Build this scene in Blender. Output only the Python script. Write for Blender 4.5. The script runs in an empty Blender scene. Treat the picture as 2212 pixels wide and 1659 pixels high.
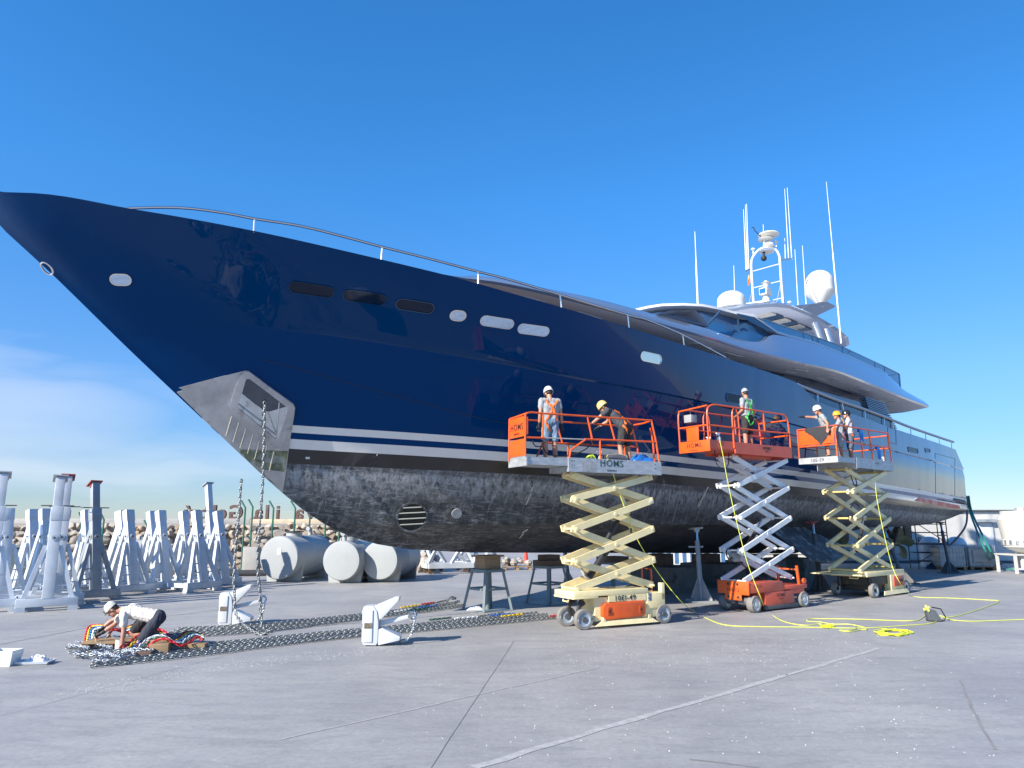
import bpy, bmesh, math, random
import numpy as np
from mathutils import Vector, Matrix
from mathutils.bvhtree import BVHTree
random.seed(7)
R = math.radians
S = bpy.context.scene
C = S.collection
# ------------------------------------------------------------------ camera, sky, sun, exposure
FPX, EYE = 722.0, 2.15
PITCH = math.atan((1130*.46293-384)/FPX)
cam = bpy.data.objects.new('camera', bpy.data.cameras.new('camera')); C.objects.link(cam)
cam.location = (0, 0, EYE); cam.rotation_euler = (R(90)+PITCH, 0, 0)
cam.data.sensor_width = 36; cam.data.lens = 36*FPX/1024
cam.data.clip_end = 3000; cam.data.clip_start = .05
S.camera = cam
SUN_EL = R(31)
sx, sy = -.76, -.65                                  # horizontal direction towards the sun
n_ = math.hypot(sx, sy); sx /= n_; sy /= n_
sun_dir = Vector((sx*math.cos(SUN_EL), sy*math.cos(SUN_EL), math.sin(SUN_EL)))
sl = bpy.data.lights.new('sun', 'SUN'); sl.energy = 4.6; sl.angle = R(.5); sl.color = (1, .93, .82)
so = bpy.data.objects.new('sun', sl); C.objects.link(so)
so.rotation_euler = sun_dir.to_track_quat('Z', 'Y').to_euler()
W = bpy.data.worlds.new('World'); S.world = W; W.use_nodes = True
nt = W.node_tree; bg = nt.nodes['Background']
sky = nt.nodes.new('ShaderNodeTexSky'); sky.sky_type = 'NISHITA'; sky.sun_disc = False
sky.sun_elevation = SUN_EL; sky.sun_rotation = math.atan2(sx, sy)
sky.air_density = 1.0; sky.dust_density = .0; sky.ozone_density = 2.2; sky.altitude = 0
bg.inputs['Strength'].default_value = .15
# thin high clouds low in the sky: a stretched noise on the view direction
tc = nt.nodes.new('ShaderNodeTexCoord'); mp = nt.nodes.new('ShaderNodeMapping')
mp.inputs['Scale'].default_value = (1.6, 1.6, 9); mp.inputs['Rotation'].default_value = (0, R(10), 0)
mp.inputs['Location'].default_value = (3.1, 1.2, .25)
nz = nt.nodes.new('ShaderNodeTexNoise'); nz.inputs['Scale'].default_value = 1.5; nz.inputs['Detail'].default_value = 5
nz.inputs['Roughness'].default_value = .5
rp = nt.nodes.new('ShaderNodeValToRGB'); rp.color_ramp.elements[0].position = .48; rp.color_ramp.elements[1].position = .8
sep = nt.nodes.new('ShaderNodeSeparateXYZ')
def mathn(op, a, b, tree=nt, clamp=False):
    m = tree.nodes.new('ShaderNodeMath'); m.operation = op; m.use_clamp = clamp
    for i, v in enumerate((a, b)):
        if isinstance(v, (int, float)): m.inputs[i].default_value = v
        else: tree.links.new(v, m.inputs[i])
    return m.outputs[0]
nt.links.new(tc.outputs['Generated'], mp.inputs[0]); nt.links.new(mp.outputs[0], nz.inputs['Vector'])
nt.links.new(nz.outputs['Fac'], rp.inputs[0]); nt.links.new(tc.outputs['Generated'], sep.inputs[0])
low = nt.nodes.new('ShaderNodeMapRange'); low.inputs[1].default_value = .34; low.inputs[2].default_value = .06
nt.links.new(sep.outputs[2], low.inputs[0])
lef = nt.nodes.new('ShaderNodeMapRange'); lef.inputs[1].default_value = .05; lef.inputs[2].default_value = -.45
nt.links.new(sep.outputs[0], lef.inputs[0])
f1 = mathn('MULTIPLY', rp.outputs[0], low.outputs[0]); f1 = mathn('MULTIPLY', f1, lef.outputs[0]); f1 = mathn('MULTIPLY', f1, .45)
def puff(px_, py_, wx, wz, amp):                        # one soft cloud bank at a fixed heading low in the sky
    u = (px_-512); v = 384-py_; d = Vector((u, FPX*math.cos(PITCH)-v*math.sin(PITCH), FPX*math.sin(PITCH)+v*math.cos(PITCH))).normalized()
    a = mathn('MULTIPLY', mathn('SUBTRACT', sep.outputs[0], d.x), 1/wx); c = mathn('MULTIPLY', mathn('SUBTRACT', mathn('ADD', sep.outputs[2], mathn('MULTIPLY', mathn('SUBTRACT', nz.outputs['Fac'], .5), .20)), d.z), 1/wz)
    r2 = mathn('ADD', mathn('MULTIPLY', a, a), mathn('MULTIPLY', c, c)); e = mathn('MULTIPLY', mathn('SUBTRACT', 1.0, r2, clamp=True), amp)
    return mathn('MULTIPLY', e, mathn('GREATER_THAN', sep.outputs[1], 0))
f1 = mathn('MAXIMUM', f1, puff(-10, 405, .17, .065, .30)); f1 = mathn('MAXIMUM', f1, puff(120, 455, .22, .03, .28))
mx = nt.nodes.new('ShaderNodeMixRGB'); mx.inputs[2].default_value = (3.7, 3.75, 3.95, 1)
hs = nt.nodes.new('ShaderNodeHueSaturation'); hs.inputs['Saturation'].default_value = 1.1; hs.inputs['Value'].default_value = 1.0
tint = nt.nodes.new('ShaderNodeMixRGB'); tint.blend_type = 'MULTIPLY'; tint.inputs[0].default_value = 1; 
sep0 = nt.nodes.new('ShaderNodeSeparateXYZ'); nt.links.new(tc.outputs['Generated'], sep0.inputs[0])
er = nt.nodes.new('ShaderNodeValToRGB'); nt.links.new(sep0.outputs[2], er.inputs[0]); E_ = er.color_ramp   # clear sea air: paler, never yellow, near the horizon
for i, (ps, cl) in enumerate(((0, (.27, .33, .48)), (.06, (.29, .355, .49)), (.18, (.385, .485, .64)), (.42, (.42, .66, .87)), (1, (.42, .70, .93)))):
    e = E_.elements[i] if i < 2 else E_.elements.new(ps); e.position = ps; e.color = (*cl, 1)
xr_ = nt.nodes.new('ShaderNodeMapRange'); xr_.inputs[1].default_value = 0; xr_.inputs[2].default_value = .6; xr_.inputs[3].default_value = 1; xr_.inputs[4].default_value = .9   # a little thinner glare to the right
nt.links.new(sep0.outputs[0], xr_.inputs[0]); vm = nt.nodes.new('ShaderNodeVectorMath'); vm.operation = 'SCALE'; nt.links.new(er.outputs[0], vm.inputs[0]); nt.links.new(xr_.outputs[0], vm.inputs['Scale']); nt.links.new(vm.outputs[0], tint.inputs[2])
nt.links.new(sky.outputs[0], tint.inputs[1]); nt.links.new(tint.outputs[0], hs.inputs['Color'])
nt.links.new(f1, mx.inputs[0]); nt.links.new(hs.outputs[0], mx.inputs[1]); nt.links.new(mx.outputs[0], bg.inputs[0])
S.view_settings.view_transform = 'Standard'; S.view_settings.look = 'None'
S.view_settings.exposure = .95; S.view_settings.gamma = 1
# ------------------------------------------------------------------ survey of the photograph: picture rays -> world points
cP, sP = math.cos(PITCH), math.sin(PITCH)
def ray(x, y):                                         # x, y on a 2212 px wide copy of the photograph
    u = x*.46293-512; v = 384-y*.46293
    return np.array([u, FPX*cP-v*sP, FPX*sP+v*cP])
def G(x, y, z=0.):                                     # point of a level plane
    d = ray(x, y); t = (z-EYE)/d[2]; return Vector((t*d[0], t*d[1], z))
def D(x, y, Y):                                        # point at depth Y
    d = ray(x, y); t = Y/d[1]; return Vector((t*d[0], Y, EYE+t*d[2]))
phi = R(48.); slp = math.atan(.0283)
KEEL = np.array([-.1, 20.15, 1.36])
u3 = np.array([math.sin(phi)*math.cos(slp), math.cos(phi)*math.cos(slp), -math.sin(slp)])
n3 = np.array([math.cos(phi), -math.sin(phi), 0.])
w3 = np.cross(u3, -n3)
def shipray(x, y):
    d = ray(x, y); o = np.array([0, 0, EYE])-KEEL
    return np.array([o@u3, o@n3, o@w3]), np.array([d@u3, d@n3, d@w3])
def sb(x, y, b):
    o, d = shipray(x, y); t = (b-o[1])/d[1]; p = o+t*d; return float(p[0]), float(p[2])
def sz(x, y, z):
    o, d = shipray(x, y); t = (z-o[2])/d[2]; p = o+t*d; return float(p[0]), float(p[1])
def sf(x, y, f):                                       # meet the upright surface b = f(s)
    b = 3.5
    for i in range(60):
        s, z = sb(x, y, b); b += .4*(f(s)-b)
    return s, b, z
def lerp(a, b, t): return a+(b-a)*t
def curve(pts):                                        # smooth function through (x, y) points (monotone cubic)
    xs = np.array([p[0] for p in pts], float); ys = np.array([p[1] for p in pts], float)
    h = np.diff(xs); dl = np.diff(ys)/h; m = np.zeros(len(xs)); m[0] = dl[0]; m[-1] = dl[-1]
    for i in range(1, len(xs)-1):
        m[i] = 0 if dl[i-1]*dl[i] <= 0 else (h[i-1]+h[i])*2/( (2*h[i]+h[i-1])/dl[i-1]*1+(h[i]+2*h[i-1])/dl[i]*1)*1.5/1.0
    def f(x):
        if x <= xs[0]: return float(ys[0])
        if x >= xs[-1]: return float(ys[-1])
        i = int(np.searchsorted(xs, x)-1); i = max(0, min(i, len(xs)-2)); t = (x-xs[i])/h[i]
        h00 = 2*t**3-3*t*t+1; h10 = t**3-2*t*t+t; h01 = -2*t**3+3*t*t; h11 = t**3-t*t
        return float(h00*ys[i]+h10*h[i]*m[i]+h01*ys[i+1]+h11*h[i]*m[i+1])
    return f
# ------------------------------------------------------------------ materials
MATS = {}
def mat(name, col, rough=.5, metal=0., coat=0., var=.12, vs=3., bump=0., bs=30., spec=.5, dirt=None, ds=2.5, dth=.55, stretch=(1, 1, 1), trans=0.):
    if name in MATS: return MATS[name]
    m = bpy.data.materials.new(name); m.use_nodes = True; t = m.node_tree; p = t.nodes['Principled BSDF']
    p.inputs['Roughness'].default_value = rough; p.inputs['Metallic'].default_value = metal
    p.inputs['Coat Weight'].default_value = coat; p.inputs['Coat Roughness'].default_value = .03
    p.inputs['Specular IOR Level'].default_value = spec
    if trans: p.inputs['Transmission Weight'].default_value = trans
    tx = t.nodes.new('ShaderNodeTexCoord'); mpp = t.nodes.new('ShaderNodeMapping'); mpp.inputs['Scale'].default_value = stretch
    t.links.new(tx.outputs['Object'], mpp.inputs[0])
    n = t.nodes.new('ShaderNodeTexNoise'); n.inputs['Scale'].default_value = vs; n.inputs['Detail'].default_value = 6; n.inputs['Roughness'].default_value = .65
    t.links.new(mpp.outputs[0], n.inputs['Vector'])
    r = t.nodes.new('ShaderNodeMapRange'); r.inputs[1].default_value = .3; r.inputs[2].default_value = .7
    r.inputs[3].default_value = 1-var; r.inputs[4].default_value = 1+var; t.links.new(n.outputs['Fac'], r.inputs[0])
    v = t.nodes.new('ShaderNodeVectorMath'); v.operation = 'SCALE'; v.inputs[0].default_value = col[:3]; t.links.new(r.outputs[0], v.inputs['Scale'])
    out = v.outputs[0]
    if dirt:
        n2 = t.nodes.new('ShaderNodeTexNoise'); n2.inputs['Scale'].default_value = ds; n2.inputs['Detail'].default_value = 9; n2.inputs['Roughness'].default_value = .72
        t.links.new(mpp.outputs[0], n2.inputs['Vector'])
        rr = t.nodes.new('ShaderNodeMapRange'); rr.inputs[1].default_value = dth; rr.inputs[2].default_value = dth+.13; t.links.new(n2.outputs['Fac'], rr.inputs[0])
        mm = t.nodes.new('ShaderNodeMixRGB'); mm.inputs[2].default_value = (*dirt, 1); t.links.new(rr.outputs[0], mm.inputs[0]); t.links.new(out, mm.inputs[1]); out = mm.outputs[0]
    t.links.new(out, p.inputs['Base Color'])
    if bump:
        n3_ = t.nodes.new('ShaderNodeTexNoise'); n3_.inputs['Scale'].default_value = bs; n3_.inputs['Detail'].default_value = 4; t.links.new(mpp.outputs[0], n3_.inputs['Vector'])
        b = t.nodes.new('ShaderNodeBump'); b.inputs['Strength'].default_value = bump; b.inputs['Distance'].default_value = .02
        t.links.new(n3_.outputs['Fac'], b.inputs['Height']); t.links.new(b.outputs[0], p.inputs['Normal'])
    MATS[name] = m; return m
cream = mat('cream_paint', (.78, .66, .36), .42, coat=.2, dirt=(.25, .19, .1), ds=6, dth=.66)
orange = mat('orange_paint', (.72, .10, .012), .4, coat=.25, dirt=(.2, .05, .02), ds=7, dth=.68)
white = mat('white_paint', (.72, .74, .74), .4, coat=.2, dirt=(.3, .25, .2), ds=8, dth=.68)
galv = mat('galvanized_plate', (.44, .46, .48), .45, metal=.45, var=.25, vs=5, dirt=(.2, .2, .2), ds=9, dth=.6, stretch=(1, 1, 3))
steel = mat('stainless_steel', (.62, .63, .64), .12, metal=1., var=.05)
chrome = mat('polished_rim', (.75, .73, .7), .08, metal=1., var=.03)
mirror = mat('mirror_glass', (.50, .66, .90), .02, metal=1., var=.02)
black = mat('black_rubber', (.02, .02, .022), .6)
darkgrey = mat('dark_grey_steel', (.10, .105, .11), .55, metal=.3, dirt=(.25, .22, .2), ds=5, dth=.66)
standgrey = mat('grey_stand_paint', (.16, .20, .21), .5, dirt=(.32, .32, .3), ds=5, dth=.63)
tyre = mat('grey_tyre', (.20, .19, .175), .8, bump=.3)
rimgrey = mat('rim_grey', (.26, .31, .36), .5)
rimwhite = mat('rim_white', (.66, .65, .6), .5, dirt=(.2, .17, .13), ds=14, dth=.56)
rope = mat('yellow_cable', (.70, .74, .10), .5)
timber = mat('timber', (.30, .20, .11), .8, var=.3, vs=4, stretch=(1, 1, 8), bump=.3)
oldwood = mat('old_timber', (.13, .085, .06), .85, var=.35, vs=4, bump=.4, dirt=(.25, .09, .07), ds=3, dth=.6)
concrete = mat('concrete_block', (.15, .14, .13), .9, var=.3, vs=2, bump=.4, bs=15, dirt=(.07, .05, .045), ds=2, dth=.55)
lightconc = mat('light_concrete', (.36, .35, .33), .9, var=.12, bump=.2)
# ------------------------------------------------------------------ mesh helpers
class MB:
    def __init__(s): s.v = []; s.f = []; s.m = []
    def add(s, vs, fs, mi=0):
        o = len(s.v); s.v += [tuple(v) for v in vs]; s.f += [tuple(i+o for i in f) for f in fs]; s.m += [mi]*len(fs); return s
    def box(s, a, b, mi=0):
        x0, y0, z0 = a; x1, y1, z1 = b
        return s.add([(x0, y0, z0), (x1, y0, z0), (x1, y1, z0), (x0, y1, z0), (x0, y0, z1), (x1, y0, z1), (x1, y1, z1), (x0, y1, z1)],
                     [(0, 3, 2, 1), (4, 5, 6, 7), (0, 1, 5, 4), (1, 2, 6, 5), (2, 3, 7, 6), (3, 0, 4, 7)], mi)
    def beam(s, p, q, w, h, mi=0, up=(0, 0, 1), t1=1.):    # rectangular bar, w across, h along "up"
        p = Vector(p); q = Vector(q); d = (q-p).normalized(); u = Vector(up); a = d.cross(u)
        if a.length < 1e-4: a = d.cross(Vector((0, 1, 0)))
        a.normalize(); u = a.cross(d).normalized(); vs = []
        for c, k in ((p, 1.), (q, t1)):
            for i, j in ((-1, -1), (1, -1), (1, 1), (-1, 1)): vs.append(c+a*(i*w/2*k)+u*(j*h/2*k))
        return s.add(vs, [(0, 1, 2, 3), (7, 6, 5, 4), (0, 4, 5, 1), (1, 5, 6, 2), (2, 6, 7, 3), (3, 7, 4, 0)], mi)
    def cyl(s, p, q, r0, r1=None, n=14, mi=0, cap=True):
        r1 = r0 if r1 is None else r1; p = Vector(p); q = Vector(q); d = (q-p).normalized()
        a = d.orthogonal().normalized(); b = d.cross(a); vs = []
        for c, r in ((p, r0), (q, r1)):
            for i in range(n):
                t = 2*math.pi*i/n; vs.append(c+a*(r*math.cos(t))+b*(r*math.sin(t)))
        fs = [(i, (i+1) % n, (i+1) % n+n, i+n) for i in range(n)]
        if cap: fs += [tuple(range(n-1, -1, -1)), tuple(range(n, 2*n))]
        return s.add(vs, fs, mi)
    def tube(s, pts, r, n=8, mi=0, flat=1., upv=None):
        P = [Vector(p) for p in pts]; vs = []; a = None
        for i, p in enumerate(P):
            d = ((P[min(i+1, len(P)-1)]-P[max(i-1, 0)])).normalized()
            if upv is not None: a = d.cross(Vector(upv[i] if isinstance(upv, list) else upv)).normalized()
            elif a is None: a = d.orthogonal().normalized()
            else:
                a = (a-d*a.dot(d)); a = a.normalized() if a.length > 1e-5 else d.orthogonal().normalized()
            b = d.cross(a); rr = r[i] if isinstance(r, (list, tuple)) else r
            for k in range(n):
                t = 2*math.pi*k/n; vs.append(p+a*(rr*math.cos(t))+b*(rr*flat*math.sin(t)))
        fs = []
        for i in range(len(P)-1):
            for k in range(n): fs.append((i*n+k, i*n+(k+1) % n, (i+1)*n+(k+1) % n, (i+1)*n+k))
        fs += [tuple(range(n-1, -1, -1)), tuple(range((len(P)-1)*n, len(P)*n))]
        return s.add(vs, fs, mi)
    def lathe(s, prof, n=24, mi=0, c=(0, 0, 0), ax='z', cap=True):   # prof: (r, h) list
        c = Vector(c); vs = []
        for r, h in prof:
            for k in range(n):
                t = 2*math.pi*k/n; x, y = r*math.cos(t), r*math.sin(t)
                vs.append(c+(Vector((x, y, h)) if ax == 'z' else Vector((x, h, y)) if ax == 'y' else Vector((h, x, y))))
        fs = []
        for i in range(len(prof)-1):
            for k in range(n): fs.append((i*n+k, i*n+(k+1) % n, (i+1)*n+(k+1) % n, (i+1)*n+k))
        if cap and prof[0][0] > 1e-4: fs.append(tuple(range(n-1, -1, -1)))
        if cap and prof[-1][0] > 1e-4: fs.append(tuple(range((len(prof)-1)*n, len(prof)*n)))
        return s.add(vs, fs, mi)
    def ball(s, c, r, n=12, mi=0, sc=(1, 1, 1)):
        c = Vector(c); vs = []; fs = []; h = n//2
        for i in range(h+1):
            a = math.pi*i/h
            for k in range(n):
                t = 2*math.pi*k/n; vs.append(c+Vector((r*sc[0]*math.sin(a)*math.cos(t), r*sc[1]*math.sin(a)*math.sin(t), r*sc[2]*math.cos(a))))
        for i in range(h):
            for k in range(n): fs.append((i*n+k, (i+1)*n+k, (i+1)*n+(k+1) % n, i*n+(k+1) % n))
        return s.add(vs, fs, mi)
    def prism(s, poly, off, mi=0):                         # polygon (3-D points) pushed along off
        off = Vector(off); a = [Vector(p) for p in poly]; n = len(a)
        return s.add(a+[p+off for p in a], [tuple(range(n)), tuple(range(2*n-1, n-1, -1))]+[(i, i+n, (i+1) % n+n, (i+1) % n) for i in range(n)], mi)
    def grid(s, rows, mi=0, close=False):
        m = len(rows[0]); o = []; fs = []
        for r in rows: o += list(r)
        for i in range(len(rows)-1):
            for j in range(m-1+(1 if close else 0)): fs.append((i*m+j, i*m+(j+1) % m, (i+1)*m+(j+1) % m, (i+1)*m+j))
        return s.add(o, fs, mi)
    def build(s, name, mats, parent=None, smooth=False, bevel=0., ang=35, fix=True):
        me = bpy.data.meshes.new(name); me.from_pydata([tuple(map(float, v)) for v in s.v], [], s.f)
        mats = mats if isinstance(mats, (list, tuple)) else [mats]
        for m in mats: me.materials.append(m)
        me.polygons.foreach_set('material_index', s.m)
        if fix:
            bm = bmesh.new(); bm.from_mesh(me); bmesh.ops.remove_doubles(bm, verts=bm.verts, dist=1e-5)
            bmesh.ops.recalc_face_normals(bm, faces=bm.faces); bm.to_mesh(me); bm.free()
        if bevel:
            bm = bmesh.new(); bm.from_mesh(me)
            es = [e for e in bm.edges if len(e.link_faces) == 2 and e.calc_face_angle(0) > R(40)]
            bmesh.ops.bevel(bm, geom=es, offset=bevel, segments=2, affect='EDGES', profile=.6, clamp_overlap=True); bm.to_mesh(me); bm.free(); smooth = True
        if smooth:
            me.polygons.foreach_set('use_smooth', [True]*len(me.polygons)); me.set_sharp_from_angle(angle=R(ang))
        me.update()
        o = bpy.data.objects.new(name, me); C.objects.link(o)
        if parent is not None: o.parent = parent
        return o
def tag(o, label=None, cat=None, group=None, kind=None):
    if label: o['label'] = label
    if cat: o['category'] = cat
    if group: o['group'] = group
    if kind: o['kind'] = kind
    return o
def thing(name, label, cat, loc=(0, 0, 0), rz=0., group=None):
    o = bpy.data.objects.new(name, None); C.objects.link(o); o.location = loc; o.rotation_euler = (0, 0, rz); o.empty_display_size = .3
    return tag(o, label, cat, group)
def copy_tree(o, parent=None):
    c = o.copy(); C.objects.link(c); c.parent = parent
    for ch in list(o.children): copy_tree(ch, c)
    return c
def text(name, body, size, m, parent, M, ext=.003, bold=0., align='CENTER', sx_=1.):
    cu = bpy.data.curves.new(name, 'FONT'); cu.body = body; cu.size = size; cu.extrude = ext; cu.offset = bold; cu.align_x = align; cu.align_y = 'CENTER'; cu.resolution_u = 3; cu.space_character = 1.12
    t = bpy.data.objects.new(name, cu); C.objects.link(t); bpy.context.view_layer.update()
    me = bpy.data.meshes.new_from_object(t.evaluated_get(bpy.context.evaluated_depsgraph_get())); me.materials.clear(); me.materials.append(m)
    bpy.data.objects.remove(t); bpy.data.curves.remove(cu)
    if sx_ != 1: me.transform(Matrix.Scale(sx_, 4, (1, 0, 0)))
    me.transform(M); o = bpy.data.objects.new(name, me); C.objects.link(o); o.parent = parent; return o
def face_y(x, y, z, tilt=0):      # text plane facing -y
    return Matrix.Translation((x, y, z)) @ Matrix.Rotation(R(90), 4, 'X')
def face_x(x, y, z):              # text plane facing -x (reads along -y)
    return Matrix.Translation((x, y, z)) @ Matrix.Rotation(R(-90), 4, 'Z') @ Matrix.Rotation(R(90), 4, 'X')
def smoothpath(pts, k=6):
    P = [Vector(p) for p in pts]; out = []
    for i in range(len(P)-1):
        a = P[max(i-1, 0)]; b = P[i]; c = P[i+1]; d = P[min(i+2, len(P)-1)]
        for j in range(k):
            t = j/k; out.append(.5*((2*b)+(c-a)*t+(2*a-5*b+4*c-d)*t*t+(3*b-a-3*c+d)*t**3))
    out.append(P[-1]); return out
# ------------------------------------------------------------------ ground
def ground_mat():
    m = bpy.data.materials.new('yard_concrete'); m.use_nodes = True; t = m.node_tree; p = t.nodes['Principled BSDF']; L = t.links.new
    tx = t.nodes.new('ShaderNodeTexCoord')
    def noise(sc, det, rough=.6, st=(1, 1, 1), rot=0., dist=0.):
        mp_ = t.nodes.new('ShaderNodeMapping'); mp_.inputs['Scale'].default_value = st; mp_.inputs['Rotation'].default_value = (0, 0, rot)
        L(tx.outputs['Object'], mp_.inputs[0]); n = t.nodes.new('ShaderNodeTexNoise'); n.inputs['Scale'].default_value = sc
        n.inputs['Detail'].default_value = det; n.inputs['Roughness'].default_value = rough; n.inputs['Distortion'].default_value = dist; L(mp_.outputs[0], n.inputs['Vector']); return n.outputs['Fac']
    def mr(x, a, b, c, d):
        r = t.nodes.new('ShaderNodeMapRange'); 
        for i, v in enumerate((a, b, c, d)): r.inputs[i+1].default_value = v
        L(x, r.inputs[0]); return r.outputs[0]
    def mix(f, a, b, mode='MIX'):
        x = t.nodes.new('ShaderNodeMixRGB'); x.blend_type = mode
        for i, v in ((0, f), (1, a), (2, b)):
            if isinstance(v, (tuple, float, int)): x.inputs[i].default_value = v
            else: L(v, x.inputs[i])
        return x.outputs[0]
    base = mix(mr(noise(.35, 5), .35, .65, 0, 1), (.295, .287, .285, 1), (.40, .388, .365, 1))
    base = mix(mr(noise(1.1, 9, .75, (1, 3.5, 1), R(-28), .6), .47, .66, 0, .5), base, (.19, .188, .19, 1))     # sweep and tyre streaks
    base = mix(mr(noise(2.2, 10, .8, (1, 5, 1), R(-20), .3), .58, .72, 0, .6), base, (.47, .46, .44, 1))          # pale worn streaks
    base = mix(mr(noise(14, 8, .85), .42, .62, 0, .35), base, (.12, .12, .125, 1))
    base = mix(mr(noise(60, 6, .8), .4, .7, 0, .28), base, (.33, .33, .34, 1))
    v = t.nodes.new('ShaderNodeTexVoronoi'); v.inputs['Scale'].default_value = 5.5; L(tx.outputs['Object'], v.inputs['Vector'])
    w = mr(noise(.5, 3), .5, .58, 0, 1)
    spots = mathn('MULTIPLY', mr(v.outputs['Distance'], .075, .055, 0, 1), w, t)
    base = mix(spots, base, (.55, .55, .54, 1))                                                        # paint drips and chips
    v2 = t.nodes.new('ShaderNodeTexVoronoi'); v2.inputs['Scale'].default_value = 14; L(tx.outputs['Object'], v2.inputs['Vector'])
    s2 = mathn('MULTIPLY', mr(v2.outputs['Distance'], .09, .06, 0, 1), mr(noise(.9, 3), .52, .56, 0, .8), t)
    base = mix(s2, base, (.6, .6, .58, 1))
    L(base, p.inputs['Base Color'])
    L(mr(noise(1.5, 5), .3, .7, .5, .75), p.inputs['Roughness'])
    b = t.nodes.new('ShaderNodeBump'); b.inputs['Strength'].default_value = .35; b.inputs['Distance'].default_value = .01
    L(noise(45, 8, .8), b.inputs['Height']); L(b.outputs[0], p.inputs['Normal'])
    return m
g = MB(); g.add([(-900, -200, 0), (900, -200, 0), (900, 1500, 0), (-900, 1500, 0)], [(0, 1, 2, 3)])
tag(g.build('ground', ground_mat()), kind='structure')
jm = mat('joint_sealant', (.22, .216, .212), .9, var=.3); scr = mat('pale_scrape', (.375, .366, .355), .9, var=.25, vs=12)
def strip(pts, w, m, name, z=.004, wob=0.):
    P = [G(*p) if len(p) == 2 else Vector(p) for p in pts]
    Q = []
    for a, b in zip(P[:-1], P[1:]):
        n = max(2, int((b-a).length/.35)); Q += [a.lerp(b, i/n) for i in range(n)]
    Q.append(P[-1]); g = MB(); l = []; r = []
    for i, q in enumerate(Q):
        d = (Q[min(i+1, len(Q)-1)]-Q[max(i-1, 0)]).normalized(); a = Vector((-d.y, d.x, 0)); k = random.uniform(-wob, wob); ww = w*random.uniform(.7, 1.2)
        l.append((q+a*(ww/2+k)).to_tuple()[:2]+(z,)); r.append((q-a*(ww/2-k)).to_tuple()[:2]+(z,))
    g.grid([l, r]); return tag(g.build(name, m, fix=False), kind='structure')
for ps in ([(0, 1463), (345, 1379)], [(0, 1548), (590, 1388)], [(930, 1659), (1110, 1385)], [(0, 1382), (570, 1290)], [(0, 1374), (490, 1300)], [(1030, 1325), (1120, 1275)]):
    strip(ps, .008, jm, 'expansion_joint', wob=.004)
strip([(1025, 1659), (1300, 1575), (1900, 1400)], .10, scr, 'scrape_mark', wob=.02)
strip([(600, 1600), (1300, 1440)], .03, scr, 'scrape_mark', wob=.02)
strip([(1560, 1390), (1990, 1600)], .02, scr, 'scrape_mark', wob=.01)
for ps in ([(2075, 1470), (2100, 1530), (2150, 1620)], [(0, 1392), (250, 1345), (600, 1302)], [(1490, 1640), (1640, 1659)]): strip(ps, .03, mat('tyre_mark', (.225, .22, .22), .9), 'tyre_mark', wob=.012)
# sweepings and chips lying on the yard
g = MB()
for i in range(1100):
    k = random.random()
    if k < .55:
        t = random.random(); q = G(lerp(120, 900, t), lerp(1503, 1405, t)+random.gauss(0, 6)-18*math.sin(t*3)); r = random.uniform(.004, .010)
    elif k < .8: q = G(random.uniform(900, 2200), random.uniform(1370, 1640)); r = random.uniform(.004, .011)
    else: q = G(random.uniform(1200, 1900), random.uniform(1375, 1440)); r = random.uniform(.004, .010)
    g.add([q+Vector((r*random.uniform(.6, 1.3)*math.cos(a), r*random.uniform(.6, 1.3)*math.sin(a), 0)) for a in (0, 1.6, 3.1, 4.7)]+[q+Vector((0, 0, r*.9))], [(0, 1, 4), (1, 2, 4), (2, 3, 4), (3, 0, 4)])
tag(g.build('gravel', mat('chips', (.5, .49, .46), .9), fix=False), 'pale grit and paint chips scattered on the concrete', 'gravel', kind='stuff')

# ------------------------------------------------------------------ yacht
YM = Matrix(((u3[0], -n3[0], w3[0], KEEL[0]), (u3[1], -n3[1], w3[1], KEEL[1]), (u3[2], -n3[2], w3[2], KEEL[2]), (0, 0, 0, 1)))
yacht = thing('yacht', 'large dark blue motor yacht with double white stripe, propped up ashore', 'yacht')
yacht.matrix_world = YM
f_bw = curve([(-8, 0), (-6.6, .42), (-4.4, 1.35), (-2, 2.25), (.3, 2.85), (2.6, 3.2), (5, 3.5), (7.4, 3.78), (10.5, 4.0), (14, 4.05), (19, 3.95), (26, 3.62)])
f_bk = curve([(-10.15, 0), (-9.3, .5), (-8, 1.05), (-6, 1.95), (-4, 2.65), (-2, 3.3), (0, 3.75), (2, 4.02), (4, 4.12), (8, 4.17), (14, 4.18), (20, 4.06), (26, 3.76)])
f_bs = curve([(-12.85, 0), (-12.6, .32), (-12, .82), (-11, 1.5), (-9.6, 2.3), (-8, 2.95), (-6, 3.5), (-4, 3.85), (-1, 4.1), (4, 4.22), (12, 4.22), (18, 4.1), (24.5, 3.85)])
stem = [(-12.85, 6.22), (-12.3, 5.66), (-11.48, 5.04), (-9.93, 3.8), (-9.08, 3.14), (-7.52, 1.95), (-6.56, 1.23), (-5.51, .6), (-4.35, .23), (-2.62, .03), (-1.34, 0)]
f_stem = curve([(-z_, s_) for s_, z_ in stem])         # s as a function of -z
sheer_px = [(10, 415), (75, 417), (295, 453), (550, 499), (822, 560), (975, 597), (1030, 612), (1100, 632), (1212, 663.6), (1357, 707), (1476.6, 745), (1581, 778), (1600, 785), (1655, 803), (1721, 827), (1766.6, 868), (1872, 904.6), (1931, 926), (2034, 960), (2064, 971)]
zs_pts = [(-12.85, 6.22)]
for p in sheer_px:
    s, b, z = sf(*p, f_bs); zs_pts.append((s, z))
zs_pts.sort(); zs_pts = [q for i, q in enumerate(zs_pts) if i == 0 or q[0]-zs_pts[i-1][0] > .05]
f_zs = curve(zs_pts)
zk_pts = [(-10.2, 3.95)]
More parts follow.
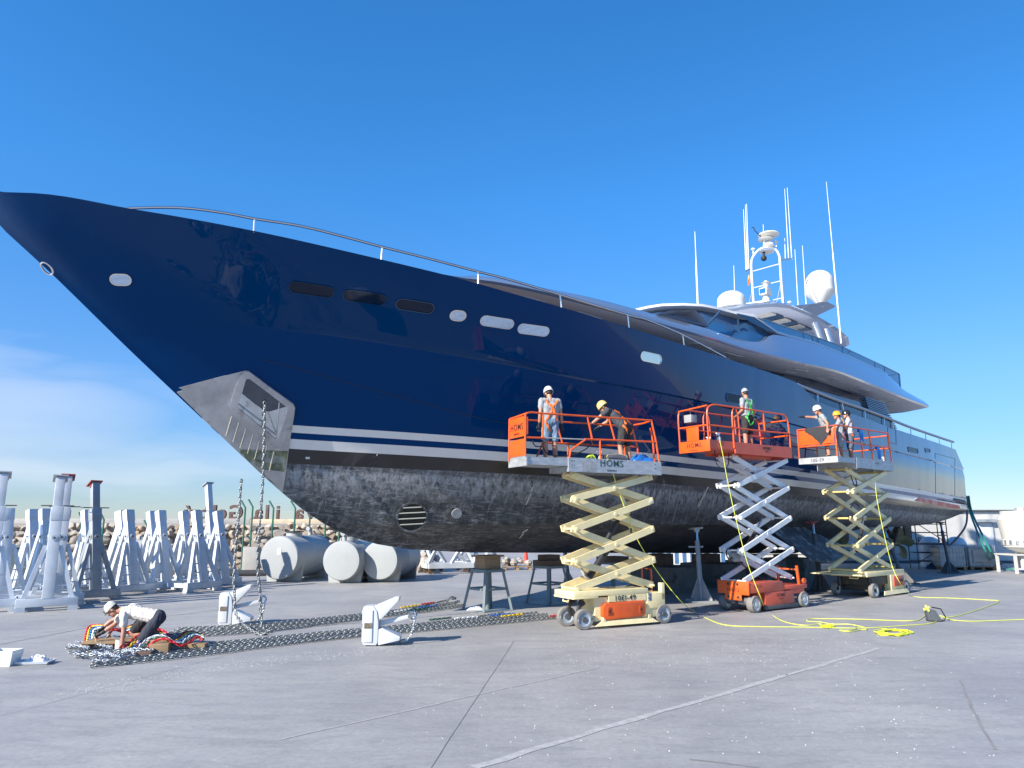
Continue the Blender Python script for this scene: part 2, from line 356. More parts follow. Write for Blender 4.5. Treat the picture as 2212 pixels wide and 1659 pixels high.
for p in [(553, 703), (1106, 786), (1293, 823.6), (1516, 866), (1659, 901), (1909, 968), (2081, 1013.6)]:
    s, b, z = sf(*p, f_bk); zk_pts.append((s, z))
f_zk = curve(zk_pts)
f_bc = curve([(-5.6, 0), (-4.5, .5), (-3, 1.15), (-1.5, 1.75), (1, 2.5), (4, 2.95), (8, 3.2), (18, 3.25), (26, 3.3)])
f_zc = curve([(-5.6, .62), (-3, .68), (0, .78), (6, .9), (12, .98), (18, 1.15), (21.5, 1.34), (24, 1.62), (26, 1.95)])
f_zq = curve([(-1.34, 0), (16, 0), (16.6, .35), (17.2, .98), (19, 1.1), (22, 1.25), (26, 1.75)])
T = list(np.linspace(0, 1, 96)**1.35)
def rowpts(s0, s1, bf, zf):
    return [(lerp(s0, s1, t), -bf(lerp(s0, s1, t)), zf(lerp(s0, s1, t))) for t in T]
rows = []; rowz = []
def blend(A, B, t, pw=1.): return [tuple(lerp(a[i], b[i], t if i != 1 else t**pw) for i in range(3)) for a, b in zip(A, B)]
keelrow = [(s, 0., f_zq(s)) for s in [lerp(-1.34, 26, t) for t in T]]
chine = rowpts(-5.6, 26, f_bc, f_zc)
wl0 = rowpts(-8.0, 26, f_bw, lambda s: 2.17)
kn = rowpts(-10.2, 25.6, f_bk, f_zk)
sh = rowpts(-12.85, 24.45, f_bs, f_zs)
def onstem(row):                                       # pin the first point of a row on the stem profile
    s, y, z = row[0]; ns = f_stem(-z); k = ns-s
    return [(p[0]+k*max(0, 1-T[i]*6)**2, p[1] if i else 0., p[2]) for i, p in enumerate(row)]
for t in (0, .12, .3, .5, .7, .85, 1): rows.append(blend(keelrow, chine, t, .95))
for t in (.2, .4, .6, .8): rows.append(onstem(blend(chine, wl0, t, .62)))
rows[6] = onstem(rows[6])
for i in range(1, 6): rows[i] = onstem(rows[i])
rows.append(onstem(wl0))
band = []
for zz in (2.37, 2.50, 2.65):
    t = [(zz-2.17)/(k[2]-2.17) for k in kn]
    rows.append(onstem([(lerp(a[0], b[0], tt), lerp(a[1], b[1], tt), zz) for a, b, tt in zip(wl0, kn, t)]))
last = rows[-1]
for t in (.25, .5, .75): rows.append(onstem(blend(last, kn, t, 1.12)))
rows.append(onstem([(p[0], p[1]+.055*min(1, T[i]*9)*(1 if i else 0), p[2]-.03) for i, p in enumerate(kn)]))
rows.append(onstem(kn))
for t in (.14, .28, .42, .56, .70, .85): rows.append(onstem(blend(kn, sh, t, 1.15)))
rows.append(sh)
NR = len(rows)
def band_of(i):                                        # material of the strip between rows i and i+1
    if i < 9: return 1
    if i < 11: return 4 if i == 10 else 1
    return {11: 2, 12: 0, 13: 2}.get(i, 0)
hull = MB()
for side in (1, -1):
    for i in range(NR-1):
        hull.grid([[(p[0], p[1]*side, p[2]) for p in rows[i]], [(p[0], p[1]*side, p[2]) for p in rows[i+1]]], band_of(i))
# transom and deck close the shell
tr = [r[-1] for r in rows]
hull.grid([[p for p in tr], [(p[0], -p[1], p[2]) for p in tr]], 0)
dk = rows[-3]
inner = [(p[0]+.05, p[1]*.94, p[2]) for p in dk]
cap = [(p[0]+.03, p[1]*.97, p[2]) for p in sh]
for sd in (1, -1): hull.grid([[(p[0], p[1]*sd, p[2]) for p in q] for q in (sh, cap, inner)], 0)
hull.grid([inner, [(p[0], -p[1], p[2]) for p in inner]], 3)
def navy_mat():
    m = bpy.data.materials.new('navy_gloss_paint'); m.use_nodes = True; t = m.node_tree; p = t.nodes['Principled BSDF']; L = t.links.new
    p.inputs['Base Color'].default_value = (.0004, .035, .128, 1); p.inputs['Roughness'].default_value = .5; p.inputs['Specular IOR Level'].default_value = 0
    tx = t.nodes.new('ShaderNodeTexCoord'); mp_ = t.nodes.new('ShaderNodeMapping'); mp_.inputs['Scale'].default_value = (1, 1, .3); L(tx.outputs['Object'], mp_.inputs[0])
    n = t.nodes.new('ShaderNodeTexNoise'); n.inputs['Scale'].default_value = .7; n.inputs['Detail'].default_value = 2; L(mp_.outputs[0], n.inputs['Vector'])
    b = t.nodes.new('ShaderNodeBump'); b.inputs['Strength'].default_value = .3; b.inputs['Distance'].default_value = .06; L(n.outputs['Fac'], b.inputs['Height'])      # fairing waves
    g = t.nodes.new('ShaderNodeBsdfGlossy'); g.inputs['Roughness'].default_value = .025; g.inputs['Color'].default_value = (.88, .93, 1, 1); L(b.outputs[0], g.inputs['Normal'])
    lw = t.nodes.new('ShaderNodeLayerWeight'); L(b.outputs[0], lw.inputs['Normal']); lw.inputs[0].default_value = .5
    f = mathn('ADD', mathn('MULTIPLY', mathn('POWER', lw.outputs['Facing'], 3.0, t), 1.05, t), .007, t)
    mx_ = t.nodes.new('ShaderNodeMixShader'); L(f, mx_.inputs[0]); L(p.outputs[0], mx_.inputs[1]); L(g.outputs[0], mx_.inputs[2]); L(mx_.outputs[0], t.nodes['Material Output'].inputs[0])
    return m
navy = navy_mat()
def foul_mat():
    m = bpy.data.materials.new('worn_antifouling'); m.use_nodes = True; t = m.node_tree; p = t.nodes['Principled BSDF']; L = t.links.new
    tx = t.nodes.new('ShaderNodeTexCoord'); sp = t.nodes.new('ShaderNodeSeparateXYZ'); L(tx.outputs['Object'], sp.inputs[0])
    def noise(sc, det, rough, st, dist=0.):
        mp_ = t.nodes.new('ShaderNodeMapping'); mp_.inputs['Scale'].default_value = st; L(tx.outputs['Object'], mp_.inputs[0])
        n = t.nodes.new('ShaderNodeTexNoise'); n.inputs['Scale'].default_value = sc; n.inputs['Detail'].default_value = det; n.inputs['Roughness'].default_value = rough; n.inputs['Distortion'].default_value = dist
        L(mp_.outputs[0], n.inputs['Vector']); return n.outputs['Fac']
    def mr(x, a, b, c, d):
        r = t.nodes.new('ShaderNodeMapRange')
        for i, v in enumerate((a, b, c, d)): r.inputs[i+1].default_value = v
        L(x, r.inputs[0]); return r.outputs[0]
    def mix(f, a, b):
        x = t.nodes.new('ShaderNodeMixRGB')
        for i, v in ((0, f), (1, a), (2, b)):
            if isinstance(v, tuple): x.inputs[i].default_value = v
            else: L(v, x.inputs[i])
        return x.outputs[0]
    base = mix(mr(noise(1.2, 6, .6, (1, 1, 1)), .35, .65, 0, 1), (.028, .030, .033, 1), (.06, .063, .066, 1))
    fwd = mr(sp.outputs[0], 4, -6, .1, 1)                           # scrubbed paint is palest at the forefoot
    top = mr(sp.outputs[2], .9, 1.75, .15, 1)
    a = mathn('MULTIPLY', mr(noise(3.4, 13, .84, (1, 1, 1.5), .15), .50, .66, 0, 1), mr(mathn('ADD', fwd, top, t), .3, 1.6, .22, .95), t)
    base = mix(a, base, (.33, .34, .35, 1))
    scum = mathn('MULTIPLY', mathn('MULTIPLY', mr(noise(4, 10, .78, (3, 3, .4)), .40, .60, 0, 1), mr(sp.outputs[2], 1.15, 1.66, 0, 1), t), mr(sp.outputs[2], 1.80, 1.72, .2, .9), t)   # pale scum line with runs
    base = mix(scum, base, (.42, .44, .45, 1))
    sc_ = mathn('MULTIPLY', mr(noise(7, 10, .8, (.35, 1, 2.6), .4), .52, .63, 0, 1), mr(sp.outputs[0], 6, -5, .15, .8), t)   # scrubbing strokes
    base = mix(sc_, base, (.34, .36, .37, 1))
    st = mathn('MULTIPLY', mr(noise(5, 9, .75, (2.6, .5, .3), .1), .53, .70, 0, 1), mr(sp.outputs[2], .4, 1.8, .3, .9), t)   # wash streaks
    base = mix(st, base, (.33, .36, .38, 1))
    base = mix(mr(noise(38, 4, .8, (1, 1, 1)), .70, .76, 0, .6), base, (.5, .5, .48, 1))
    L(base, p.inputs['Base Color']); p.inputs['Roughness'].default_value = .62; p.inputs['Specular IOR Level'].default_value = .35
    b = t.nodes.new('ShaderNodeBump'); b.inputs['Strength'].default_value = .5; b.inputs['Distance'].default_value = .015; L(noise(22, 8, .75, (1, 1, 1)), b.inputs['Height']); L(b.outputs[0], p.inputs['Normal'])
    return m
foul = foul_mat()
stripe = mat('stripe_white', (.66, .66, .64), .22, coat=.6, var=.04)
teak = mat('deck_teak', (.32, .22, .13), .7, stretch=(1, 12, 1))
boot = mat('boot_top_black', (.012, .013, .016), .3, coat=.3, var=.3, vs=1.5, dirt=(.05, .045, .045), ds=1.3, dth=.6)
hullo = hull.build('hull', [navy, foul, stripe, teak, boot], yacht, smooth=True, ang=28, fix=False)
bm = bmesh.new(); bm.from_mesh(hullo.data); bmesh.ops.remove_doubles(bm, verts=bm.verts, dist=.002)
bmesh.ops.dissolve_degenerate(bm, edges=bm.edges, dist=.002); bmesh.ops.recalc_face_normals(bm, faces=bm.faces)
HB = BVHTree.FromBMesh(bm); bm.to_mesh(hullo.data); bm.free()
hullo.data.polygons.foreach_set('use_smooth', [True]*len(hullo.data.polygons)); hullo.data.set_sharp_from_angle(angle=R(24))
def oh(x, y, off=0.):                                  # point of the hull skin seen at a spot of the photograph
    o, d = shipray(x, y); o = Vector((o[0], -o[1], o[2])); d = Vector((d[0], -d[1], d[2])).normalized()
    h, n, i, ds_ = HB.ray_cast(o, d)
    if h is None:
        h, n, i, ds_ = HB.find_nearest(o+d*18)
    if n.dot(d) > 0: n = -n
    return h+n*off, n
def hullpatch(name, poly, off, m, th=None, parent=yacht, sub=8):   # sheet of real thickness that follows the hull under a drawn outline
    th = off if th is None else th
    cx = sum(p[0] for p in poly)/len(poly); cy = sum(p[1] for p in poly)/len(poly); b = MB(); rws = []
    for k in range(sub+1):
        t = k/sub; rws.append([oh(lerp(cx, p[0], t), lerp(cy, p[1], t)) for p in poly])
    R0 = [[q+n*off for q, n in r] for r in rws]
    b.grid(R0, close=True); b.grid([R0[-1], [q+n*(off-th) for q, n in rws[-1]]], close=True)
    return b.build(name, m, parent, smooth=True, ang=50)
def dens(poly, k=6, close=True):
    out = []; n = len(poly)
    for i in range(n if close else n-1):
        a = poly[i]; c = poly[(i+1) % n]
        for j in range(k): out.append((lerp(a[0], c[0], j/k), lerp(a[1], c[1], j/k)))
    return out
def rnd(poly, r=.22, k=4):                             # round the corners of an outline
    out = []; n = len(poly)
    for i in range(n):
        a, b, c = poly[i-1], poly[i], poly[(i+1) % n]
        p = (lerp(b[0], a[0], r), lerp(b[1], a[1], r)); q = (lerp(b[0], c[0], r), lerp(b[1], c[1], r))
        for j in range(k+1):
            t = j/k; out.append(tuple((1-t)**2*p[e]+2*t*(1-t)*b[e]+t*t*q[e] for e in (0, 1)))
    return out
NM = Matrix.Identity(4)
def L3(s, b, z): return (s, -b, z)                     # near side of the yacht in its own frame
def frame_axes(x, y):
    h, n = oh(x, y); a = Vector((1, 0, 0)); a = (a-n*a.dot(n)).normalized(); return h, n, a, n.cross(a)
def loz(w, h, k=7):                                    # stadium outline
    r = h/2; return [( (w/2-r)*sg+r*math.cos(t), r*math.sin(t)) for sg, t0 in ((1, -90), (-1, 90)) for t in [R(t0+180*j/k) for j in range(k+1)]]
def porthole(x0, y0, x1, y1, hgt, rimw, m_in, label=None, deep=False, rm=None):
    p0, n0 = oh(x0, y0); p1, n1 = oh(x1, y1); c = (p0+p1)/2; n = (n0+n1).normalized(); a = (p1-p0); wd = a.length; a = (a-n*a.dot(n)).normalized(); b = n.cross(a)
    q, nn = oh((x0+x1)/2, (y0+y1)/2); c = q
    out = loz(wd, hgt); inn = loz(wd-2*rimw, hgt-2*rimw)
    f = MB(); P = lambda uv, o: c+a*uv[0]+b*uv[1]+n*o
    f.grid([[P(u, -.03) for u in out], [P(u, .022) for u in out], [P(u, .022) for u in inn], [P(u, -.10) for u in inn]], close=True)
    fr = f.build('porthole', rm or (chrome if m_in is mirror else mat('blued_rim', (.10, .18, .32), .12, metal=1.)), yacht, smooth=True, ang=40)
    gl = MB(); gl.add([P(u, .006 if not deep else .004) for u in loz(wd-2*rimw+.01, hgt-2*rimw+.01)], [tuple(range(16))])
    gl.build('pane', m_in, fr, fix=False); return fr
darkglass = mat('dark_window_glass', (.006, .016, .04), .05, var=.05, spec=.25)
for x0, y0, x1, y1, h, rw, m_ in ((237, 603, 285, 604.5, .235, .022, mirror), (624, 617, 722, 632, .27, .004, darkglass), (741, 635, 834, 648, .27, .004, darkglass), (855, 654, 938, 667, .27, .01, darkglass),
        (971, 679, 1007, 683, .27, .02, mirror), (1037, 690, 1110, 701.5, .25, .01, mirror), (1118, 708, 1186, 717, .24, .01, mirror), (1383, 768, 1429, 778, .25, .01, mirror), (1568, 857, 1612, 867, .28, .012, darkglass), (1961, 970, 1983, 975, .22, .012, darkglass)):
    porthole(x0, y0, x1, y1, h, rw, m_)
f = MB(); q, n = oh(101.5, 580); a = Vector((.62, 0, -.78)); a = (a-n*a.dot(n)).normalized(); b_ = n.cross(a)
ring = [q+a*(.125*math.cos(t))+b_*(.08*math.sin(t)) for t in [R(20*i) for i in range(18)]]
f.tube(ring+[ring[0], ring[1]], .018, 8); f.build('fairlead', chrome, yacht, smooth=True)
porthole(1998, 972, 2009, 974, .20, .03, darkglass)
# anchor pocket plate on the bow with its polished recess
plate = mat('worn_steel_plate', (.42, .43, .45), .32, metal=.6, var=.2, vs=2, dirt=(.26, .26, .28), ds=3, dth=.55, bump=.1)
def Zc(pts, x0, y0, sc): return [((x0+x*sc)/1.85172, (y0+y*sc)/1.85172) for x, y in pts]
pk = (640, 1440, .33746)
outer = Zc([(128, 352), (420, 275), (720, 195), (1010, 122), (1055, 128), (1320, 325), (1580, 512), (1603, 560), (1590, 660), (1572, 760), (1545, 925), (1525, 1060), (1508, 1200), (1480, 1400), (1455, 1570), (1330, 1470), (1180, 1345), (960, 1160), (780, 985), (600, 815), (420, 640), (270, 490)], *pk)
hullpatch('anchor_plate', dens(outer, 3), .028, plate, sub=14)
rim_o = Zc([(1005, 128), (1056, 132), (1325, 330), (1578, 515), (1597, 565), (1570, 700), (1440, 1030), (1400, 1040), (1250, 920), (830, 565), (822, 540), (945, 180)], *pk)
rim_i = Zc([(1022, 216), (1062, 214), (1290, 385), (1500, 545), (1514, 570), (1480, 680), (1402, 905), (1368, 925), (1215, 800), (935, 570), (918, 535), (985, 300)], *pk)
b = MB(); ro, ri = dens(rim_o, 4), dens(rim_i, 4)
A = [oh(*p) for p in ro]; B = [oh(*p) for p in ri]
b.grid([[q+n*.02 for q, n in A], [q+n*.075 for q, n in A], [q+n*.085 for q, n in B], [q+n*.03 for q, n in B]], close=True)
rimo = b.build('pocket_rim', plate, yacht, smooth=True, ang=50)
polish = mat('polished_pocket_steel', (.55, .62, .68), .1, metal=1., var=.18, vs=2.5, bump=.1, bs=3, dirt=(.25, .3, .34), ds=3, dth=.55)
b = MB(); b.grid([[q+n*.034 for q, n in [oh(*p)]][0:1]*1 for p in []] or [[(0, 0, 0)]*2]*1)
def patchfan(name, poly, off, m, parent): 
    c = (sum(p[0] for p in poly)/len(poly), sum(p[1] for p in poly)/len(poly)); bb = MB(); rr = []
    for k in range(6): rr.append([oh(lerp(c[0], p[0], k/5), lerp(c[1], p[1], k/5)) for p in poly])
    bb.grid([[q+n*off for q, n in r] for r in rr], close=True); return bb.build(name, m, parent, smooth=True, fix=False)
patchfan('pocket_lining', dens([(lerp(518+60, p[0], 1.0), p[1]) for p in rim_i], 3), .036, polish, rimo)
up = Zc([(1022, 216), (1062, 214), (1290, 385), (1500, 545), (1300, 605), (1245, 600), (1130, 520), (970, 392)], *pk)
patchfan('pocket_shade_panel', dens(up, 3), .042, mat('pocket_shade_steel', (.10, .12, .15), .25, metal=.9, var=.2), rimo)  # dark sheet standing in for the shade in the upper pocket
for p, q_ in (((1415, 490), (1378, 900)), ((1275, 600), (1375, 870)), ((925, 512), (1200, 720)), ((1200, 750), (1370, 880))):
    w_ = MB(); P = [oh(*v) for v in Zc([p, q_], *pk)]; w_.tube([h+n*.055 for h, n in P], .014, 6); w_.build('weld_bar', plate, rimo, smooth=True)
for p, q_ in (((852, 665), (785, 895)), ((935, 735), (868, 965)), ((1020, 805), (950, 1035)), ((1105, 875), (1038, 1103)), ((1180, 945), (1122, 1170)), ((1268, 1012), (1220, 1175)), ((1350, 1080), (1297, 1305))):
    w_ = MB(); P = [oh(*v) for v in Zc([p, q_], *pk)]; w_.tube([P[0][0]+P[0][1]*.03, (P[0][0]+P[1][0])/2+P[0][1]*.04, P[1][0]+P[1][1]*.03], .013, 6); w_.build('rub_bar', mat('rub_bar', (.5, .48, .38), .5, metal=.4), yacht, smooth=True)
green = Zc([(945, 1055), (1515, 1075), (1500, 1200), (1470, 1320), (1300, 1300), (1150, 1290), (1060, 1240), (960, 1130)], *pk)
hullpatch('algae_film', dens(green, 3), .033, mat('algae_stain', (.15, .17, .10), .8, var=.5, vs=5, dirt=(.30, .31, .29), ds=2.5, dth=.5), th=.004)
# bow thruster tunnel and a blanked fitting
q, n = oh(889.5, 1116.5); a = Vector((1, 0, .25)); a = (a-n*a.dot(n)).normalized(); b2 = n.cross(a)
th_ = MB(); ring = lambda r, o, e=1.: [q+a*(r*e*math.cos(t))+b2*(r*math.sin(t))+n*o for t in [R(15*i) for i in range(24)]]
th_.grid([ring(.36, -.05), ring(.375, .035), ring(.325, .035), ring(.32, -.2)], close=True); thr = th_.build('thruster_tunnel', foul, yacht, smooth=True, ang=40)
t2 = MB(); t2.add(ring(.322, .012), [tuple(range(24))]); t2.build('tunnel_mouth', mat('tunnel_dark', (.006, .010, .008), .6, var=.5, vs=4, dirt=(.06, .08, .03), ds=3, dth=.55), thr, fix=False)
for k in (-.17, -.03, .11, .24):
    w_ = math.sqrt(.32**2-k*k); t2 = MB(); t2.tube([q+a*(-w_)+b2*k+n*.03, q+a*w_+b2*k+n*.03], .014, 6); t2.build('grating_bar', mat('barnacled_bar', (.35, .36, .32), .8), thr, smooth=True)
q, n = oh(986.5, 1109); a = n.orthogonal().normalized(); b2 = n.cross(a)
t2 = MB(); t2.cyl(q-n*.02, q+n*.03, .13, .12, 24); t2.build('hull_fitting', mat('fitting_disc', (.24, .26, .28), .7, dirt=(.1, .1, .1), ds=14, dth=.5), yacht, smooth=True)
hullpatch('hull_tag', dens([(660, 987), (669, 987), (669, 991.5), (660, 991.5)], 3), .006, mat('tag_white', (.6, .6, .58), .5))
for (xa, ya, xb, yb, w) in ((1150, 1051, 1147, 1061, 2.2), (1146, 1066, 1136, 1090, 1.6), (1529, 1051, 1508, 1094, 2.0), (1139, 1143, 1128, 1150, 2.5), (1130, 1152, 1122, 1162, 1.8)):
    hullpatch('paint_scratch', dens([(xa, ya), (xa+w, ya+1), (xb+w*.6, yb+1), (xb-w*.3, yb)], 3), .005, mat('scratch_pale', (.55, .54, .48), .7, var=.3, vs=20), sub=3)
# panel seams on the quarter
sm = mat('hull_seam', (.01, .018, .04), .4)
def seam(poly, close=False, r=.011):
    P = [oh(*p) for p in dens(poly, 8, close)]+([oh(*poly[0])] if close else [oh(*poly[-1])]); w_ = MB(); w_.tube([h+n*.002 for h, n in P], r, 5); w_.build('panel_seam', sm, yacht)
Zs = lambda pts: Zc(pts, 3072, 1400, .46293)
seam(Zs([(1033, 668), (1103, 686), (1107, 815), (1047, 797), (1037, 785)]), True, .009)
seam(Zs([(1443, 893), (1615, 940), (1615, 1005)]), False, .009); seam(Zs([(1443, 893), (1448, 1240)]), False, .009); seam(Zs([(1614, 1020), (1614, 1265)]), False, .009)
seam([(565, 776), (700, 812), (835, 850), (950, 880), (1023, 900), (1110, 918)], False, .007)
# bulwark rails
def rail(name, px, f, rr, posts, m=steel, pr=.022):
    P = []
    for p in px:
        s, b, z = sf(*p, f); P.append(Vector(L3(s, b, z)))
    for sd in (1, -1):
        w_ = MB(); w_.tube(smoothpath([Vector((p.x, p.y*sd, p.z)) for p in P], 5), rr, 8); w_.build(name, m, yacht, smooth=True)
        for (xa, ya), (xb, yb) in posts:
            s, b, z = sf(xb, yb, f); s2, b2_, z2 = sf(xa, ya, f)
            w_ = MB(); w_.cyl((s, -b*sd, z-.03), (s2, -b2_*sd, z2), pr, pr*.8, 8); w_.build('stanchion', mat('satin_stanchion', (.75, .75, .73), .25, metal=.7), yacht, smooth=True)
f_r = lambda s: f_bs(s)-.05
rail('handrail', [(275, 450), (350, 448), (412, 450.5), (487.5, 460.5), (553, 473), (653, 489), (753, 514), (828, 534), (928, 559), (1028, 585.6), (1106, 605.5), (1211, 637), (1357, 680.5), (1396, 690.5), (1476, 724), (1567, 772)], f_r, .028,
     [((550, 475), (549, 500)), ((826, 534), (824, 561)), ((1033, 587), (1033, 613)), ((1210, 637), (1213, 664)), ((1356, 680), (1359, 708)), ((1475, 724), (1478, 746))])
rail('handrail', [(1722, 831), (1766.6, 848.6), (1819, 868.6), (1868, 884.8), (1911.5, 901), (1968, 923.6), (2029, 944.8), (2059, 954.8)], f_r, .055,
     [((1766.5, 849), (1767, 868)), ((1819, 869), (1822, 887)), ((1868, 885), (1869, 904)), ((1910, 901), (1910.5, 919)), ((1928, 909), (1930, 926)), ((1967, 924), (1968, 939)), ((1999, 935), (2000, 950)), ((2028, 945), (2030, 960)), ((2055, 954), (2056, 969))], m=mat('rail_grey', (.34, .35, .37), .35, metal=.5))
# superstructure
silver = mat('silver_blue_paint', (.28, .345, .45), .18, metal=.45, coat=.8, var=.02, vs=.5)
soffm = mat('soffit_grey', (.72, .75, .86), .5, var=.03)
f_bf = curve([(-7.2, 0), (-7.1, .9), (-6.8, 1.6), (-6.3, 2.2), (-5.5, 2.75), (-4.6, 3.1), (-3.3, 3.4), (-1.5, 3.7), (1, 3.95), (4, 4.08), (8, 4.12), (14, 4.08), (18, 3.95), (22, 3.78), (25, 3.7)])
def track(px, f): 
    L = [sf(*p, f) for p in px]; L = sorted((s, z) for s, b, z in L); L = [q for i, q in enumerate(L) if i == 0 or q[0]-L[i-1][0] > .04]; return curve(L)
f_fl = track([(1005, 606), (1063, 612), (1106, 619.3), (1211, 643), (1357, 681.8), (1451.6, 709.5), (1535.7, 733), (1600, 753.5), (1670.4, 771), (1728, 785.4), (1824, 808.7), (1889.5, 834.7), (1933, 852.4), (2006.5, 880)], f_bf)
f_bt = lambda s: f_bf(s)-.22
f_tp = track([(968, 595.5), (1034, 594), (1106, 604.5), (1131, 610.6), (1281, 641.8), (1385, 669.3), (1475, 694), (1524, 707.6), (1594, 731), (1643, 737), (1668, 722), (1680, 722.5), (1782, 749.6), (1844, 775), (1888, 795), (1910, 803.6), (1924, 815), (1947, 837), (1959, 846), (2003, 868.6)], f_bt)
SS = [-7.2+.0*i for i in range(1)]+[-7.15, -6.95, -6.7, -6.3, -5.8]+list(np.linspace(-5.2, 21.7, 90))
f_bin = lambda s: max(0., f_bf(s)-1.0)
b = MB()
for sd in (1, -1):
    rowsf = [[(s, -f_bin(s)*sd, f_fl(s)-.10*min(1, max(0, (s+5)/4))) for s in SS], [(s, -(f_bf(s)-.06)*sd if f_bf(s) > .06 else 0, f_fl(s)) for s in SS], [(s, -f_bf(s)*sd, f_fl(s)+.05) for s in SS],
             [(s, -(f_bf(s)-.03)*sd if f_bf(s) > .03 else 0, lerp(f_fl(s), f_tp(s), .35)) for s in SS], [(s, -f_bt(s)*sd if f_bt(s) > 0 else 0, f_tp(s)-.02) for s in SS], [(s, -max(0, f_bt(s)-.10)*sd, f_tp(s)) for s in SS], [(s, -max(0, f_bt(s)-.16)*sd, f_tp(s)-.3) for s in SS]]
    b.grid(rowsf[1:], 0); b.grid(rowsf[:2], 1)
    cl = [r[-1] for r in rowsf]; b.add(cl+[(cl[0][0], 0, cl[0][2]), (cl[-1][0], 0, cl[-1][2])], [tuple(range(len(cl)))+(len(cl)+1, len(cl))], 0)
b.grid([[(s, -max(0, f_bt(s)-.16), f_tp(s)-.28) for s in SS], [(s, max(0, f_bt(s)-.16), f_tp(s)-.28) for s in SS]], 0)
b.grid([[(s, -f_bin(s), f_fl(s)-.08) for s in SS], [(s, f_bin(s), f_fl(s)-.08) for s in SS]], 1)
b.build('upper_deck', [silver, soffm], yacht, smooth=True, ang=40, fix=False)
# light panels and lamps under the overhang
for s0 in (-4.2, -2.9, -.9, 3.6, 5.2, 9.4, 11.8, 14.6, 17.5):
    ln = .9; b0 = f_bf(s0)-.78; q = MB(); z0 = f_fl(s0)-.055; z1 = f_fl(s0+ln)-.055
    for (a1, c1, a2, c2) in ((0, 0, ln, 0), (0, .42, ln, .42), (0, 0, 0, .42), (ln, 0, ln, .42)):
        za = lerp(z0, z1, a1/ln)-.03; zb = lerp(z0, z1, a2/ln)-.03; q.beam((s0+a1, -(b0+c1), za), (s0+a2, -(b0+c2), zb), .025, .02)
    q.build('soffit_panel', mat('panel_trim', (.62, .62, .62), .5), yacht)
# main deck house: dark glazing behind the side deck
b = MB(); Sh = list(np.linspace(-5.5, 17.2, 50))
for sd in (1, -1):
    b.grid([[(s, -min(3.15, f_bin(s)-.02 if s < 0 else 9)*sd, 4.85) for s in Sh], [(s, -min(3.12, f_bin(s) if s < 0 else 9)*sd, f_fl(s)+.05) for s in Sh]])
b.add([(17.2, -3.15, 4.85), (17.2, 3.15, 4.85), (17.2, 3.12, 6.5), (17.2, -3.12, 6.5)], [(0, 1, 2, 3)]); 
navyglass = mat('tinted_house_glass', (.006, .018, .045), .04, coat=.6, var=.04)
b.build('deck_house', navyglass, yacht)
# glass bulwark infill between the posts
def strip_between(name, lo, up, f, m, th=.012, inset=0.):
    a = [sf(*p, f) for p in lo]; c = [sf(*p, f) for p in up]; fa = curve(sorted((s, z) for s, b, z in a)); fc = curve(sorted((s, z) for s, b, z in c))
    s0 = max(min(q[0] for q in a), min(q[0] for q in c)); s1 = min(max(q[0] for q in a), max(q[0] for q in c)); sr = list(np.linspace(s0, s1, 24))
    for sd in (1, -1):
        w_ = MB()
        w_.grid([[(s, -(f(s)-inset)*sd, fa(s)) for s in sr], [(s, -(f(s)-inset)*sd, fc(s)) for s in sr]])
        w_.grid([[(s, -(f(s)-inset-th)*sd, fa(s)) for s in sr], [(s, -(f(s)-inset-th)*sd, fc(s)) for s in sr]]); w_.build(name, m, yacht, smooth=True, fix=False)
tint = mat('tinted_screen', (.10, .25, .42), .04, var=.02, trans=.75)
strip_between('glass_bulwark', [(1600, 786), (1655, 804), (1721, 828), (1766.6, 868), (1872, 904.6), (1931, 926)], [(1600, 784), (1655, 802), (1721, 826), (1766.6, 852), (1872, 888.6), (1931, 912)], lambda s: f_bs(s)-.1, tint)
f_gp = lambda s: f_bt(s)-.05
strip_between('glass_screen', [(1592, 679), (1655, 712.5), (1782, 749.6), (1844, 775), (1888, 795), (1910, 803.6), (1924, 815), (1947, 837)], [(1592, 678), (1659, 693), (1782, 735), (1819, 749), (1913, 793), (1941.6, 807.3), (1945, 809)], f_gp, tint)
w_ = MB(); tp = [Vector(L3(s, b, z)) for s, b, z in [sf(*p, f_gp) for p in [(1592, 678), (1659, 693), (1782, 735), (1819, 749), (1913, 793), (1941.6, 807.3), (1944, 836)]]]
w_.tube(tp, .025, 6); w_.tube([tp[-2], tp[-2]+Vector((0, 2*abs(tp[-2].y), 0))], .025, 6); w_.build('screen_rail', mat('blue_grey_rail', (.10, .18, .26), .3, metal=.5), yacht, smooth=True)
for (xa, ya), (xb, yb) in (((1819, 749), (1820, 764)), ((1889, 782), (1890, 796)), ((1910, 792), (1911, 804)), ((1735, 720), (1736, 737))):
    s, b1, z = sf(xa, ya, f_gp); s2, b2_, z2 = sf(xb, yb, f_gp); w_ = MB(); w_.tube([L3(s, b1, z), L3(s, b2_, z2)], .018, 6); w_.build('screen_post', mat('blue_grey_rail', (.1, .18, .26)), yacht)
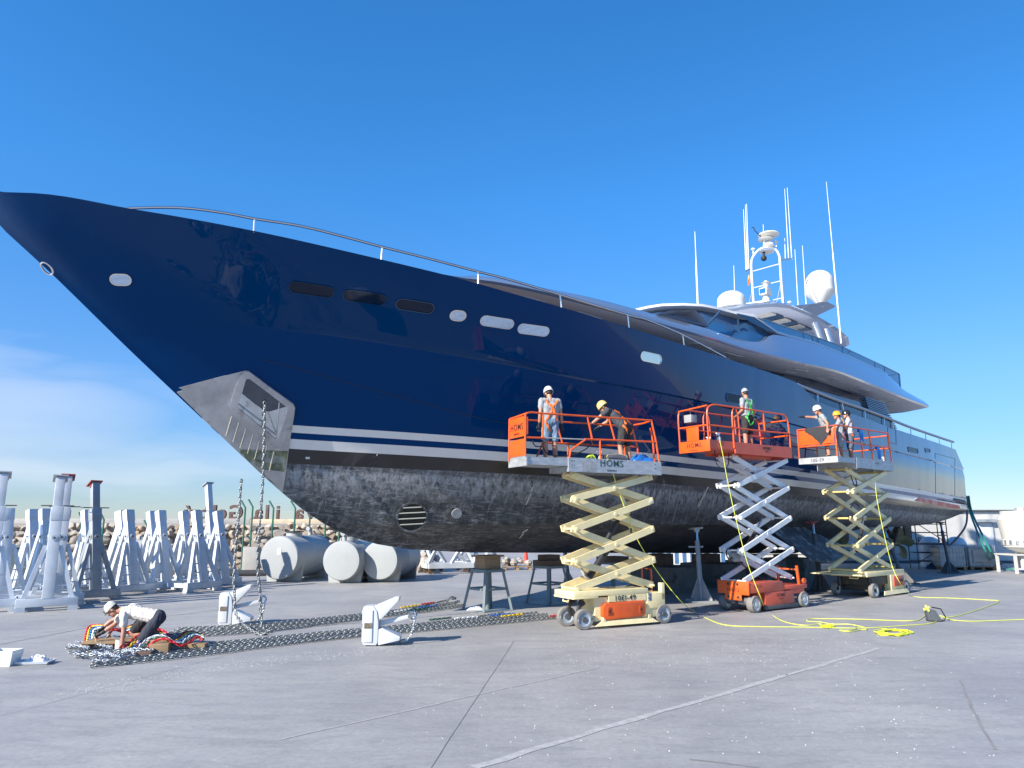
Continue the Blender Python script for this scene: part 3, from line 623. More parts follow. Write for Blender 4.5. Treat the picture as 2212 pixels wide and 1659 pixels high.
# wheelhouse: wrap-around window, roof brow
zb = 7.42
brow = [sz(*p, zb) for p in [(1385, 669), (1404, 665), (1431, 661), (1476, 659.8), (1518, 661.8), (1555, 669), (1592, 679)]]
brow = [(brow[0][0]-.05, 0), (brow[0][0]-.03, brow[0][1]*.55)]+brow
browP = [(s, b, zb) for s, b in brow]
for s in np.linspace(brow[-1][0]+.4, 17.5, 16):
    browP.append((s, f_bt(s)-.02, f_tp(s) if s > 8.2 else lerp(zb, f_tp(8.3), (s-brow[-1][0])/(8.3-brow[-1][0]))))
b = MB(); mir = lambda L: [(p[0], p[1], p[2]) for p in L]
for sd in (1, -1):
    o_ = [(s, -bb*sd, z) for s, bb, z in browP]; i_ = [(s+(.5 if bb < 3 else .1), -max(0, bb-.3)*sd, z-.03) for s, bb, z in browP]; u_ = [(s+.03, -max(0, bb-.03)*sd, z+.09) for s, bb, z in browP]; c_ = [(s+.4, -bb*.55*sd, z+.26) for s, bb, z in browP]; m_ = [(s+.6, 0, z+.33) for s, bb, z in browP]
    b.grid([i_, o_, u_, c_, m_])
b.build('wheelhouse_roof', mat('pearl_roof', (.52, .53, .55), .25, coat=.6, var=.02), yacht, smooth=True, ang=45)
f_wb = lambda s: f_bt(s)-.1 if s > 2 else f_bt(2)-.1
low_ = [(2.2, 0), (2.25, 1.6), (2.5, 2.6), (3.0, 3.4)]+[(s, f_wb(s)) for s in np.linspace(3.6, 9.0, 12)]
def resamp(L, n):
    L = [Vector(p) for p in L]; cu_ = [0.]
    for a, c in zip(L[:-1], L[1:]): cu_.append(cu_[-1]+(c-a).length)
    out = []
    for i in range(n):
        t = cu_[-1]*i/(n-1); k = 0
        while k < len(L)-2 and cu_[k+1] < t: k += 1
        out.append(L[k].lerp(L[k+1], (t-cu_[k])/max(1e-6, cu_[k+1]-cu_[k])))
    return out
b = MB()
for sd in (1, -1):
    lo = resamp([(s, -bb*sd, f_tp(max(s, 2.5))-.25) for s, bb in low_], 30)
    hi = resamp([(s+.3, -max(0, bb-.22)*sd, z-.02) for s, bb, z in browP if s < 8.9], 30); b.grid([lo, hi])
wg = mat('wheelhouse_glass', (.03, .10, .22), .03, coat=.6, var=.03)
wh = b.build('wheelhouse_window', wg, yacht, smooth=True, ang=50, fix=False)
for x1, y1, x2, y2 in ((1530, 700, 1556, 672), (1594, 690, 1600, 732)):
    p = sb(x1, y1, 3.62); q = sb(x2, y2, 3.52); w_ = MB(); w_.beam(L3(p[0], 3.62, p[1]), L3(q[0], 3.52, q[1]), .05, .05); w_.build('window_mullion', mat('mullion', (.03, .07, .12), .3), wh)
# canvas cover laced over the forward panes
cv = Zc([(330, 215), (480, 178), (600, 178), (740, 172), (800, 230), (850, 290), (890, 358), (790, 335), (640, 292), (480, 245)], 2500, 1180, .36166)
b = MB(); cc = (1488, 682); rr = []
for k in range(6): rr.append([L3(*(lambda q: (q[0], 3.66-.12*math.sin(k), q[1]))(sb(lerp(cc[0], p[0], k/5), lerp(cc[1], p[1], k/5), 3.66))) for p in dens(cv, 4)])
rr.append([(x+.0, y+.2, z) for x, y, z in rr[-1]]); b.grid(rr, close=True)
b.build('canvas_cover', mat('grey_canvas', (.17, .19, .24), .85, bump=.5, bs=9), yacht, smooth=True, ang=60)
# hardtop
ht = [(9.6, 0), (9.65, 1.2), (9.9, 2.0), (10.5, 2.55), (11.4, 2.8), (13, 2.85), (15, 2.8), (16.5, 2.65), (17.4, 2.3), (17.5, 0)]
f_hz = curve([(9.6, 8.85), (11.5, 9.02), (13.5, 9.03), (15.5, 8.95), (17.5, 8.78)])
HP = []
for i in range(len(ht)-1):
    for j in range(4): HP.append((lerp(ht[i][0], ht[i+1][0], j/4), lerp(ht[i][1], ht[i+1][1], j/4)))
HP.append(ht[-1]); b = MB()
for sd in (1, -1):
    b.grid([[(13.2, 0, f_hz(13.2)-.02)]*len(HP), [(lerp(13.2, s, .6), -bb*.6*sd, f_hz(s)-.02) for s, bb in HP], [(lerp(13.2, s, .97), -bb*.97*sd, f_hz(s)-.04) for s, bb in HP]], 1)
    b.grid([[(lerp(13.2, s, .97), -bb*.97*sd, f_hz(s)-.04) for s, bb in HP], [(s, -bb*sd, f_hz(s)+.04) for s, bb in HP], [(lerp(13.2, s, .97), -bb*.96*sd, f_hz(s)+.16) for s, bb in HP], [(lerp(13.2, s, .7), -bb*.7*sd, f_hz(s)+.42) for s, bb in HP], [(13.2, 0, f_hz(13.2)+.66)]*len(HP)], 0)
hto = b.build('hardtop', [silver, soffm], yacht, smooth=True, ang=45, fix=False)
for k in range(3):
    w_ = MB(); s0 = 11.1+k*1.15; w_.prism([(s0, -2.1, 8.93), (s0+.42, -2.1, 8.93), (s0+.42, 1.2, 8.93), (s0, 1.2, 8.93)], (0, 0, -.05)); w_.build('roof_slat', mat('slat_cream', (.72, .70, .62), .5), hto)
    w_ = MB(); w_.prism([(s0+.44, -2.1, 8.96), (s0+1.0, -2.1, 8.96), (s0+1.0, 1.2, 8.96), (s0+.44, 1.2, 8.96)], (0, 0, -.045)); w_.build('roof_opening', mat('slot_dark', (.02, .05, .11), .2), hto)
for (x1, y1, x2, y2, bb) in ((1759, 697, 1781, 745, 2.75), (1784, 712, 1800, 752, 2.9)):
    p = sb(x1, y1, bb); q = sb(x2, y2, bb+.2)
    for sd in (1, -1):
        w_ = MB(); w_.cyl((p[0], -bb*sd, p[1]), (q[0], -(bb+.2)*sd, q[1]-.25), .16, .15, 14); w_.build('hardtop_leg', mat('brushed_leg', (.5, .52, .54), .3, metal=.8), yacht, smooth=True)
pearl = mat('radome_white', (.74, .72, .66), .4, var=.03)
def yp(x, y, b): s, z = sb(x, y, b); return Vector(L3(s, b, z))
# wing that carries the aft radome
p0, p1 = yp(1715, 664, 1.6), yp(1796, 657, 2.35)
b = MB(); d = (p1-p0); 
b.prism([p0+Vector((-.5, 0, -.3)), p0+Vector((1.1, .1, -.35)), p1+Vector((.25, 0, -.1)), p1+Vector((.3, -.05, 0)), p1+Vector((-.35, 0, .02)), p0+Vector((-.6, 0, -.1))], (0, .55, .0)); b.build('radome_wing', silver, yacht, bevel=.03)
def dome(c, r, h, taper=True):
    w_ = MB(); prof = [(0, 0), (r*.35, 0), (r*.42, .04)] if taper else [(0, 0), (r*.85, 0)]
    base = h*.27 if taper else .05
    prof += [(r*1.06, base), (r*1.08, base+.05), (r, base+.07), (r, base+h*.28)]
    for k in range(1, 9): prof.append((r*math.cos(R(k*11.25)), base+h*.28+(h*.34)*math.sin(R(k*11.25))))
    prof[-1] = (0, prof[-1][1]); w_.lathe(prof, 28, c=c); o = w_.build('radome', pearl, yacht, smooth=True, ang=40)
    if taper:
        for k in range(8):
            t = R(45*k+10); rb = MB(); rb.beam(Vector(c)+Vector((r*.40*math.cos(t), r*.40*math.sin(t), .05)), Vector(c)+Vector((r*1.0*math.cos(t), r*1.0*math.sin(t), base-.02)), .04, .03); rb.build('radome_rib', pearl, o)
        rb = MB(); rb.cyl(Vector(c)-Vector((0, 0, .18)), c, .09, .09, 12); rb.build('radome_stem', pearl, o, smooth=True)
    return o
cA = yp(1773, 653, 2.1); sc = (yp(1810, 626, 2.1)-yp(1740, 626, 2.1)).length/2
dome(cA-Vector((0, 0, .05)), .57, 1.62)
cF = yp(1581, 670, 1.0); dome(cF, .53, 1.12, False)
# mast arch, seen nearly side on
mB = 1.2
def mp_(x, y, b=None): return yp(x, y, mB if b is None else b)
mw = mat('mast_white', (.78, .78, .76), .35, coat=.3, var=.03)
FL, FR = sb(1636, 659, .75), sb(1693, 660, 1.45)
def am(x, y):                                          # a point on the plane of the arch
    t = (x-1636)/57.; b_ = lerp(.75, 1.45, t); s0 = lerp(FL[0], FR[0], t); bb, zz = None, None
    o, d = shipray(x, y); tt = (s0-o[0])/d[0]; p = o+tt*d; return Vector((s0, -float(p[1]), float(p[2])))
Zm = lambda x, y: ((2850+x*.27125)/1.85172, (880+y*.27125)/1.85172)
arch = [Zm(605, 1215), Zm(592, 1030), Zm(575, 760), Zm(572, 640), Zm(590, 560), Zm(640, 485), Zm(700, 430), Zm(760, 408), Zm(830, 398), Zm(890, 410), Zm(945, 450), Zm(985, 530), Zm(995, 620), Zm(1012, 880), Zm(1030, 1100), Zm(1045, 1265)]
mast = MB(); mast.tube(smoothpath([am(*p) for p in arch], 4), .046, 10); mast.build('mast_arch', mw, yacht, smooth=True)
for a_, c_ in (((592, 758), (985, 648)), ((608, 1000), (760, 965)), ((835, 942), (1010, 898)), ((880, 1185), (1030, 1150))):
    w_ = MB(); w_.tube([am(*Zm(*a_)), am(*Zm(*c_))], .022, 6); w_.build('mast_rung', mw, yacht, smooth=True)
def ant(x0, y0, x1, y1, r=.02, m=None, name='whip_antenna'):
    a_, c_ = Zm(x0, y0), Zm(x1, y1); P, Q = am(*a_), am(*c_); Q = Vector((P.x+.1*(Q.x-P.x), Q.y, Q.z)); w_ = MB(); w_.cyl(P, Q, r, r*.45, 8); w_.build(name, m or mw, yacht, smooth=True)
for v in ((495, 735, 435, -170), (512, 730, 470, -235), (535, 720, 486, -250), (1075, 565, 1058, 265), (1122, 560, 1035, -480), (1168, 555, 1068, -500), (757, 400, 742, 60), (1262, 1255, 1190, 418), (1380, 1240, 1298, 362), (333, 1290, 302, 665)): ant(*v, r=.019)
w_ = MB(); w_.tube([am(*Zm(492, 765)), am(*Zm(570, 715))], .03, 6); w_.tube([am(*Zm(1008, 590)), am(*Zm(1180, 568))], .03, 6); w_.build('antenna_bracket', steel, yacht, smooth=True)
w_ = MB(); w_.tube([am(*Zm(598, 488)), am(*Zm(650, 475))], .02, 6); w_.tube([am(*Zm(890, 400)), am(*Zm(945, 378))], .02, 6)
for q in ((598, 440), (937, 325), (1135, 1222), (1008, 1250)):
    c_ = am(*Zm(*q)); w_.lathe([(0, -.02), (.09, 0), (.07, .06), (0, .08)], 12, c=c_); w_.cyl(c_-Vector((0, 0, .22)), c_, .018, n=6)
w_.build('gps_receiver', pearl, yacht, smooth=True)
for (x, y), r, hh in (((830, 225), .42, .1), ((780, 290), .3, .04), ((838, 380), .19, .17), ((800, 470), .3, .03)):
    w_ = MB(); c_ = am(*Zm(x, y)); w_.lathe([(0, -hh*.4), (r*.5, -hh*.4), (r, 0), (r*.97, hh*.4), (r*.6, hh*.8), (0, hh)], 24, c=c_); w_.build('radar_dish', pearl, yacht, smooth=True)
w_ = MB(); w_.cyl(am(*Zm(757, 440)), am(*Zm(757, 530)), .05, n=8); w_.ball(am(*Zm(757, 565)), .12); w_.build('mast_camera', black, yacht, smooth=True)
w_ = MB(); w_.tube([am(*Zm(712, 245)), am(*Zm(620, 150)), am(*Zm(612, 115)), am(*Zm(578, 105))], .02, 5); w_.build('wind_vane', black, yacht); w_ = MB(); w_.cyl(am(*Zm(765, 300)), am(*Zm(762, 400)), .045, n=8); w_.build('mast_pole', mw, yacht, smooth=True)
w_ = MB(); c_ = am(*Zm(785, 1065)); w_.beam(c_+Vector((-.24, 0, 0)), c_+Vector((.2, 0, 0)), .34, .3); w_.cyl(c_-Vector((0, 0, .45)), c_-Vector((0, 0, .1)), .18, .09, 12)
slt = w_.build('searchlight', pearl, yacht, bevel=.04); w_ = MB(); w_.beam(c_+Vector((-.25, 0, 0)), c_+Vector((-.262, 0, 0)), .26, .2); w_.build('lens', mirror, slt)
w_ = MB(); a_, c_ = am(*Zm(455, 1262)), am(*Zm(840, 1195)); w_.beam(a_, c_, .14, .14); w_.build('radar_bar', pearl, yacht, bevel=.03)
w_ = MB(); c_ = am(*Zm(785, 930)); w_.lathe([(0, -.16), (.09, -.16), (.11, -.03), (.2, 0), (.1, .04), (.05, .1), (0, .12)], 14, c=c_); w_.build('mast_horn', pearl, yacht, smooth=True)
w_ = MB(); w_.tube([am(*Zm(590, 1035)), am(*Zm(540, 1225))], .018, 5); w_.tube([am(*Zm(1015, 905)), am(*Zm(940, 1255))], .018, 5); w_.tube([am(*Zm(1072, 600)), am(*Zm(1062, 1225))], .008, 4); w_.build('mast_stay', mat('dark_stay', (.05, .08, .12), .4), yacht)
w_ = MB(); fl = [am(*Zm(*q)) for q in ((540, 800), (556, 860), (560, 910), (545, 950), (528, 965), (522, 900), (528, 840))]; w_.prism(fl, (.0, .012, 0)); w_.build('courtesy_flag', mat('red_yellow_flag', (.7, .10, .04), .7, var=.05, dirt=(.75, .55, .08), ds=5, dth=.5), yacht)
# long whip aerials beside the hardtop and over the wheelhouse
for (x0, y0, x1, y1, b0) in ((1817, 742, 1785, 393, 2.9), (1507.5, 659, 1501, 500, 2.3)):
    P, Q = yp(x0, y0, b0), yp(x1, y1, b0); w_ = MB(); m1 = P.lerp(Q, .55); w_.cyl(P, m1, .032, .028, 8); w_.cyl(m1, Q, .018, .008, 8); w_.build('whip_antenna', mw, yacht, smooth=True)
# louvre blades at the after end of the side deck
for k in range(13):
    t = k/12; xa, ya = lerp(980, 1075, t), lerp(757, 1098, t); xb, yb = lerp(1285, 1480, t), lerp(850, 1238, t)
    a_ = Zc([(xa, ya), (xb, yb)], 3200, 1400, .25316); P, Q = yp(*a_[0], 3.78), yp(*a_[1], 3.78); w_ = MB(); w_.beam(P, Q, .26, .035); w_.build('louvre_blade', mat('louvre', (.15, .22, .30), .3, metal=.5), yacht)
# swim platform gear at the transom, fenders and exhaust boxes
w_ = MB(); q = yp(2078, 1084, 3.7); w_.tube([q+Vector((-1.4, 0, .05)), q+Vector((.1, -.05, 0)), q+Vector((.5, .2, 0)), q+Vector((.55, 2, 0))], .09, 8); w_.build('fender_bar', darkgrey, yacht, smooth=True)
hullpatch('primer_patch', dens(Zs([(1300, 1285), (1660, 1355), (1668, 1368), (1650, 1305), (1500, 1272), (1340, 1240)])[0:0] or [(1985, 1074), (2072, 1092), (2074, 1098), (2066, 1099), (1975, 1082)], 3), .006, mat('red_primer', (.55, .12, .09), .5, dirt=(.66, .4, .36), ds=3, dth=.5))
# stabiliser fin, propeller, shaft, rudder
fin = MB(); F0 = [Vector(L3(8.0, 3.1, .95)), Vector(L3(10.2, 3.1, .98)), Vector(L3(11.6, 4.3, .1)), Vector(L3(10.2, 4.45, -.22)), Vector(L3(8.6, 4.3, -.12))]
fin.prism(F0, (.02, .1, .14)); fin.build('stabiliser_fin', mat('fin_grey', (.07, .08, .09), .6, dirt=(.28, .31, .33), ds=3, dth=.5, bump=.3), yacht, bevel=.04)
bronze = mat('bronze_propeller', (.30, .32, .20), .5, metal=.2, var=.3, dirt=(.22, .24, .17), ds=4, dth=.55)
def propeller(s, b_, z):
    pr = MB(); pr.lathe([(0, -.3), (.08, -.28), (.14, -.1), (.15, .15), (.10, .3), (0, .36)], 16, c=(s, -b_, z), ax='x'); hub = pr.build('propeller', bronze, yacht, smooth=True)
    for k in range(5):
        a0 = R(72*k+20); rr = []
        for i in range(9):
            t = i/8; r = .12+.64*t; ch = .40*math.sin(math.pi*min(1, .18+t*.8))**.6*(1-.15*t); tw = lerp(.9, .35, t); row = []
            for j in range(7):
                u = (j/6-.5)*2; sk = .18*t*t; an = a0+sk+u*min(.62, ch/r*.9*math.cos(tw)); row.append((s+u*ch*math.sin(tw), -b_+r*math.cos(an), z+r*math.sin(an)))
            rr.append(row)
        bl = MB(); bl.grid(rr); bl.grid([[(x+.025, y, z_) for x, y, z_ in r] for r in rr]); bl.build('blade', bronze, hub, smooth=True, fix=False)
    sh_ = MB(); sh_.cyl((s-4.2, -b_, z+.85), (s-.2, -b_, z+.03), .06, .06, 12); sh_.build('shaft', bronze, yacht, smooth=True)
    st_ = MB(); st_.beam((s-.45, -b_, z+.05), (s-.5, -b_+.35, z+.95), .12, .2); st_.beam((s-.45, -b_, z+.05), (s-.5, -b_-.35, z+.95), .12, .2); st_.build('shaft_strut', foul, yacht)
    ru = MB(); ru.prism([(s+.9, -b_-.05, z+1.15), (s+1.9, -b_-.05, z+1.2), (s+1.8, -b_-.05, z+.1), (s+1.1, -b_-.05, z-.1)], (0, .1, 0)); ru.build('rudder', foul, yacht, bevel=.03)
pz = yp(1937, 1173, 1.5); propeller(pz.x, 1.5, pz.z); propeller(pz.x, -1.5, pz.z)
# ------------------------------------------------------------------ people
def capsule(g, p, q, r0, r1, n=12):
    p, q = Vector(p), Vector(q)
    if (q-p).length > 1e-4: g.cyl(p, q, r0, r1, n)
    g.ball(p, r0, n); g.ball(q, r1, n)
def fuse(name, prims, vox, m, parent, it=2, noise=0.):
    g = MB()
    for k in prims:
        if k[0] == 'c': capsule(g, *k[1:])
        else:
            c, r, M3 = k[1], k[2], (k[3] if len(k) > 3 else None); s = MB(); s.ball((0, 0, 0), 1, 16, sc=r)
            g.add([Vector(c)+((M3 @ Vector(v)) if M3 is not None else Vector(v)) for v in s.v], s.f)
    o = g.build(name, m, None, fix=False); md = o.modifiers.new('r', 'REMESH'); md.mode = 'VOXEL'; md.voxel_size = vox
    bpy.context.view_layer.update(); me = bpy.data.meshes.new_from_object(o.evaluated_get(bpy.context.evaluated_depsgraph_get())); old = o.data; o.modifiers.clear(); o.data = me; bpy.data.meshes.remove(old)
    bm = bmesh.new(); bm.from_mesh(me)
    for i in range(it): bmesh.ops.smooth_vert(bm, verts=bm.verts, factor=.5, use_axis_x=True, use_axis_y=True, use_axis_z=True)
    if noise:
        from mathutils import noise as nz_
        for v in bm.verts: v.co += v.normal*noise*(nz_.noise(Vector((v.co.x*22, v.co.y*22, v.co.z*9)))-.1) if v.normal.length else Vector()
    bm.to_mesh(me); bm.free(); me.polygons.foreach_set('use_smooth', [True]*len(me.polygons)); me.name = name
    if not me.materials: me.materials.append(m)
    o.parent = parent; return o
skin = mat('tanned_skin', (.46, .22, .14), .5, var=.1, vs=14)
hairm = mat('dark_hair', (.03, .02, .015), .7); glovem = mat('black_glove', (.02, .022, .025), .6); soot = mat('dark_shoe', (.015, .015, .018), .7)
def hand_prims(w, d, side, up, curl=.5, k=1.):
    d = Vector(d).normalized(); up = Vector(up); up = (up-d*up.dot(d)).normalized(); lat = d.cross(up)*side; w = Vector(w); P = []
    palm = w+d*.05; P.append(('c', w+d*.02, palm+d*.03, .024*k, .027*k)); P.append(('c', w+d*.035+lat*.018, palm+d*.03+lat*.025, .017*k, .016*k)); P.append(('c', w+d*.035-lat*.018, palm+d*.03-lat*.025, .017*k, .016*k))
    for i, L in enumerate((.062, .074, .078, .068)):
        r0 = palm+d*.035+lat*(-.030+.020*i)
        d1 = (d-up*curl*.5).normalized(); d2 = (d-up*curl*1.6).normalized(); m_ = r0+d1*L*.55; P += [('c', r0, m_, .0092*k, .0088*k), ('c', m_, m_+d2*L*.5, .0088*k, .0078*k)]
    t0 = w+d*.035+lat*.028; t1 = t0+(d*.5+lat*.8-up*.3).normalized()*.038; P += [('c', t0, t1, .0125*k, .0105*k), ('c', t1, t1+(d*.9+lat*.2-up*.4).normalized()*.030, .0105*k, .009*k)]
    return P
def human(label, loc, rz, J, top, legs, headgear=None, gloves=(), harness=None, shoes=soot, cat='person', group=None, grow=1., hair=True, sleeve=.5, hem=.78, socks=None, topv=None):
    root = thing('person', label, cat, loc, rz, group); root.scale = (grow,)*3
    V = {k: Vector(v) for k, v in J.items() if k != 'curl'}
    shl, shr = V['shl'], V['shr']; lat = (shr-shl).normalized(); pel = V['pelvis']; chest = V['chest']; neck = V['neck']; head = V['head']
    hlat = (V['hipr']-V['hipl']).normalized(); face = Vector(J.get('face', (0, 1, 0))).normalized(); hup = (head-neck).normalized(); hup = (hup-face*hup.dot(face)).normalized(); hs_ = face.cross(hup)
    M3 = Matrix((hs_, face, hup)).transposed()
    hp = lambda a, b, c: head+hs_*a+face*b+hup*c
    P = [('e', hp(0, -.012, .025), (.076, .094, .098), M3), ('e', hp(0, .022, -.05), (.056, .066, .065), M3), ('c', neck-hup*.03, hp(0, -.02, -.05), .058, .052),
         ('c', hp(0, .083, -.005), hp(0, .104, -.028), .010, .014), ('c', hp(-.02, .078, -.088), hp(.02, .078, -.088), .016, .016), ('e', hp(.077, -.01, -.01), (.012, .022, .034), M3), ('e', hp(-.077, -.01, -.01), (.012, .022, .034), M3)]
    for s_, e_, w_ in (('shl', 'ell', 'wrl'), ('shr', 'elr', 'wrr')):
        a, b, c = V[s_], V[e_], V[w_]; mu = a.lerp(b, .4); mf = b.lerp(c, .3)
        P += [('c', a, mu, .056, .050), ('c', mu, b, .050, .039), ('c', b, mf, .041, .042), ('c', mf, c, .042, .027)]
    for h_, k_, a_, t_ in (('hipl', 'knl', 'anl', 'tol'), ('hipr', 'knr', 'anr', 'tor')):
        a, b, c, t = V[h_], V[k_], V[a_], V[t_]; mc = b.lerp(c, .33)+(Vector((0, 0, 0)))
        P += [('c', a, b, .088, .058), ('c', b, mc, .056, .060), ('c', mc, c, .060, .036), ('c', c, t, .036, .026)]
    c0, c1 = chest-lat*.085, chest+lat*.085; p0, p1 = pel-hlat*.075, pel+hlat*.075; mid = (pel+chest)/2
    P += [('c', shl, shr, .055, .055), ('c', c0, c1, .10, .10), ('c', c0, p0, .095, .10), ('c', c1, p1, .095, .10), ('c', p0, p1, .105, .105), ('c', chest, neck, .07, .055)]
    for sd, s_, w_, e_ in ((-1, 'l', 'wrl', 'ell'), (1, 'r', 'wrr', 'elr')):
        P += hand_prims(V[w_], J.get('hd'+s_, V[w_]-V[e_]), sd, J.get('hu'+s_, (0, 0, 1)), J.get('curl', .5))
    fuse('body', P, .0085, skin, root, 1)
    for s_ in (-1, 1):
        g = MB(); g.ball(hp(s_*.030, .084, .008), .011, 8); g.build('eye', mat('eye_white', (.6, .6, .58), .2), root, smooth=True)
    g = MB(); g.beam(hp(-.02, .094, -.062), hp(.02, .094, -.062), .006, .006, up=tuple(hup)); g.build('mouth', mat('lip', (.28, .09, .07), .5), root)
    T_ = [('c', shl+lat*.01, shr-lat*.01, .074, .074), ('c', c0, c1, .122, .122), ('c', c0, p0+(chest-pel)*.12, .115, .122), ('c', c1, p1+(chest-pel)*.12, .115, .122), ('c', mid-lat*.05, mid+lat*.05, .12, .12), ('c', chest, neck-(neck-chest)*.12, .09, .066), ('c', p0+(chest-pel)*.05, p1+(chest-pel)*.05, .125, .125)]
    for s_, e_ in (('shl', 'ell'), ('shr', 'elr')): a, b = V[s_], V[e_]; T_ += [('c', a, a.lerp(b, sleeve), .074, .066)]
    shirt = fuse('shirt', T_, .012, top, root, 3, noise=.012)
    G_ = [('c', p0, p1, .132, .132)]
    for h_, k_ in (('hipl', 'knl'), ('hipr', 'knr')): a, b = V[h_], V[k_]; G_ += [('c', a, a.lerp(b, hem-.1), .112, .098), ('c', a.lerp(b, hem-.12), a.lerp(b, hem), .098, .094)]
    shorts = fuse('shorts', G_, .012, legs, root, 3, noise=.012)
    for a_, t_, k_ in (('anl', 'tol', 'knl'), ('anr', 'tor', 'knr')):
        a, t, kk = V[a_], V[t_], V[k_]; leg = (kk-a).normalized(); d = (t-a); s_ = [('c', a+leg*.03, a, .052, .052), ('c', a-leg*.015, t, .050, .042), ('c', a-d*.25-leg*.02, a-leg*.03, .040, .046), ('c', a.lerp(t, .6)-leg*.012, t+d*.15, .044, .036)]
        sh_ = fuse('shoe', s_, .011, shoes, root, 1)
        if socks: fuse('sock', [('c', a+leg*.02, a+leg*.13, .045, .05)], .012, socks, root, 1)
    if hair: fuse('hair', [('e', hp(0, -.028, .040), (.082, .090, .094), M3), ('e', hp(0, -.055, -.01), (.068, .052, .06), M3)], .01, hairm, root, 1)
    for s_ in gloves:
        w_, e_ = V['wr'+s_], V['el'+s_]; fuse('glove', [('c', w_, w_.lerp(e_, .16), .034, .036)]+hand_prims(w_, J.get('hd'+s_, w_-e_), -1 if s_ == 'l' else 1, J.get('hu'+s_, (0, 0, 1)), J.get('curl', .5), 1.25), .008, glovem if gloves is not None else glovem, root, 1)
    if headgear:
        kind, hm = headgear
        if kind == 'helmet':
            g = MB(); pr = [(.001, .135), (.05, .128), (.088, .10), (.108, .055), (.115, .01), (.117, -.015), (.108, -.018), (.10, .03)]; g.lathe(pr, 28)
            hv = [hp(v[0]*.93, v[1]*1.12-.012, v[2]*1.02+.03) for v in g.v]; g.v = [tuple(v) for v in hv]; he = g.build('helmet', hm, root, smooth=True, ang=60)
            for i in range(3):
                for s_ in (-1, 1):
                    q = MB(); c_ = hp(s_*.085, -.02+.03*i, .105); q.beam(c_-hup*.006, c_+hup*.02, .02, .008, up=tuple(face)); q.build('vent', mat('vent_dark', (.02, .02, .02), .6), he)
            for s_ in (-1, 1):
                q = MB(); q.tube([hp(s_*.095, -.01, .02), hp(s_*.075, .03, -.06), hp(0, .06, -.118)], .005, 5); q.build('chin_strap', mat('strap_dark', (.03, .03, .03), .6), he)
        else:
            g = MB(); g.lathe([(.001, .112), (.05, .105), (.08, .075), (.092, .03), (.094, -.005), (.09, -.006), (.086, .03)], 26)
            g.v = [tuple(hp(v[0]*.95, v[1]*1.14-.012, v[2]*1.05+.035)) for v in g.v]; ca = g.build('cap', hm, root, smooth=True, ang=60)
            q = MB(); R1 = [hp(.075*math.cos(t), .078+.075*math.sin(t), .035-.01*math.sin(t)) for t in [R(12*i) for i in range(16)]]; q.grid([R1, [v+hup*.006 for v in R1]]); q.add(R1, [tuple(range(16))]); q.add([v+hup*.006 for v in R1], [tuple(range(16))]); q.build('peak', hm, ca)
    if harness:
        hm, straps = harness; bm = bmesh.new()
        for ob in (shirt, shorts): bm.from_mesh(ob.data)
        bt = BVHTree.FromBMesh(bm); bm.free()
        for st in straps:
            pts = smoothpath([Vector(p) for p in st], 6); Q = []; N = []
            for p in pts:
                h, n, i, d_ = bt.find_nearest(p)
                if n.dot(p-h) < 0 and (p-h).length > .03: n = (p-h).normalized()
                Q.append(h+n*.012); N.append(n)
            g = MB(); g.tube(Q, .024, 8, flat=.22, upv=N); g.build('harness_strap', hm, root, smooth=True)
    return root
def pose(**k):
    J = dict(pelvis=(0, 0, .97), chest=(0, .01, 1.29), neck=(0, 0, 1.47), head=(0, .03, 1.62), shl=(-.175, 0, 1.42), shr=(.175, 0, 1.42), ell=(-.235, -.03, 1.14), elr=(.235, -.03, 1.14), wrl=(-.25, .04, .90), wrr=(.25, .04, .90),
             hipl=(-.09, 0, .93), hipr=(.09, 0, .93), knl=(-.11, .02, .50), knr=(.11, .02, .50), anl=(-.12, 0, .09), anr=(.12, 0, .09), tol=(-.14, .15, .035), tor=(.14, .15, .035), face=(0, 1, -.1))
    J.update(k); return J
XB = [[(-.13, -.12, 1.44), (-.05, -.16, 1.33), (0, -.17, 1.25), (.06, -.16, 1.12), (.13, -.10, .98)], [(.13, -.12, 1.44), (.05, -.16, 1.33), (0, -.17, 1.25), (-.06, -.16, 1.12), (-.13, -.10, .98)],
      [(-.16, -.06, .98), (-.12, -.14, .86), (-.04, -.14, .78), (-.02, -.05, .76)], [(.16, -.06, .98), (.12, -.14, .86), (.04, -.14, .78), (.02, -.05, .76)]]
# ------------------------------------------------------------------ scissor lifts
inkm = mat('ink_black', (.015, .02, .022), .5); inkg = mat('ink_green_grey', (.03, .07, .065), .5)
hyd = mat('hydraulic_black', (.025, .025, .028), .4)
def wheel(par, x, y, r, w, rimm, hubm=black, turn=0.):
    e = MB(); M = Matrix.Translation((x, y, r)) @ Matrix.Rotation(turn, 4, 'Z'); 
    def tf(g): g.v = [tuple(M @ Vector(v)) for v in g.v]; return g
    e.lathe([(r*.70, -w/2), (r*.94, -w/2), (r, -w*.36), (r, w*.36), (r*.94, w/2), (r*.70, w/2)], 28, ax='y', cap=False); e.grid([[(r*.70*math.cos(R(i*12)), y_, r*.70*math.sin(R(i*12))) for i in range(31)] for y_ in (-w/2, w/2)]); t = tf(e).build('wheel', tyre, par, smooth=True, ang=30)
    e = MB(); e.lathe([(0, -w*.30), (r*.5, -w*.30), (r*.6, -w*.42), (r*.70, -w*.44), (r*.70, w*.44), (r*.6, w*.42), (r*.5, w*.3), (0, w*.3)], 28, ax='y'); tf(e).build('rim', rimm, t, smooth=True, ang=30)
    e = MB(); e.lathe([(0, -w*.5), (r*.26, -w*.48), (r*.30, -w*.3), (r*.3, w*.3), (0, w*.45)], 18, ax='y'); tf(e).build('hub', hubm, t, smooth=True, ang=30); return t
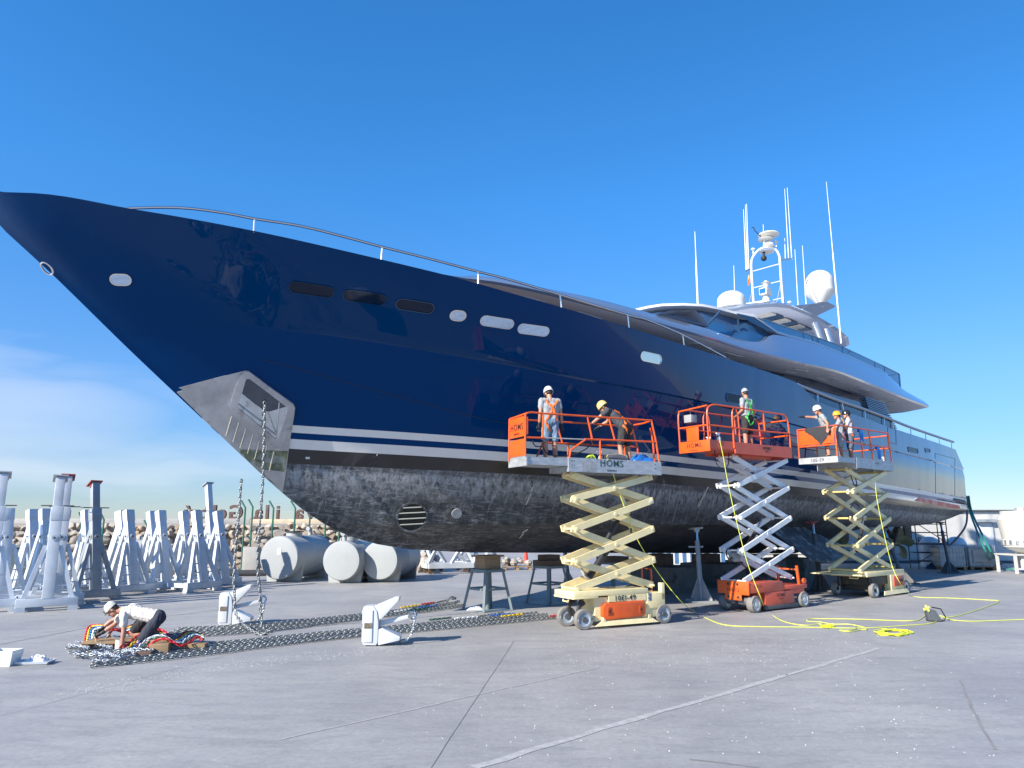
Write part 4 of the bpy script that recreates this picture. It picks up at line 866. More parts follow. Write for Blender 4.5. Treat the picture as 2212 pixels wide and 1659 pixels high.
def scissor(par, xl, xr, zs, yn, yf, m, aw, ah, tubem=None):
    for i in range(len(zs)-1):
        z0, z1 = zs[i], zs[i+1]
        for y, s in ((yn, 1), (yf, -1)):
            a = MB(); a.beam((xl-.05, y, z0), (xr+.05, y, z1), aw, ah)
            for fx in (0, .5, 1): xx, zz = lerp(xl, xr, fx), lerp(z0, z1, fx); a.cyl((xx, y-s*.045, zz), (xx, y+s*.0, zz), .035, n=14)
            a.build('scissor_arm', m, par)
            a = MB(); yy = y+s*(aw*2.3); a.beam((xr+.05, yy, z0), (xl-.05, yy, z1), aw, ah)
            for fx in (0, 1): xx, zz = lerp(xr, xl, fx), lerp(z0, z1, fx); a.cyl((xx, yy-s*.04, zz), (xx, yy, zz), .032, n=12)
            a.build('scissor_arm', m, par)
    for i, z in enumerate(zs):
        for x in (xl, xr):
            a = MB(); a.cyl((x, yn, z), (x, yf, z), .024 if tubem is None else .03, n=10); a.build('cross_tube', m if tubem is None else tubem, par, smooth=True)
def rails(par, m, segs, r=.02, name='guard_rail'):
    for s in segs: g = MB(); g.tube(s, r, 8); g.build(name, m, par, smooth=True)
def plate_text(par, body, x, y, z, size, m=inkm, end=False, sub=None, subm=None, sx_=1.):
    M = (face_x if end else face_y)(x, y, z); text('lettering', body, size, m, par, M, ext=.002, bold=size*.005, sx_=sx_)
    if body == 'HOMS':                                  # the roof shape over the first letter and the small second line
        M2 = (face_x if end else face_y)(*( (x, y, z-size*.75) )); text('lettering', 'RENTALS', size*.28, m, par, M2, ext=.002)
# --- lift 1
L1o = Vector((1.49, 15.47, 0)); a1 = R(28)
l1 = thing('scissor_lift', 'cream scissor lift with orange battery cover and two men on its grey platform', 'scissor lift', L1o, a1, 'scissor lifts along the hull')
W1 = .78
b = MB(); b.box((.30, .06, .14), (1.95, W1-.06, .62)); b.box((1.62, .0, .34), (2.12, W1, .66)); b.box((1.50, .02, .16), (1.95, .08, .6)); ch = b.build('chassis', cream, l1, bevel=.012)
b = MB(); b.box((-.24, .0, .655), (1.66, W1, .765)); b.box((-.26, -.01, .61), (.35, W1, .652)); b.box((2.02, .0, .5), (2.12, .1, .86)); b.build('chassis_deck', cream, l1, bevel=.008)
b = MB(); b.prism([(.50, -.035, .16), (1.50, -.035, .19), (1.555, -.035, .25), (1.555, -.035, .47), (1.50, -.035, .52), (.52, -.035, .50), (.44, -.035, .42), (.44, -.035, .25)], (0, .12, 0)); cv1 = b.build('battery_cover', orange, l1, bevel=.02)
for x in (.60, 1.42): b = MB(); b.box((x-.045, -.045, .26), (x+.045, -.032, .42)); lc = b.build('latch_recess', mat('deep_orange', (.45, .06, .01), .5), cv1, bevel=.006); b = MB(); b.box((x-.012, -.06, .31), (x+.012, -.044, .37)); b.cyl((x, -.055, .34), (x, -.04, .34), .02, n=10); b.build('latch', black, cv1)
b = MB(); b.prism([(.22, -.06, .055), (1.88, -.06, .055), (1.72, -.02, .15), (.42, -.02, .15)], (0, .02, 0)); b.build('pothole_guard', cream, l1)
for x in (.48, 1.66): b = MB(); b.box((x-.03, -.03, .13), (x+.03, .05, .22)); b.build('guard_bracket', cream, l1)
for x, y, t in ((.0, .04, R(-6)), (-.02, W1-.12, R(-14)), (2.07, .04, 0), (2.07, W1-.06, 0)): wheel(l1, x, y, .205, .13, rimgrey, hubm=darkgrey, turn=t)
for y in (.16, W1-.24): b = MB(); b.tube([(.05, y, .6), (.0, y, .52), (-.06, y-.02, .38), (.0, y-.04, .22)], .045, 8); b.cyl((-.05, y, .45), (.1, y, .52), .05, n=10); b.build('steering_knuckle', hyd, l1, smooth=True)
b = MB(); b.tube([(-.18, .3, .64), (-.2, .3, .54), (-.2, .5, .54), (-.18, .5, .64)], .018, 6); b.build('tow_loop', cream, l1, smooth=True)
plate_text(l1, '10EI-49', 1.04, -.006, .585, .15, sx_=1.1)
b = MB(); b.box((.62, .055, .52), (1.60, .0, .652)); b.build('number_panel', cream, l1)
b = MB(); b.box((1.66, -.005, .50), (1.74, .0, .66)); b.build('data_label', mat('label_blue', (.05, .1, .2), .5, dirt=(.6, .6, .6), ds=30, dth=.5), l1)
for x, z, w_, h_, m_ in ((1.86, 2.60, .07, .06, mat('decal_white', (.7, .72, .75), .5, dirt=(.05, .1, .35), ds=40, dth=.5)), (.35, 1.62, .22, .035, mat('decal_worn', (.3, .28, .2), .7, var=.4, vs=30)), (1.05, .70, .34, .03, MATS['decal_worn'] if 'decal_worn' in MATS else inkm), (1.3, 1.94, .05, .10, inkm)): b = MB(); b.box((x, .095, z), (x+w_, .10, z+h_)); b.build('decal', m_, l1)
b = MB(); b.tube([(2.10, .42, .52), (2.10, .42, 1.12), (2.10, .76, 1.14), (2.10, .76, .50)], .018, 6); b.build('ladder', orange, l1, smooth=True)
zs1 = [.80, 1.36, 2.03, 2.66, 3.18]
scissor(l1, -.08, 1.93, zs1, .13, W1-.13, cream, .05, .138)
b = MB(); b.cyl((.38, .40, 1.0), (1.05, .4, 1.75), .075, n=14); b.cyl((.9, .4, 1.8), (1.22, .4, 2.25), .06, n=14); cy = b.build('lift_cylinder', hyd, l1, smooth=True); b = MB(); b.cyl((1.2, .4, 2.2), (1.38, .4, 2.42), .032, n=12); b.build('ram', steel, cy, smooth=True)
b = MB(); b.prism([(1.25, .46, 2.5), (1.4, .46, 2.55), (1.78, .46, 2.05), (1.62, .46, 1.98)], (0, .05, 0)); b.prism([(.1, .46, 1.32), (.2, .46, 1.4), (.62, .46, 1.0), (.45, .46, .96)], (0, .06, 0)); b.prism([(1.22, .30, 2.75), (1.28, .30, 2.76), (1.48, .30, 2.35), (1.40, .30, 2.34)], (0, .05, 0)); b.build('cylinder_lug', cream, l1)
b = MB(); b.tube(smoothpath([(.2, .4, 1.2), (.3, .38, 1.02), (.5, .38, .98), (.85, .4, 1.03), (1.3, .4, .9)], 4), .03, 7); b.build('hose_sleeve', mat('hose_grey', (.4, .4, .38), .6), l1, smooth=True)
DZ1 = 3.36
b = MB(); b.box((-.33, .0, 3.22), (2.16, .025, 3.52)); b.box((-.33, .775, 3.22), (2.16, .80, 3.52)); b.box((2.135, .025, 3.22), (2.16, .775, 3.52)); b.box((-.33, .025, 3.22), (-.305, .775, 3.33)); b.box((-.305, .025, 3.30), (2.135, .775, DZ1)); dk1 = b.build('platform', galv, l1)
b = MB(); b.box((-1.33, .03, 3.34), (-.30, .055, 3.50)); b.box((-1.33, .74, 3.34), (-.30, .765, 3.50)); b.box((-1.355, .0, 3.31), (-1.33, .79, 3.51)); b.box((-1.33, .055, 3.345), (-.30, .74, DZ1+.005)); b.build('platform_extension', galv, l1)
plate_text(l1, 'HOMS', .78, -.004, 3.425, .20, inkg, sx_=1.05)
b = MB(); b.prism([(.0, -.003, 3.24), (.36, -.003, 3.24), (.36, -.003, 3.42), (.18, -.003, 3.52-.01), (.0, -.003, 3.41)], (0, .006, 0)); b.build('worn_decal', mat('worn_grey_decal', (.30, .31, .33), .6, var=.3, vs=9), dk1)
for x in (-.25, -.19, .50, .56, 1.98): 
    for z in (3.36, 3.45): b = MB(); b.cyl((x, -.006, z), (x, .0, z), .011, n=8); b.build('bolt', inkm, dk1)
TZ, MZ = 4.43, 3.93
rails(l1, orange, [smoothpath([(-1.35, .73, 4.36), (-1.36, .06, 4.38), (-1.22, .02, 4.42), (-.9, .02, 4.42), (.6, .02, 4.44), (1.95, .02, 4.46)], 3), [(1.95, .02, 4.46), (2.0, .4, 4.44), (1.98, .72, 4.44)],
    [(-1.35, .73, 4.36), (-.9, .77, 4.37), (.6, .77, 4.40), (1.95, .77, 4.40)],
    [(-.93, .02, 4.42), (-.95, .02, 3.90)], [(.18, .02, 4.43), (.30, .02, 3.93)], [(.75, .02, 4.44), (.90, .02, 3.95)], [(1.94, .02, 4.46), (2.05, .02, 3.98), (2.12, .02, 3.5)], [(1.98, .12, 4.3), (2.06, .14, 3.97), (2.09, .14, 3.45)],
    [(-1.36, .02, 4.40), (-1.37, .02, 3.5)], [(-1.36, .73, 4.36), (-1.37, .73, 3.45)],
    [(-1.33, .02, 3.89), (-.9, .02, 3.90)], [(.1, .02, 3.93), (.9, .02, 3.95), (2.08, .02, 3.97)], [(.12, .02, 3.92), (-.26, .02, 3.68), (-.30, .02, 3.5)], [(.50, .02, 3.94), (.50, .02, 3.5)],
    [(-.5, .77, 3.90), (2.05, .77, 3.93)], [(-.15, .77, 4.38), (.0, .77, 3.92)], [(.75, .77, 4.38), (.8, .77, 3.92)], [(.15, .77, 3.90), (.15, .77, 3.45)], [(-.5, .77, 3.9), (-.7, .77, 3.5)], [(1.95, .77, 4.4), (2.1, .77, 3.9), (2.12, .77, 3.5)], [(1.72, .77, 3.9), (1.72, .77, 3.45)]], .021)
rails(l1, mat('bare_tube', (.5, .49, .45), .4, metal=.3), [[(-.92, .02, 3.905), (.12, .02, 3.925)]], .013, 'sliding_rail')
b = MB(); b.box((-1.375, .06, 3.92), (-1.36, .70, 4.34)); b.box((-1.375, .06, 3.52), (-1.36, .70, 3.87)); b.build('end_panel', orange, l1, bevel=.004)
b = MB(); b.box((-1.34, .0, 3.96), (-1.31, .05, 4.32)); b.build('gate_edge', orange, l1)
plate_text(l1, 'HOMS', -1.379, .37, 4.13, .19, end=True)
b = MB(); b.tube(smoothpath([(-1.15, .1, 3.83), (-1.02, .2, 3.74), (-.9, .1, 3.72), (-.75, .22, 3.62), (-.55, .15, 3.55), (-.2, .12, 3.58), (.15, .06, 3.72), (.35, .04, 3.93)], 5), .012, 6); b.build('control_cable', black, l1, smooth=True)
b = MB(); b.box((-1.22, .5, 3.95), (-1.02, .75, 4.22)); b.build('control_box', hyd, l1, bevel=.02)
def Lp(o, a, x, y, z): return o+Vector((x*math.cos(a)-y*math.sin(a), x*math.sin(a)+y*math.cos(a), z))
orangew = mat('orange_webbing', (.80, .16, .02), .6); greenw = mat('green_webbing', (.10, .75, .12), .6)
tgrey = mat('grey_shirt', (.30, .32, .34), .85, var=.1); tdark = mat('charcoal_shirt', (.055, .06, .07), .85); tcream = mat('cream_shirt', (.62, .58, .53), .85, var=.06)
denim = mat('denim', (.16, .24, .34), .85, var=.2, vs=9); sblack = mat('black_shorts', (.03, .03, .033), .85); snavy = mat('navy_shorts', (.03, .035, .055), .85); sgrey = mat('grey_shorts', (.34, .33, .31), .85); sblue = mat('slate_shorts', (.11, .13, .17), .85)
human('man in white helmet, grey T-shirt and denim shorts with orange harness, standing with arms down', Lp(L1o, a1, -.50, .46, DZ1), a1+R(-8), pose(shl=(-.185, .03, 1.42), shr=(.185, -.03, 1.42), head=(.0, .07, 1.60), face=(.12, 1, -.5), ell=(-.245, -.04, 1.14), wrl=(-.25, .02, .89), elr=(.25, -.02, 1.14), wrr=(.29, .03, .89), curl=.7),
      tgrey, denim, ('helmet', white), gloves=('l', 'r'), harness=(orangew, [XB[0], XB[1], XB[2]]))
human('man in tan helmet, dark T-shirt and black cargo shorts leaning forward over the rail', Lp(L1o, a1, 1.45, .40, DZ1), a1+R(22), pose(pelvis=(.02, -.02, .96), chest=(-.08, .20, 1.22), neck=(-.15, .34, 1.35), head=(-.19, .44, 1.44), shl=(-.32, .24, 1.33), shr=(.05, .34, 1.33), ell=(-.42, .42, 1.16), wrl=(-.48, .60, 1.02), elr=(.10, .52, 1.14), wrr=(.02, .72, 1.02), face=(-.35, .8, -.75), hipl=(-.07, -.02, .93), hipr=(.11, -.02, .93), knl=(-.12, .05, .5), knr=(.12, .0, .5), anl=(-.13, -.02, .09), anr=(.14, -.06, .09), tol=(-.15, .13, .035), tor=(.17, .1, .035)),
      tdark, sblack, ('helmet', mat('tan_helmet', (.62, .48, .18), .35)), gloves=('l', 'r'), harness=(orangew, [[(-.2, .1, 1.42), (-.1, .0, 1.32), (.03, -.02, 1.2), (.1, -.12, 1.02)], [(.05, .2, 1.45), (-.02, .05, 1.32), (-.08, -.04, 1.15), (-.12, -.12, 1.0)], [(-.16, -.06, .98), (-.1, -.16, .86), (0, -.14, .78)], [(.18, -.06, 1.0), (.14, -.16, .86), (.05, -.14, .78)]]))
# bag, tarpaulin and spray bottles on the platform edge
def at1(x, y, z): return Lp(L1o, a1, x, y, z)
bg_ = thing('tool_bag', 'dark grey quilted bag with pale piping lying on the platform edge', 'bag', at1(.95, .10, DZ1+.09), a1)
b = MB(); rr = []
for i in range(9):
    t = i/8; rr.append([(lerp(-.28, .28, t), .02+.13*math.sin(u), .02+.20*(math.cos(u)*.5+.5)*(.75+.25*math.sin(math.pi*t))) for u in [R(v) for v in range(-180, 181, 30)]])
b.grid(rr); b.add([rr[0][k] for k in range(12)], [tuple(range(12))]); b.add([rr[-1][k] for k in range(12)], [tuple(range(12))]); bb = b.build('bag_body', mat('bag_grey', (.10, .10, .12), .85, bump=.3, bs=12), bg_, smooth=True, ang=60)
b = MB(); b.tube([(-.28, -.1, .04), (-.26, -.08, .17), (0, -.09, .20), (.26, -.08, .17), (.28, -.1, .04)], .006, 5); b.build('piping', mat('piping_cream', (.6, .55, .4), .7), bg_)
def crumple(name, label, cat, c, sx_, sy_, h, m, rz=0., seed=1):
    rnd_ = random.Random(seed); b = MB(); N = 13; rr = []
    for i in range(N):
        row = []
        for j in range(N):
            u, v = i/(N-1)*2-1, j/(N-1)*2-1; e = max(0, 1-max(abs(u), abs(v))**2.5); row.append((u*sx_/2*(1+rnd_.uniform(-.08, .08)), v*sy_/2*(1+rnd_.uniform(-.08, .08)), .006+h*e*rnd_.uniform(.35, 1.0)))
        rr.append(row)
    b.grid(rr); o = b.build(name, m, None, smooth=True, ang=25, fix=False); o.location = c; o.rotation_euler = (0, 0, rz); return tag(o, label, cat)
bluec = mat('blue_tarp', (.02, .16, .50), .4, var=.15)
crumple('tarpaulin', 'crumpled blue tarpaulin at the right end of the cream lift platform', 'tarpaulin', at1(1.74, .16, DZ1+.10), .62, .3, .26, bluec, a1, 3)
def spray(label, c, m=None):
    t = thing('spray_bottle', label, 'spray bottle', c); b = MB(); b.lathe([(0, 0), (.042, 0), (.045, .02), (.045, .13), (.02, .17), (.016, .20)], 16); b.build('bottle', m or mat('clear_plastic', (.7, .75, .75), .15, trans=.5), t, smooth=True)
    b = MB(); b.box((-.02, -.014, .195), (.02, .014, .235)); b.box((-.075, -.012, .225), (.035, .012, .258)); b.beam((-.03, 0, .23), (-.06, 0, .17), .012, .012); b.build('trigger_head', mat('white_plastic', (.8, .8, .8), .4), t, bevel=.004); return t
spray('white spray bottle beside the grey tool bag', at1(.55, .10, DZ1+.08))
b = MB(); b.tube(smoothpath([(0, 0, .05), (.1, .04, .12), (.16, .02, .05), (.05, -.05, .10), (-.06, 0, .03), (.08, .03, .07), (.2, 0, .02)], 5), .022, 6); o = b.build('strap_roll', mat('lime_webbing', (.45, .6, .05), .7, dirt=(.02, .03, .02), ds=8, dth=.5), None, smooth=True); o.location = at1(.22, .10, DZ1+.12); tag(o, 'coiled lime and black strap left of the spray bottle', 'strap')
# --- lift 2
L2o = Vector((5.89, 18.32, 0)); a2 = R(35.5)
l2 = thing('scissor_lift', 'red-orange scissor lift with white scissor arms and one man on its platform', 'scissor lift', L2o, a2, 'scissor lifts along the hull')
W2 = .92
orange_shaded = mat('shaded_orange_paint', (.62, .10, .05), .45, coat=.15, dirt=(.3, .12, .08), ds=5, dth=.62)  # lift orange with shade mixed into the colour, for faces away from the sun
b = MB(); b.box((-.13, .0, .46), (1.25, W2, .70)); b.box((1.25, .0, .48), (2.30, W2, .58)); b.box((1.6, .02, .36), (2.2, W2-.02, .48)); b.build('chassis_deck', orange_shaded, l2, bevel=.01)
b = MB(); b.box((.50, .015, .12), (1.72, .3, .455)); b.box((.3, .1, .2), (.5, .8, .455)); b.box((.5, W2-.3, .12), (1.72, W2-.015, .455)); b.build('side_tray', orange_shaded, l2, bevel=.01)
b = MB(); b.box((-.155, -.01, .42), (-.13, W2+.01, .74)); b.box((-.155, .22, .28), (-.13, .72, .42)); ep = b.build('end_plate', orange, l2, bevel=.004)
for y, z in ((.32, .66), (.60, .66), (.32, .35), (.60, .35)): b = MB(); b.cyl((-.158, y, z), (-.13, y, z), .035, n=12); b.build('plate_hole', inkm, ep)
b = MB(); b.box((.45, -.02, .04), (1.85, .05, .13)); b.build('pothole_guard', darkgrey, l2, bevel=.01)
for x, y in ((.06, .03), (.06, W2-.06), (2.12, .03), (2.12, W2-.06)): wheel(l2, x, y, .20, .17 if x < 1 else .12, rimwhite, hubm=rimwhite)
b = MB(); b.cyl((.06, .14, .26), (.06, .42, .26), .11, n=16); b.cyl((.06, .5, .26), (.06, .78, .26), .11, n=16); b.build('drive_motor', mat('motor_grey', (.25, .26, .27), .4, metal=.6), l2, smooth=True)
plate_text(l2, 'HOMS', 1.15, .010, .36, .115); plate_text(l2, '10E-15', .22, -.005, .61, .10); plate_text(l2, '10E-15', -.159, W2/2, .52, .12, end=True)
for x, z in ((.62, .39), (.72, .40)): b = MB(); b.cyl((x, .008, z), (x, .02, z), .014, n=8); b.build('side_hole', inkm, l2)
b = MB(); b.beam((1.85, .55, .6), (1.85, .55, 1.05), .05, .04); b.beam((2.1, .1, .56), (2.05, .1, 1.05), .06, .05); b.beam((1.85, .55, .97), (2.05, .1, .95), .03, .04); b.cyl((2.22, .0, .66), (2.22, .05, .66), .07, n=16); b.build('entry_handle', orange, l2)
zs2 = [.74, 1.48, 2.29, 3.09, 3.82]
scissor(l2, -.10, 1.95, zs2, .13, W2-.13, white, .05, .125)
b = MB(); b.cyl((.35, .46, 1.4), (.95, .46, 1.98), .055, n=12); cy = b.build('lift_cylinder', hyd, l2, smooth=True); b = MB(); b.cyl((.93, .46, 1.96), (1.22, .46, 2.26), .03, n=12); b.build('ram', steel, cy, smooth=True)
b = MB(); b.tube(smoothpath([(-.2, .5, 1.25), (-.35, .45, 1.4), (-.2, .5, 1.52), (.0, .5, 1.38), (-.15, .5, 1.22), (.25, .5, 1.15), (.9, .5, .8), (1.5, .5, .66)], 5), .018, 6); b.build('hose_loop', hyd, l2, smooth=True)
b = MB(); b.box((-.08, .4, 1.2), (.15, .6, 1.42)); b.build('valve_block', mat('valve_grey', (.3, .32, .33), .5, metal=.5), l2, bevel=.01)
DZ2 = 3.98
b = MB(); b.box((-.34, .0, 3.87), (2.06, .03, 4.16)); b.box((-.34, .93, 3.87), (2.06, .96, 4.16)); b.box((2.03, .03, 3.87), (2.06, .93, 4.16)); b.box((-.34, .03, 3.93), (2.03, .93, DZ2)); b.box((.2, .2, 3.82), (1.4, .8, 3.93)); b.build('platform', orange_shaded, l2)
b = MB(); b.box((-1.30, .03, 3.96), (-.34, .055, 4.16)); b.box((-1.30, .9, 3.96), (-.34, .925, 4.16)); b.box((-1.30, .055, 3.93), (-.34, .9, DZ2+.005)); b.build('platform_extension', orange_shaded, l2)
b = MB(); b.box((-1.325, -.01, 3.88), (-1.30, .97, 4.16)); b.box((-1.325, .32, 4.14), (-1.31, .70, 4.50)); b.build('end_panel', orange, l2, bevel=.004)
plate_text(l2, 'HOMS', -1.329, .48, 4.045, .16, end=True); plate_text(l2, 'HOMS', .95, -.003, 4.07, .11)
t2z, m2z = 5.02, 4.52
for yy, dz_ in ((.02, 0), (.94, -.03)):
    rails(l2, orange if yy < .5 else orange_shaded, [smoothpath([(-1.32, yy, 4.16), (-1.33, yy, 4.85), (-1.16, yy, t2z+dz_), (-.9, yy, t2z+.03+dz_)], 4)+[Vector((1.85, yy, t2z+.02+dz_))], smoothpath([(1.85, yy, t2z+.02+dz_), (2.0, yy, 4.85), (2.04, yy, 4.16)], 4),
        smoothpath([(-.36, yy, 4.0), (-.37, yy, 4.85), (-.30, yy, t2z)], 3), smoothpath([(-.12, yy, 4.1), (-.14, yy, 4.8), (-.22, yy, t2z)], 3), [(.92, yy, t2z), (.95, yy, m2z)], [(-1.3, yy, m2z), (.9, yy, m2z), (2.02, yy, m2z+.02)]], .021)
rails(l2, orange, [[(-1.32, .02, 5.0), (-1.32, .94, 4.95)], [(-1.32, .02, m2z), (-1.32, .94, m2z)], [(2.0, .02, 4.9), (2.0, .94, 4.9)], [(2.0, .02, 4.48), (2.0, .94, 4.48)]], .021)
b = MB(); b.box((-1.22, .62, 4.66), (-1.0, .86, 4.86)); cb = b.build('control_box', mat('box_grey', (.32, .33, .34), .5), l2, bevel=.015); b = MB(); b.cyl((-1.1, .74, 4.86), (-1.1, .74, 5.0), .014, n=8); b.ball((-1.1, .74, 5.02), .03, 8); b.build('joystick', black, cb)
b = MB(); b.tube(smoothpath([(-.9, .2, 3.95), (-.85, .2, 3.6), (-.6, .2, 3.48), (-.4, .2, 3.6), (-.35, .2, 3.9)], 5), .012, 6); b.build('loop_cable', black, l2, smooth=True)
human('man in grey cap, grey T-shirt and black shorts with bright green harness', Lp(L2o, a2, .90, .50, DZ2), a2+R(2), pose(head=(.03, .05, 1.62), face=(.5, .9, -.35), ell=(-.25, -.02, 1.13), wrl=(-.2, .18, 1.02), elr=(.30, -.01, 1.14), wrr=(.42, .14, .98), curl=.8), tgrey, sblack, ('cap', mat('grey_cap', (.35, .38, .42), .8)), harness=(greenw, XB), hem=.82)
def at2(x, y, z): return Lp(L2o, a2, x, y, z)
spray('white trigger spray bottle hooked on the orange platform edge', at2(-.88, .06, 4.10)); spray('clear bottle standing inside the orange platform end', at2(-1.18, .12, DZ2), mat('clear_plastic', (.7, .75, .75), .15, trans=.5))
ps_ = thing('polishing_machine', 'black and red polishing machine held by the man in the cap', 'polisher', at2(1.36, .62, DZ2+.90), a2); b = MB(); b.cyl((-.05, 0, 0), (.2, 0, .03), .035, n=12); b.cyl((.2, 0, .03), (.28, 0, .04), .045, n=12); b.build('grip_housing', mat('tool_red', (.5, .04, .03), .5), ps_, smooth=True); b = MB(); b.cyl((-.06, 0, -.03), (-.12, 0, -.02), .08, n=18); b.cyl((-.1, 0, 0), (-.02, 0, 0), .05, n=12); b.build('pad', black, ps_, smooth=True)
# --- lift 3
L3o = Vector((10.62, 21.9, 0)); a3 = R(40)
l3 = thing('scissor_lift', 'cream scissor lift with white-walled wheels and three people on its platform', 'scissor lift', L3o, a3, 'scissor lifts along the hull')
W3 = 1.12
b = MB(); b.box((-.35, .02, .60), (2.2, W3, .735)); b.box((1.15, .0, .14), (2.2, .35, .60)); b.box((2.0, .3, .2), (2.2, W3, .60)); b.build('chassis', cream, l3, bevel=.012)
b = MB(); b.box((.1, .2, .16), (1.15, W3-.1, .34)); b.box((.0, .1, .34), (1.3, W3-.05, .58)); b.build('underbody', mat('oily_black', (.03, .028, .022), .5, dirt=(.12, .10, .05), ds=4, dth=.55), l3, bevel=.01)
b = MB(); b.box((-.62, .05, .64), (.9, W3+.5, .67)); b.build('step_plate', cream, l3)
b = MB(); b.box((1.30, -.03, .26), (2.02, .0, .56)); b.build('battery_cover', orange_shaded, l3, bevel=.015)
plate_text(l3, 'HOMS', 1.74, -.034, .42, .13)
b = MB(); b.prism([(.45, -.08, .05), (2.2, -.08, .05), (2.1, -.03, .16), (.6, -.03, .16)], (0, .02, 0)); b.build('pothole_guard', cream, l3)
for x, y in ((.0, .03), (-.02, W3+.02), (2.2, .05), (2.2, W3-.05)): wheel(l3, x, y, .205, .13, rimwhite, hubm=black, turn=R(-4))
for x, y in ((.02, .12), (0, W3-.1)): b = MB(); b.cyl((x, y, .28), (x, y, .6), .07, n=12); b.build('swivel_leg', hyd, l3, smooth=True)
b = MB(); b.tube([(-.3, .3, .66), (-.34, .3, .55), (-.34, .55, .55), (-.3, .55, .66)], .018, 6); b.build('tow_loop', cream, l3, smooth=True)
zs3 = [.80, 1.50, 2.29, 3.07, 3.74]
scissor(l3, -.55, 1.75, zs3, .12, W3-.10, cream, .06, .13, tubem=mat('yellow_tube', (.62, .48, .16), .45))
b = MB(); b.cyl((.3, .55, 1.3), (.75, .55, 2.0), .06, n=12); cy = b.build('lift_cylinder', hyd, l3, smooth=True); b = MB(); b.cyl((.74, .55, 1.98), (.95, .55, 2.4), .032, n=12); b.build('ram', steel, cy, smooth=True)
b = MB(); b.tube(smoothpath([(.2, .5, 3.6), (.35, .5, 3.35), (.55, .5, 3.3), (.5, .5, 3.55)], 5), .016, 6); b.build('hose_loop', black, l3, smooth=True); b = MB(); b.tube(smoothpath([(-.2, .4, 2.6), (.1, .4, 2.75), (.5, .4, 2.55)], 4), .014, 6); b.build('hose_loop', black, l3, smooth=True)
DZ3 = 3.90
b = MB(); b.box((-.40, .0, 3.78), (2.12, .03, 4.08)); b.box((-.40, 1.2, 3.78), (2.12, 1.23, 4.08)); b.box((2.09, .03, 3.78), (2.12, 1.2, 4.08)); b.box((-.43, .0, 3.74), (-.40, 1.23, 3.90)); b.box((-.40, .03, 3.84), (2.09, 1.2, DZ3)); b.build('platform', galv, l3)
b = MB(); b.box((-1.55, .03, 3.90), (-.40, .06, 4.06)); b.box((-1.55, 1.14, 3.90), (-.40, 1.17, 4.06)); b.box((-1.575, .0, 3.88), (-1.55, 1.2, 4.06)); b.box((-1.55, .06, 3.895), (-.42, 1.14, DZ3+.03)); b.build('platform_extension', galv, l3)
plate_text(l3, '10E-59', -1.578, .62, 3.97, .13, end=True); plate_text(l3, 'HOMS', .95, -.003, 3.98, .11, mat('ink_faded', (.25, .3, .32), .6))
t3z, m3z = 4.97, 4.50
rails(l3, orange, [[(-1.56, 1.18, 4.92), (-1.56, .02, 4.95)], [(-1.56, .02, 4.95), (-1.35, .02, 4.98), (2.0, .02, 5.0)], [(-1.56, 1.18, 4.92), (2.0, 1.2, 4.95)], [(-1.56, .02, 4.95), (-1.56, .02, 4.05)], [(-1.56, 1.18, 4.92), (-1.56, 1.18, 4.05)], [(-1.56, .02, 4.4), (-1.56, 1.18, 4.4)],
    [(.0, .02, 4.98), (.1, .02, 4.06)], [(.62, .02, 4.98), (.75, .02, 4.06)], [(2.0, .02, 5.0), (2.08, .02, 4.06)], [(1.96, .02, 4.9), (2.0, .02, 4.5)], [(2.0, .02, 4.92), (2.0, 1.2, 4.9)], [(2.02, .02, 4.52), (2.02, 1.2, 4.5)], [(1.6, .02, 4.5), (1.6, .02, 4.06)], [(1.1, 1.2, 4.9), (1.1, 1.2, 4.06)], [(-.4, 1.2, 4.9), (-.4, 1.2, 4.06)], [(-.9, .02, 4.52), (.0, .02, 4.5)], [(.0, .02, 4.5), (2.05, .02, 4.54)], [(-1.3, 1.2, 4.45), (2.05, 1.2, 4.5)]], .022)
b = MB(); b.box((-1.58, .06, 4.44), (-1.565, 1.14, 4.88)); b.build('end_panel', orange, l3, bevel=.004)
clo = MB(); rr = []
for i in range(15):
    t = i/14; y = lerp(.12, .92, t); dpt = .12+.42*(1-abs(t-.42)/.58)**1.4 if t < 1 else .12; rr.append([(-1.50, y, 4.80), (-1.545, y, 4.955), (-1.585, y, 4.95), (-1.605-.015*math.sin(i*2.2), y, 4.95-dpt*.5), (-1.60-.02*math.sin(i*2.2+.5), y, 4.95-dpt)])
clo.grid(rr); o = clo.build('cloth', mat('black_cloth', (.035, .035, .04), .9, bump=.2), None, smooth=True, ang=60, fix=False); o.location = L3o; o.rotation_euler = (0, 0, a3); tag(o, 'black cloth draped over the orange end panel of the far lift', 'cloth')
def at3(x, y, z): return Lp(L3o, a3, x, y, z)
for lb, x, z, s in (('blue jacket hanging on the top rail of the far lift', .02, 4.98, 2), ('blue rag hanging on the middle rail of the far lift', 1.12, 4.52, 5)):
    b = MB(); rr = []; rd = random.Random(s)
    for i in range(8): t = i/7; rr.append([(lerp(-.12, .12, t), .03, -.1), (lerp(-.11, .11, t), 0, .035), (lerp(-.12, .12, t), -.04+.02*math.sin(i*1.9), -.12), (lerp(-.13, .13, t), -.05-.02*math.sin(i*2.3), -.34-rd.uniform(0, .08))])
    b.grid(rr); o = b.build('rag', bluec, None, smooth=True, ang=70, fix=False); o.location = at3(x, .02, z); o.rotation_euler = (0, 0, a3); tag(o, lb, 'cloth')
spray('clear blue-capped bottle at the right end of the far lift platform', at3(1.85, .15, DZ3+.08))
